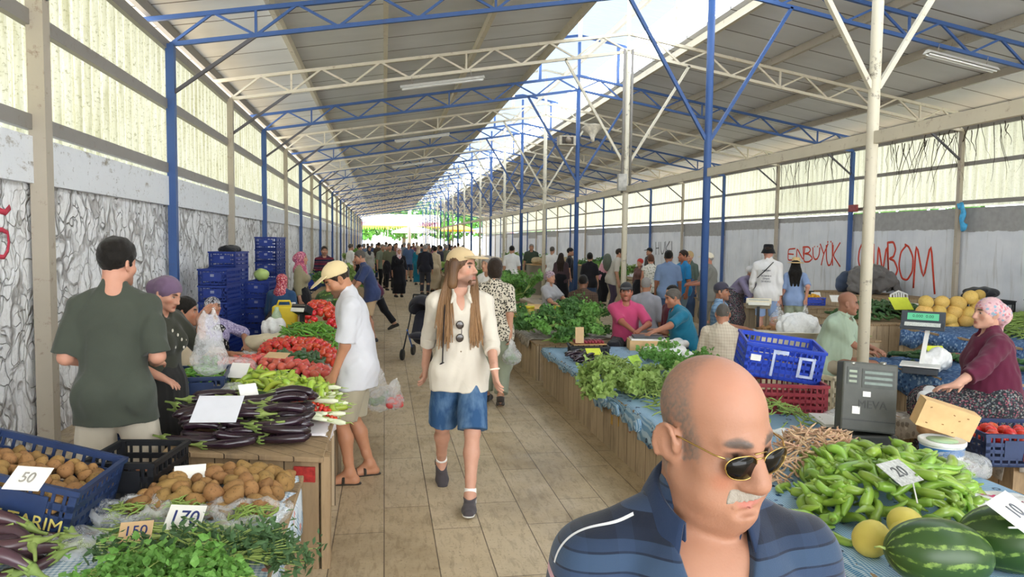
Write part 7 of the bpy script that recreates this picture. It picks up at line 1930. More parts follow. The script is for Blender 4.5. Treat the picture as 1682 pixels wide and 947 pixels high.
# yoghurt tub in a clear bag, plank box, tomato crate
q = at_z(1545, 772, .505); r = empty('yoghurt_tub', (q.x, q.y, .507)); tag(r, 'round white tub with blue band and white lid', 'tub')
MB().lathe([(.10, 0), (.105, .01), (.122, .165), (.122, .17)], 28).build('tub', P_WHITE, r); MB().lathe([(.1185, .11), (.1225, .155)], 28, caps=False).build('blue_band', plain('#3f74b0', .4), r)
lid = MB().lathe([(.128, .165), (.130, .172), (.130, .188), (.124, .192), (.118, .184), (.0, .184)], 28).build('lid', P_WHITE, r); MB().lathe([(.085, .1845), (.085, .1865), (0, .1865)], 24).build('lid_print', plain('#a9c8a0', .5), lid)
lump_bag((q.x, q.y - .17, .507), (.22, .10, .10), M_CLEAR, 'loose clear bag round the foot of the white tub', 18, (.008, 26)); 
TC = Vector((3.98, 3.98, .507)); tc = crate(.62, .42, .20, P_NAVY, 'navy crate of tomatoes at the right edge beside the white tub', TC, R(-12)); lettering('MERCAN', .07, plain('#7a3038', .6), tc, (.05, -.2165, .06), (R(90), 0, 0))
heap(TOM, [(TC.x - .26, TC.y - .10), (TC.x + .25, TC.y - .20), (TC.x + .28, TC.y + .12), (TC.x - .22, TC.y + .2)], .63, .03, 34, .068, 'red tomato in the navy crate at the right edge', 'tomato', 'crated tomatoes at the right edge', seed=25, sc_=(1.05, 1.25))
lump_bag((3.75, 4.35, .507), (.2, .14, .14), plain('#b98d62', .5, .15), 'brown paper bag behind the leaning wooden box', 19, name='paper_bag')
r = empty('wooden_box', at_d(1556, 690, 4.45)); r.rotation_euler = (R(8), R(17), R(-18)); tag(r, 'pale wooden box leaning on its edge in front of the maroon woman', 'box')
bevel(MB().b6(-.165, .165, -.012, 0, -.085, .085).build('front_board', M_PALEWOOD, r), .002); MB().b6(-.165, -.15, 0, .09, -.085, .085).build('side_board', M_PALEWOOD, r); MB().b6(.15, .165, 0, .09, -.085, .085).build('side_board', M_PALEWOOD, r); MB().b6(-.15, .15, 0, .09, .075, .085).build('top_board', M_PALEWOOD, r); MB().b6(-.15, .15, .08, .09, -.085, .075).build('back_board', M_WOOD, r)
kn = MB()
for x, z in ((-.12, .05), (-.11, -.05), (.06, .02), (.10, .05), (-.02, -.03), (.02, .045), (.05, -.06)): kn.box((x, -.0125, z), (.012, .002, .006), (0, rr.uniform(-.5, .5), 0))
kn.build('knots', plain('#8a6238', .7), r)['kind'] = 'stuff'
lump_bag(at_z(1530, 690, .51), (.10, .12, .16), M_MILKY, 'white bag with handles behind the leaning wooden box', 20)
crate(.56, .38, .24, P_RED, 'dark red crate under the tilted blue crate', (3.22, 5.42, .507), R(-16), None, None, False)
cb = crate(.62, .40, .28, P_BLUE, 'bright blue crate tipped on top of the dark red crate', (3.24, 5.62, .775), 0, (R(8), R(7), R(-16)), None, False)
for x, w_ in ((.12, .012), (.225, .012)): MB().b6(x - w_, x + w_, -.214, -.205, .05, .22).build('chalk_smear', plain('#b9c4e0', .7), cb)
MB().b6(.12, .225, -.214, -.205, .05, .07).b6(.12, .225, -.214, -.205, .2, .22).build('chalk_smear', plain('#b9c4e0', .7), cb); MB().b6(-.10, -.08, -.214, -.205, .03, .25).b6(-.08, .02, -.214, -.205, .22, .25).build('chalk_smear', plain('#b9c4e0', .7), cb); MB().b6(-.27, -.19, -.214, -.205, .14, .19).build('paper_label', M_CARD, cb)
# lettuce, long beans, black crates, sack on the far part of that stall
for i in range(20):
    q = at_z(rr.uniform(1005, 1115), rr.uniform(615, 648), .55); put(LETT[i % 3], (q.x - .1, q.y, .525 + rr.uniform(0, .05)), (rr.uniform(-.3, .3), rr.uniform(-.25, .08), rr.uniform(0, 6.3)), 'pale green lettuce on the blue gingham stall', 'lettuce', 'lettuces on the gingham stall', rr.uniform(.8, 1.0))
heap(BEANF, pxq([(962, 612), (1020, 630), (1040, 600), (985, 590)], .54), .52, .10, 140, .034, 'flat green bean in the heap left of the lettuces', 'green bean', 'flat green beans', 'roll', None, .5, (1.1, 1.4), 26, jit=1.2)
for i in range(9): q = at_z(rr.uniform(1100, 1150), rr.uniform(590, 622), .53); put(GREENS[i % 3], (q.x - .1, q.y, .55 + rr.uniform(0, .05)), (rr.uniform(-.3, .3), rr.uniform(-.3, .1), rr.uniform(0, 6)), 'leafy green bunch right of the lettuces, behind the bald man', 'greens', 'leafy bunches by the lettuces', .9)
heap(EGG, pxq([(928, 592), (978, 600), (985, 584), (935, 578)], .54), .53, .05, 22, .045, 'thin dark aubergine at the far end of the gingham stall', 'aubergine', 'thin aubergines', 'roll', .3, .3, (.6, .8), 27)
card((975, 577), 8.2, .17, .12, M_YEL, 'lime yellow price card by the thin aubergines', None, None, 30, 0); card((1043, 590), 7.6, .2, .10, plain('#a9cf4a', .6), 'green strip of card standing in the flat beans', None, None, 50, 40)
crate(.46, .34, .11, P_BLACK, 'low black tray crate at the far corner of the gingham stall', (2.42, 8.45, .507), R(-8)); r = empty('sausage_tray', (2.42, 8.47, .63)); tag(r, 'clear tray of dark red fruit on the black tray crate', 'tray')
MB().b6(-.2, .2, -.12, .12, 0, .012).build('board', M_WOOD, r)
mb = MB()
for i in range(9): mb.tube([(-.16 + i * .04, -.09, .03), (-.15 + i * .04, .09, .035)], .018, 8)
mb.build('red_fruit', plain('#8c3240', .4, .2), r)['kind'] = 'stuff'
card((952, 550), 8.6, .10, .19, M_TAN, 'tan card standing in the clear tray', None, None, 80, -10)
r = empty('carton', (3.28, 8.75, .507), R(-12)); tag(r, 'flat wooden carton with a dark notebook on top beside the teal polo man', 'box'); MB().b6(-.24, .24, -.16, .16, 0, .13).build('carton_body', M_PALEWOOD, r); MB().b6(-.22, .22, -.14, .14, .13, .15).build('lid', P_WHITE, r)
o = bevel(MB().b6(-.19, .19, -.1, .1, 0, .03).build('notebook', plain('#4a4c50', .5), None, (3.28, 8.75, .66), (0, 0, R(-12))), .006); tag(o, 'dark grey notebook lying on the wooden carton', 'notebook')
lump_bag((3.28, 8.0, .507), (.34, .22, .09), M_MILKY, 'white carrier bags lying between lettuces and wooden carton', 21); lump_bag(at_z(1110, 572, .51), (.20, .15, .08), M_MILKY, 'white bag left of the checkered shirt man', 22)
o = bevel(MB().b6(-.1, .1, -.06, .06, 0, .02).build('shallow_box', plain('#c4413c', .4), None, (3.25, 8.45, .507)), .006); tag(o, 'red plastic lid in front of the wooden carton', 'box lid')

# ---------------------------------------------------------------- right, second stall and onwards
counter('stall_counter', 2.0, 3.3, 9.45, 11.85, .50, M_PLANKD, 'long low wooden stall counter beyond the gingham one, heaped with greens'); 
cloth_top(2.0, 3.28, 9.8, 11.8, .502, .1, M_GREYFL, 'grey patterned cloth over the second stall right of the aisle', ('x0',), .012, 8)
for i in range(44):
    q = at_z(rr.uniform(868, 1005), rr.uniform(528, 556), .6); z = .55 + .22 * rr.random() * (1 if q.x > 2.3 else .4); put(rr.choice(GREENS + SPIN), (min(max(q.x, 2.15), 3.2) - .12, q.y, z), (rr.uniform(-.5, .5), rr.uniform(-.6, .1), rr.uniform(0, 6.3)), 'leafy green bunch in the big heap left of the pink t-shirt man', 'greens', 'big heap of leafy bunches', rr.uniform(.9, 1.2))
for i, (x, y) in enumerate(((2.3, 11.52), (2.84, 11.5))):
    crate(.5, .36, .12, P_BLACK, 'black tray of dark red fruit on the second right stall, %s' % ['the aisle side one', 'the inner one'][i], (x, y, .507), R(-6)); MB().b6(-.22, .22, -.15, .15, .05, .125).build('red_fruit', plain('#8a3344', .5, .3, 60), bpy.context.scene.objects[-1] if False else None, (x, y, .507))
    o = [k for k in bpy.data.objects if k.name.startswith('red_fruit')][-1]
for k in [k for k in bpy.data.objects if k.name.startswith('red_fruit') and k.parent is None]:
    near = min((c_ for c_ in bpy.data.objects if c_.name.startswith('plastic_crate')), key=lambda c_: (c_.location - k.location).length); k.location = (0, 0, 0); k.parent = near; k['kind'] = 'stuff'
for i, (x, y, m_) in enumerate(((2.3, 11.5, '#c4a93a'), (2.75, 11.45, '#b04050'), (2.1, 11.62, '#d4c25a'))):
    q = MB().lathe([(.08, 0), (.085, .01), (.085, .13), (.075, .15)], 16).build('jar_body', plain(m_, .4)); r = empty('pickle_jar', (x, y, .635)); q.parent = r; MB().lathe([(.085, .15), (.085, .19), (0, .19)], 16).build('lid', plain('#d8c32e', .4), r); tag(r, ['yellow lidded jar of olive paste on the second right stall', 'red jar with a yellow lid on the second right stall', 'pale jar with a yellow lid nearest to the aisle'][i], 'jar')
card((963, 519), 11.6, .3, .14, M_TAN, 'tan cardboard strip on the red fruit trays', None, None, 40, -30); card((880, 503), 12.0, .3, .1, M_PALEWOOD, 'wooden paddle by the yellow lidded jars', None, None, 45, -30)
crate(.52, .36, .30, P_NAVY, 'navy crate standing behind the leafy heap', (3.02, 11.22, .507), R(-5))
MB().lathe([(.035, 0), (.036, .16), (.014, .22), (.014, .25)], 12).build('bottle_body', M_CLEAR); r = empty('water_bottle', (3.15, 10.9, .507)); bpy.data.objects['bottle_body'].parent = r; MB().lathe([(.017, .25), (.017, .275), (0, .275)], 10).build('cap', P_RED, r); tag(r, 'clear water bottle with red cap behind the leafy heap', 'bottle')
counter('stall_counter', 2.0, 3.1, 13.6, 23.0, .55, M_PLANKD, 'third low stall counter right of the aisle, with dark leafy heads')
for i in range(40): put(rr.choice(SPIN + GREENS), (rr.uniform(2.05, 2.9), rr.uniform(13.8, 18.6), .62 + .28 * rr.random()), (rr.uniform(-.5, .5), rr.uniform(-.9, .1), rr.uniform(0, 6.3)), 'dark leafy head on the third stall right of the aisle', 'greens', 'dark leafy heads', rr.uniform(1.1, 1.45))
lump_bag((2.7, 19.0, .555), (.35, .2, .32), M_MILKY, 'white bag on the dark leafy heads', 23)
# brown draped stand
r = empty('draped_stand', (6.0, 25.5, 0)); tag(r, 'grey-brown draped stand with paper bags on top, behind the woman in grey', 'draped stand')
def dr(u, v): a = 2 * PI * u; w = 1 + .05 * math.sin(9 * a) * (1 - v); k = 3.0; ca, sa = math.cos(a), math.sin(a); s_ = (abs(ca) ** k + abs(sa) ** k) ** (-1 / k); return (1.0 * s_ * ca * w, .6 * s_ * sa * w, 1.05 * v)
MB().grid(dr, 64, 6).build('drape', cloth('#8d8676'), r); MB().b6(-.95, .95, -.55, .55, 1.03, 1.06).build('top_board', M_WOOD, r)
for i in range(5): lump_bag((5.3 + .33 * i, 25.3 + .1 * (i % 2), 1.065), (.24, .2, .16), plain('#b8a27c', .8, .12), 'tan paper bag on the draped stand, %s from the left' % ['first', 'second', 'third', 'fourth', 'fifth'][i], 30 + i, h=.02, name='paper_bag')

# second row of counters (backs to the ridge columns)
counter('stall_counter', 7.75, 10.6, 7.4, 9.9, .62, M_PLANKD, 'plank-fronted counter under the blue printed cloth and melons')
cloth_top(7.75, 10.55, 7.45, 9.85, .622, .24, M_BLUEFL, 'blue printed cloth over the melon counter', ('x0',), .02, 11)
mm = [(1499, 529, .72), (1518, 512, .73), (1541, 512, .73), (1567, 512, .74), (1521, 496, .92), (1547, 496, .92), (1573, 498, .92), (1594, 488, 1.08), (1560, 524, .72), (1586, 526, .74), (1606, 504, .92), (1563, 535, .72), (1536, 529, .72), (1590, 515, .92)]
for x, y, z in mm:
    q = at_d(x, y, 11.3); put(CANT[0], (q.x, q.y, q.z), (rr.uniform(-1, 1), rr.uniform(-1, 1), rr.uniform(0, 6)), 'golden netted melon in the pyramid right of the pole scale', 'melon', 'pyramid of netted melons', rr.uniform(.95, 1.12))
mb = MB(); qq = [(8.3, 8.3, 0), (9.6, 8.0, 0), (9.8, 9.1, 0), (8.8, 9.5, 0)]
for i in range(1500):
    u, v = rr.random(), rr.random(); p_ = quad_pt(qq, u, v); z = .65 + .26 * mound(u, v) + rr.uniform(-.01, .02); a = rr.uniform(0, 6.3); L = rr.uniform(.07, .12); t_ = rr.uniform(-.3, .3)
    mb.tube([(p_.x - L * math.cos(a), p_.y - L * math.sin(a), z - L * t_), (p_.x + .01, p_.y, z + .012), (p_.x + L * math.cos(a), p_.y + L * math.sin(a), z + L * t_)], [.004, .009, .003], 5)
tag(mb.build('heaped_green_beans', M_BEAN), 'heap of green beans on the blue printed cloth behind the maroon woman', 'green beans', kind='stuff')
heap(CUC, [(9.2, 7.6), (10.5, 7.6), (10.5, 8.6), (9.6, 8.7)], .66, .16, 60, .075, 'dark cucumber at the right end of the melon counter', 'cucumber', 'cucumbers by the right frame edge', 'roll', None, .4, (1.1, 1.3), 29, jit=1.0)
counter('stall_counter', 7.6, 9.5, 10.5, 12.2, .60, M_PLANKD, 'plank-fronted counter heaped with small dark cucumbers')
heap(CUC, [(7.9, 10.8), (9.2, 10.65), (9.4, 12.1), (8.0, 12.1)], .63, .20, 190, .085, 'small dark cucumber in the heap between column and melons', 'cucumber', 'heap of small dark cucumbers', 'roll', None, .4, (1.15, 1.4), 30, jit=1.0)
card((1480, 498), 12.2, .36, .26, M_YEL, 'yellow price card on the small dark cucumbers', None, None, 48, 0)
crate(.5, .36, .2, P_BLACK, 'black crate at the back of the small cucumbers', (9.2, 11.95, .605), 0)
counter('stall_counter', 7.2, 9.2, 13.3, 17.6, .60, M_PLANKD, 'plank-fronted counter with blue boxes of yellow fruit behind the bald head')
YF = [single('yellow_fruit', MB().ball((0, 0, 0), (.05, .05, .05), 10, 7), skin_mat('#d99a24', '#e8b23c', 'orange_fruit_skin', 10, .45))]; RO = [single('red_onion', MB().ball((0, 0, 0), (.042, .042, .038), 10, 7), skin_mat('#7b3b50', '#9a5a68', 'red_onion_skin', 10, .45))]
for i, (x, y) in enumerate(((7.6, 13.8), (8.2, 13.9), (8.8, 14.0), (7.7, 14.7), (8.4, 14.8), (7.6, 15.8), (8.3, 16.2))):
    crate(.5, .4, .16, P_NAVY if i % 2 else P_BLUE, 'blue tray crate on the yellow fruit counter, %s' % ['front left', 'front middle', 'front right', 'second row left', 'second row right', 'third row', 'rearmost'][i], (x, y, .605), rr.uniform(-.2, .2))
    heap(YF if i not in (3, 5) else RO, [(x - .2, y - .15), (x + .2, y - .15), (x + .2, y + .15), (x - .2, y + .15)], .70, .08, 14, .09, ('yellow fruit in a blue tray beyond the bald head' if i not in (3, 5) else 'red onion in a blue tray beyond the bald head'), 'fruit' if i not in (3, 5) else 'onion', 'trays of yellow fruit' if i not in (3, 5) else 'trays of red onions', seed=40 + i)
card((1341, 487), 15.5, .24, .2, M_CARD, 'white price card over the blue fruit trays, left one', None, None, 70, 10); card((1374, 490), 15, .24, .2, M_CARD, 'white price card over the blue fruit trays, right one', None, None, 40, -15)
heap(RO, [(7.35, 14.9), (9.0, 14.9), (9.0, 15.7), (7.35, 15.7)], .63, .12, 60, .10, 'red onion heaped loose behind the blue fruit trays', 'onion', 'loose red onions', seed=61, sc_=(1.1, 1.3))
for i, (y0, y1) in enumerate(((18.2, 23), (24, 30), (31, 38), (39, 48))):
    counter('stall_counter', 7.2, 9.0, y0, y1, .6, M_PLANKD, 'plank-fronted counter in the second row, %s beyond the yellow fruit' % ['first', 'second', 'third', 'fourth'][i])
    for k in range(26 if i < 2 else 16): put(rr.choice(SPIN + GREENS + LETT), (rr.uniform(7.3, 8.7), rr.uniform(y0 + .3, y1 - .3), .66 + .22 * rr.random()), (rr.uniform(-.5, .5), rr.uniform(-.8, .1), rr.uniform(0, 6.3)), 'leafy bunch on the %s far counter of the second row' % ['first', 'second', 'third', 'fourth'][i], 'greens', 'leafy bunches of the second row, counter %s' % ['one', 'two', 'three', 'four'][i], rr.uniform(1.2, 1.7))
# low table with the stall scale between the green polo man and the maroon woman
counter('stall_counter', 5.75, 7.3, 6.3, 8.0, .48, M_PLANKD, 'low counter under the blue printed cloth between the two sellers'); cloth_top(5.75, 7.28, 6.35, 7.98, .482, .22, M_BLUEFL, 'blue printed cloth hanging over the low counter between the sellers', ('x0',), .02, 12); front_flap(5.73, 7.3, 6.3, .485, .26, M_BLUEFL, 'blue printed cloth front of the low counter between the sellers', 13)
q = at_d(1512, 600, 7.9); r = empty('weighing_scale', (q.x, q.y, .49), R(-42)); tag(r, 'electronic scale with lit green display on a white pole', 'scale')
M_ES = plain('#3d4147', .45, .08); bevel(MB().b6(-.17, .17, -.15, .15, 0, .07).build('base', M_ES, r), .01); MB().b6(-.19, .19, -.17, .17, .08, .095).build('tray', P_WHITE, r); MB().bar((0, .05, .05), (.05, .08, .47), .045, .045).build('pole', P_WHITE, r)
hd = bevel(MB().add([(-.21, -.1, .47), (.21, -.1, .47), (.21, .12, .50), (-.21, .12, .50), (-.21, -.1, .50), (.21, -.1, .50), (.21, .02, .545), (-.21, .02, .545), (-.21, .10, .66), (.21, .10, .66), (.21, .135, .65), (-.21, .135, .65)], [(3, 2, 1, 0), (0, 1, 5, 4), (4, 5, 6, 7), (7, 6, 9, 8), (8, 9, 10, 11), (11, 10, 2, 3), (0, 4, 7, 8, 11, 3), (1, 2, 10, 9, 6, 5)]).build('display_head', M_ES, r), .006)
MB().add([(-.15, .035, .565), (.15, .035, .565), (.15, .085, .635), (-.15, .085, .635)], [(0, 1, 2, 3)]).build('screen', None, hd); 
ts = NT('lit_green_display'); e = ts.n('ShaderNodeEmission'); e.inputs['Color'].default_value = (*h2l('#6fd0a0'), 1); e.inputs['Strength'].default_value = .7; ts.l(e.outputs[0], ts.out.inputs['Surface'])
sc_o = hd.children[0]; sc_o.data.materials.append(ts.m); sc_o.location = (0, -.004, .003); lettering('0.000  0.00', .045, plain('#2f5a4a', .5), hd, (0, .054, .607), (R(54), 0, 0), 'digits')
MB().add([(-.17, -.085, .508), (.17, -.085, .508), (.17, .005, .541), (-.17, .005, .541)], [(0, 1, 2, 3)]).build('keypad', plain('#d8d8d0', .5, .3, 90), hd).location = (0, -.003, .003)
q = at_z(1455, 590, .5); ZUC = [pod_p('courgette', .2, .026, .015, i, M_CUC, 8, 9) for i in range(2)]
heap(ZUC, [(5.9, 7.3), (6.7, 7.3), (6.8, 7.9), (6.0, 7.9)], .515, .05, 26, .075, 'courgette left of the electronic scale', 'courgette', 'courgettes left of the scale', 'roll', .3, .3, (.9, 1.2), 31); heap(ZUC, [(6.75, 6.6), (7.25, 6.5), (7.25, 7.4), (6.85, 7.5)], .515, .05, 18, .07, 'courgette right of the electronic scale', 'courgette', 'courgettes right of the scale', 'roll', .3, .3, (.9, 1.2), 32)
card((1537, 574), 8.3, .2, .12, M_YEL, 'yellow price card right of the electronic scale', None, None, 40, -10); lump_bag((6.25, 6.6, .49), (.30, .20, .12), M_MILKY, 'cream white bags in front of the electronic scale', 24); lump_bag((5.95, 7.0, .49), (.16, .14, .16), M_MILKY, 'white bag at the bald seller hand', 25)
o = bevel(MB().b6(-.16, .16, -.1, .1, 0, .07).build('red_box', plain('#b8343c', .4), None, (6.75, 7.72, .49)), .01); tag(o, 'flat red box behind the electronic scale pole', 'box')
# what the maroon woman sits on
counter('seat_counter', 4.05, 5.35, 4.05, 5.25, .50, M_PLANK, 'low boxed seat covered in grey printed cloth under the maroon woman'); cloth_top(4.05, 5.33, 4.08, 5.22, .502, .14, M_GREYFL, 'grey printed cloth over the boxed seat', ('x0',), .015, 14); front_flap(4.05, 5.35, 4.03, .505, .15, M_GREYFL, 'grey printed cloth front hanging from the boxed seat', 15)
crate(.46, .46, .40, P_CREAMC, 'cream crate the green polo man sits on', (at_d(1362, 590, 8.4).x, at_d(1362, 590, 8.4).y, 0), R(20))
# cartons and stalls behind the checkered man
r = empty('carton', (4.95, 8.35, .46), R(-18)); tag(r, 'open white cardboard carton with small printed marks behind the blue crate', 'carton'); M_CT = plain('#dcd6c6', .75, .06)
MB().b6(-.36, .36, -.2, -.19, 0, .30).b6(-.36, .36, .19, .2, 0, .30).b6(-.36, -.35, -.19, .19, 0, .30).b6(.35, .36, -.19, .19, 0, .30).b6(-.35, .35, -.19, .19, 0, .01).build('carton_walls', M_CT, r); MB().box((0, -.29, .30), (.7, .2, .008), (R(-25), 0, 0)).build('flap', M_CT, r); MB().b6(-.02, .06, -.203, -.2, .08, .16).build('printed_mark', plain('#5d5850', .7), r)
counter('stall_counter', 4.4, 5.6, 7.95, 8.8, .455, M_PLANKD, 'small wooden bench under the white cardboard carton')
lump_bag((5.12, 8.35, .62), (.34, .22, .24), M_MILKY, 'white plastic bags bulging out of the white carton', 26)
counter('stall_counter', 4.95, 6.7, 8.95, 9.95, .56, M_PLANKD, 'counter with brown roots and small cartons beyond the white carton'); GING = [single('ginger_root', MB().ball((0, 0, 0), (.07, .035, .03), 10, 7, None, 0, lambda v: 1 + .2 * math.sin(7 * v.x + 3 * v.y)), skin_mat('#9a7048', '#b58a5c', 'root_skin', 20, .8))]
heap(GING, [(5.1, 9.05), (5.95, 9.05), (6.0, 9.7), (5.1, 9.7)], .59, .08, 46, .08, 'brown root in the heap below the white jumper', 'root', 'brown roots', seed=33)
heap(EGG, [(6.0, 9.05), (6.6, 9.05), (6.6, 9.85), (6.1, 9.85)], .59, .06, 24, .07, 'dark marrow beside the pale green polo', 'marrow', 'dark marrows', 'roll', .5, .3, (.7, .9), 34); card((1487, 535) if False else (1348, 560), 9.6, .22, .14, M_YEL, 'yellow price card behind the pale green polo man', None, None, 45, 10)
pole_scale((5.2, 9.5, .565), R(-25), 'white headed scale in front of the man in the black bucket hat', P_CREAMC, .40, '#5a7f98', (.34, .2, .09), P_BLACK)
for i, (px, py) in enumerate(((1225, 525), (1240, 522), (1206, 517))): q = at_d(px, py, 9.9); o = MB().lathe([(.03, 0), (.03, .13), (.026, .14)], 12).build('drink_can', plain(['#3a3d44', '#a9b6d0', '#c9ced6'][i], .3, metal=.5), None, (q.x, q.y, .565)); tag(o, ['dark drink can among the roots', 'silver blue drink can among the roots', 'silver drink can beside the checkered man'][i], 'can')
# crates, tarps and stacks along the right wall
for i, (x, y, m_, lab, s_) in enumerate(((12.2, 19.5, P_DGREEN, 'dark green crate by the right wall under the red lettering', (.9, .6, .5)), (11.4, 19.0, P_NAVY, 'navy crate by the right wall in front of the dark green crate', (.6, .4, .5)), (12.4, 13.4, P_BLACK, 'black crate with cloths by the right wall behind the melons', (1.0, .6, .75)), (12.2, 11.2, P_NAVY, 'navy crate with red items by the right wall at the frame edge', (1.2, .7, .9)), (11.2, 12.3, P_NAVY, 'navy crate on the floor near the right wall behind the melon pyramid', (.6, .4, .6)))):
    crate(*s_, m_, lab, (x, y, 0), R(-10))
for i in range(7): put(TOM[0], (11.85 + .12 * i, 11.0 + .1 * (i % 3), .93), (0, 0, i), 'red vegetable on the navy crate by the right wall', 'vegetable', 'red vegetables by the right wall', 1.5)
lump_bag((12.3, 13.3, .78), (.45, .3, .16), cloth('#2e3034'), 'black bag heap on the crate behind the melons', 41, (.03, 9), cat='bag', h=.025); put(CANT[0], (11.95, 13.0, .88), (0, 0, 0), 'single yellow melon on the black crate by the right wall', 'melon', None, 1.05)
lump_bag((12.3, 16.9, .62), (.75, .4, .48), cloth('#6d6a68', .3), 'grey tarpaulin heap against the right wall', 42, (.03, 18), cat='tarpaulin', h=.022, extra=lambda S: [S.ell((random.Random(q).uniform(-.6, .6), random.Random(q + 50).uniform(-.35, .2), random.Random(q + 99).uniform(.15, .46)), (.05, .10, .24), rotm(37 * q, 25 * (q % 5) - 50, 20 * (q % 3))) for q in range(26)], name='tarpaulin'); lump_bag((12.2, 17.7, .62), (.35, .3, .34), cloth('#4a566c', .2), 'blue grey bundle left of the tarpaulin heap', 43, (.03, 9), cat='bundle', h=.025, name='cloth_bundle')
counter('stall_counter', 11.7, 13.1, 15.6, 18.4, .615, M_PLANKD, 'low bench by the right wall under the tarpaulin heap')
r = empty('plastic_chair', (10.6, 13.3, 0), R(10)); tag(r, 'white plastic chair with a slatted back behind the melons', 'chair')
MB().b6(-.24, .24, -.22, .22, .42, .45).build('seat', P_WHITE, r)
for x, y in ((-.21, -.2), (.21, -.2), (-.21, .2), (.21, .2)): MB().bar((x, y, 0), (x * .9, y * .9, .43), .04).build('leg', P_WHITE, r)
bk = MB().tube([(-.24, .21, .44), (-.22, .27, .85), (0, .28, .92), (.22, .27, .85), (.24, .21, .44)], .02, 8).build('back_frame', P_WHITE, r)
for x in (-.14, -.07, 0, .07, .14): MB().bar((x, .22, .45), (x * .95, .275, .89), .035, .012).build('back_slat', P_WHITE, r)
for s in (-1, 1): MB().tube([(s * .24, .2, .66), (s * .27, -.1, .66), (s * .26, -.2, .62), (s * .22, -.2, .44)], .02, 8).build('armrest', P_WHITE, r)
q = at_x(1586, 352, 13.1); S = Shape(.03); S.ell((0, 0, 0), (.05, .07, .22)); S.ell((0, -.05, -.28), (.04, .10, .12)); S.ell((0, .08, .2), (.03, .08, .1)); o = sdf_obj('tied_bag', S, .02, plain('#3f9fd0', .4, .2), None, (.02, 20, 3)); o.location = (13.02, q.y, q.z); tag(o, 'bright blue plastic bag tied to the cream post on the right wall', 'bag')
q = at_x(1403, 342, 13.05); o = bevel(MB().b6(-.05, .05, -.16, .16, -.1, .1).build('switch_box', plain('#8d3f42', .5), None, (13.02, q.y, q.z)), .01); tag(o, 'small dark red box on the blue post of the right wall', 'box')
# further left stalls
for i, (y0, y1, z) in enumerate(((15.4, 23.4, .66), (30, 38, .7), (40, 48, .7))):
    counter('stall_counter', -1.55, -.42, y0, y1, z, M_PLANK, '%s stall counter left of the aisle beyond the navy shirt man' % ['first', 'second', 'third'][i])
    for k in range(34 if i < 2 else 20): put(rr.choice(SPIN + GREENS + LETT + LETT), (rr.uniform(-1.5, -.6), rr.uniform(y0 + .3, y1 - .2), z + .07 + .25 * rr.random()), (rr.uniform(-.5, .5), rr.uniform(-.8, .1), rr.uniform(0, 6.3)), 'leafy bunch on the %s far stall left of the aisle' % ['first', 'second', 'third'][i], 'greens', 'leafy bunches of the far left stalls, %s' % ['first', 'second', 'third'][i], rr.uniform(1.1, 1.6))
heap(YF, [(-1.3, 31), (-.6, 31), (-.6, 34), (-1.3, 34)], .95, .12, 40, .12, 'yellow fruit on the second far stall left of the aisle', 'fruit', 'yellow fruit of the far left stall', seed=51, sc_=(1.1, 1.4))
crate(.7, .5, .4, P_BLUE, 'bright blue crate on the far left stall above the cap brim', (-1.9, 20.6, .5), R(5)); crate(.7, .5, .5, P_NAVY, 'navy crate under the bright blue crate of the far left stall', (-1.9, 20.6, 0), R(5))
for i, (y0, y1) in enumerate(((24, 31), (32.5, 42))):
    counter('stall_counter', 2.1, 3.5, y0, y1, .6, M_PLANKD, '%s far stall counter right of the aisle' % ['first', 'second'][i])
    for k in range(26): put(rr.choice(SPIN + GREENS + LETT), (rr.uniform(2.2, 3.3), rr.uniform(y0 + .3, y1 - .2), .66 + .25 * rr.random()), (rr.uniform(-.5, .5), rr.uniform(-.8, .1), rr.uniform(0, 6.3)), 'leafy bunch on the %s far stall right of the aisle' % ['first', 'second'][i], 'greens', 'leafy bunches of the far right stalls, %s' % ['first', 'second'][i], rr.uniform(1.1, 1.6))
# pushchair behind the long-haired man
q = at_z(692, 588, 0); r = empty('pushchair', (q.x, q.y, 0), R(160)); tag(r, 'dark pushchair with blue trim behind the long-haired man', 'pushchair')
S = Shape(.02); S.ell((0, 0, .80), (.2, .24, .2)); S.ell((0, .09, .70), (.17, .26, .2), None, .02, True); sdf_obj('hood', S, .012, cloth('#25242b'), r)
S = Shape(.02); S.cone((0, -.1, .6), (0, -.02, .38), .15, .17, ax=V3(0, 1, 0), fl=.5); S.cone((0, 0, .36), (0, .2, .38), .15, .14, ax=V3(0, 0, 1), fl=.4); sdf_obj('seat', S, .012, cloth('#2b2c36'), r)
for s in (-1, 1):
    MB().tube([(s * .22, -.28, .98), (s * .22, -.1, .6), (s * .22, .25, .12)], .012, 8).build('frame_tube', P_BLACK, r); MB().tube([(s * .22, .05, .45), (s * .22, -.25, .1)], .012, 8).build('rear_tube', plain('#2f5fb5', .4), r)
    for y in (.27, -.27): MB().lathe([(.03, -.015), (.085, -.018), (.09, 0), (.085, .018), (.03, .015)], 18).build('wheel', P_BLACK, r, (s * .22, y, .09), (0, R(90), 0))
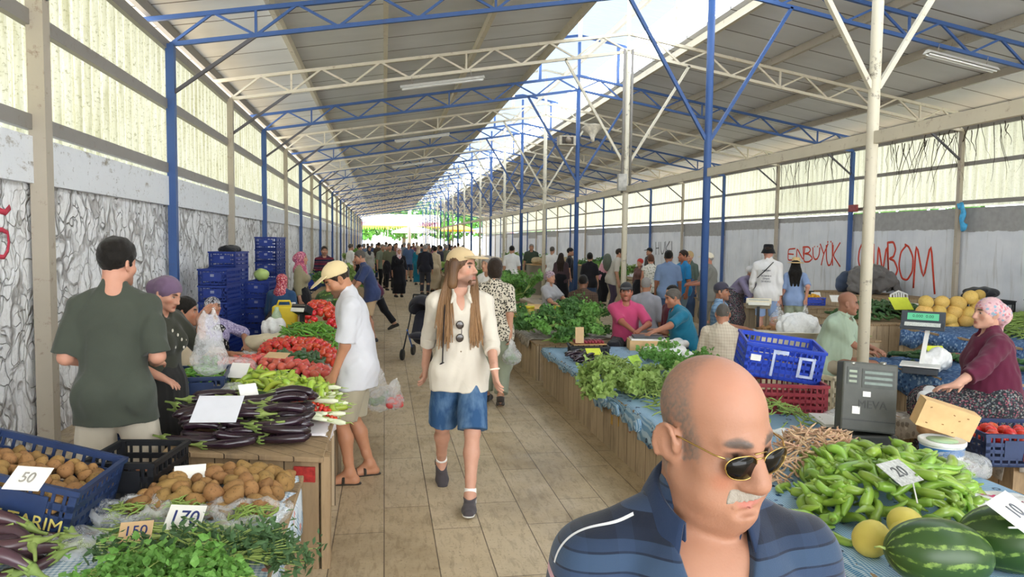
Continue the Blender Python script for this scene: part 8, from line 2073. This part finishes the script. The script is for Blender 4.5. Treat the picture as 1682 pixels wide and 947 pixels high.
MB().tube([(-.22, -.28, .98), (.22, -.28, .98)], .014, 8).build('push_bar', P_BLACK, r)
# carrier bags held by people
q = at_d(624, 606, 6.0); carrier((q.x, q.y, q.z), .26, .36, M_CLEAR, 'clear carrier bag of vegetables hanging from the white t-shirt man', None, plain('#4f6b3a', .5, .4, 20), 2)
q = at_d(648, 642, 5.95); carrier((q.x, q.y, q.z + .1), .15, .26, M_CLEAR, 'small clear bag of red tomatoes hanging by the white t-shirt man', None, plain('#c24a48', .4), 3)
q = at_d(841, 556, 8.1); carrier((q.x, q.y, q.z + .0), .22, .30, M_CLEAR, 'clear bag of greens held by the woman in the patterned blouse', None, plain('#55743f', .5, .3), 4)
q = at_d(343, 506, 4.95); r = empty('carrier_bag', q); tag(r, 'tall clear bag with greens held up by the woman in the purple head wrap', 'carrier bag')
S = Shape(.03); S.ell((0, 0, -.36), (.12, .08, .10)); S.cone((0, 0, -.33), (0, 0, -.12), .115, .075, ax=V3(0, 1, 0), fl=.45)
for s in (-1, 1): S.cone((s * .05, 0, -.14), (s * .03, 0, .0), .03, .018, .02, ax=V3(0, 1, 0), fl=.3)
v, F = S.build(.01, (.006, 40, 3)); link('bag', np_mesh('bag', v, F), M_CLEAR, r); mb = MB()
for i in range(12): mb.tube([(rr.uniform(-.07, .07), rr.uniform(-.03, .03), -.40 + rr.uniform(0, .04)), (rr.uniform(-.07, .07), rr.uniform(-.03, .03), -.36 + rr.uniform(0, .04))], .010, 6)
mb.build('green_contents', plain('#5f7d4a', .5, .3), r)['kind'] = 'stuff'

carrier(BH, .34, .42, M_CLEAR, 'clear bag of fruit hanging from the hand of the man in bucket hat', None, plain('#c9a060', .5, .5, 14), 6)
carrier(SH, .28, .42, M_CLEAR, 'clear bag of greens and yellow fruit held by the woman in straw hat', None, plain('#7a8a4a', .5, .5, 14), 7)
for i, (x, y, h_, rz, lab) in enumerate(SEATS): crate(.40, .40, max(.16, h_ - .06), [P_NAVY, P_CREAMC, P_BLUE][i % 3], lab, (x, y, 0), rz, cat='crate')
sc.view_settings.exposure = 0.55
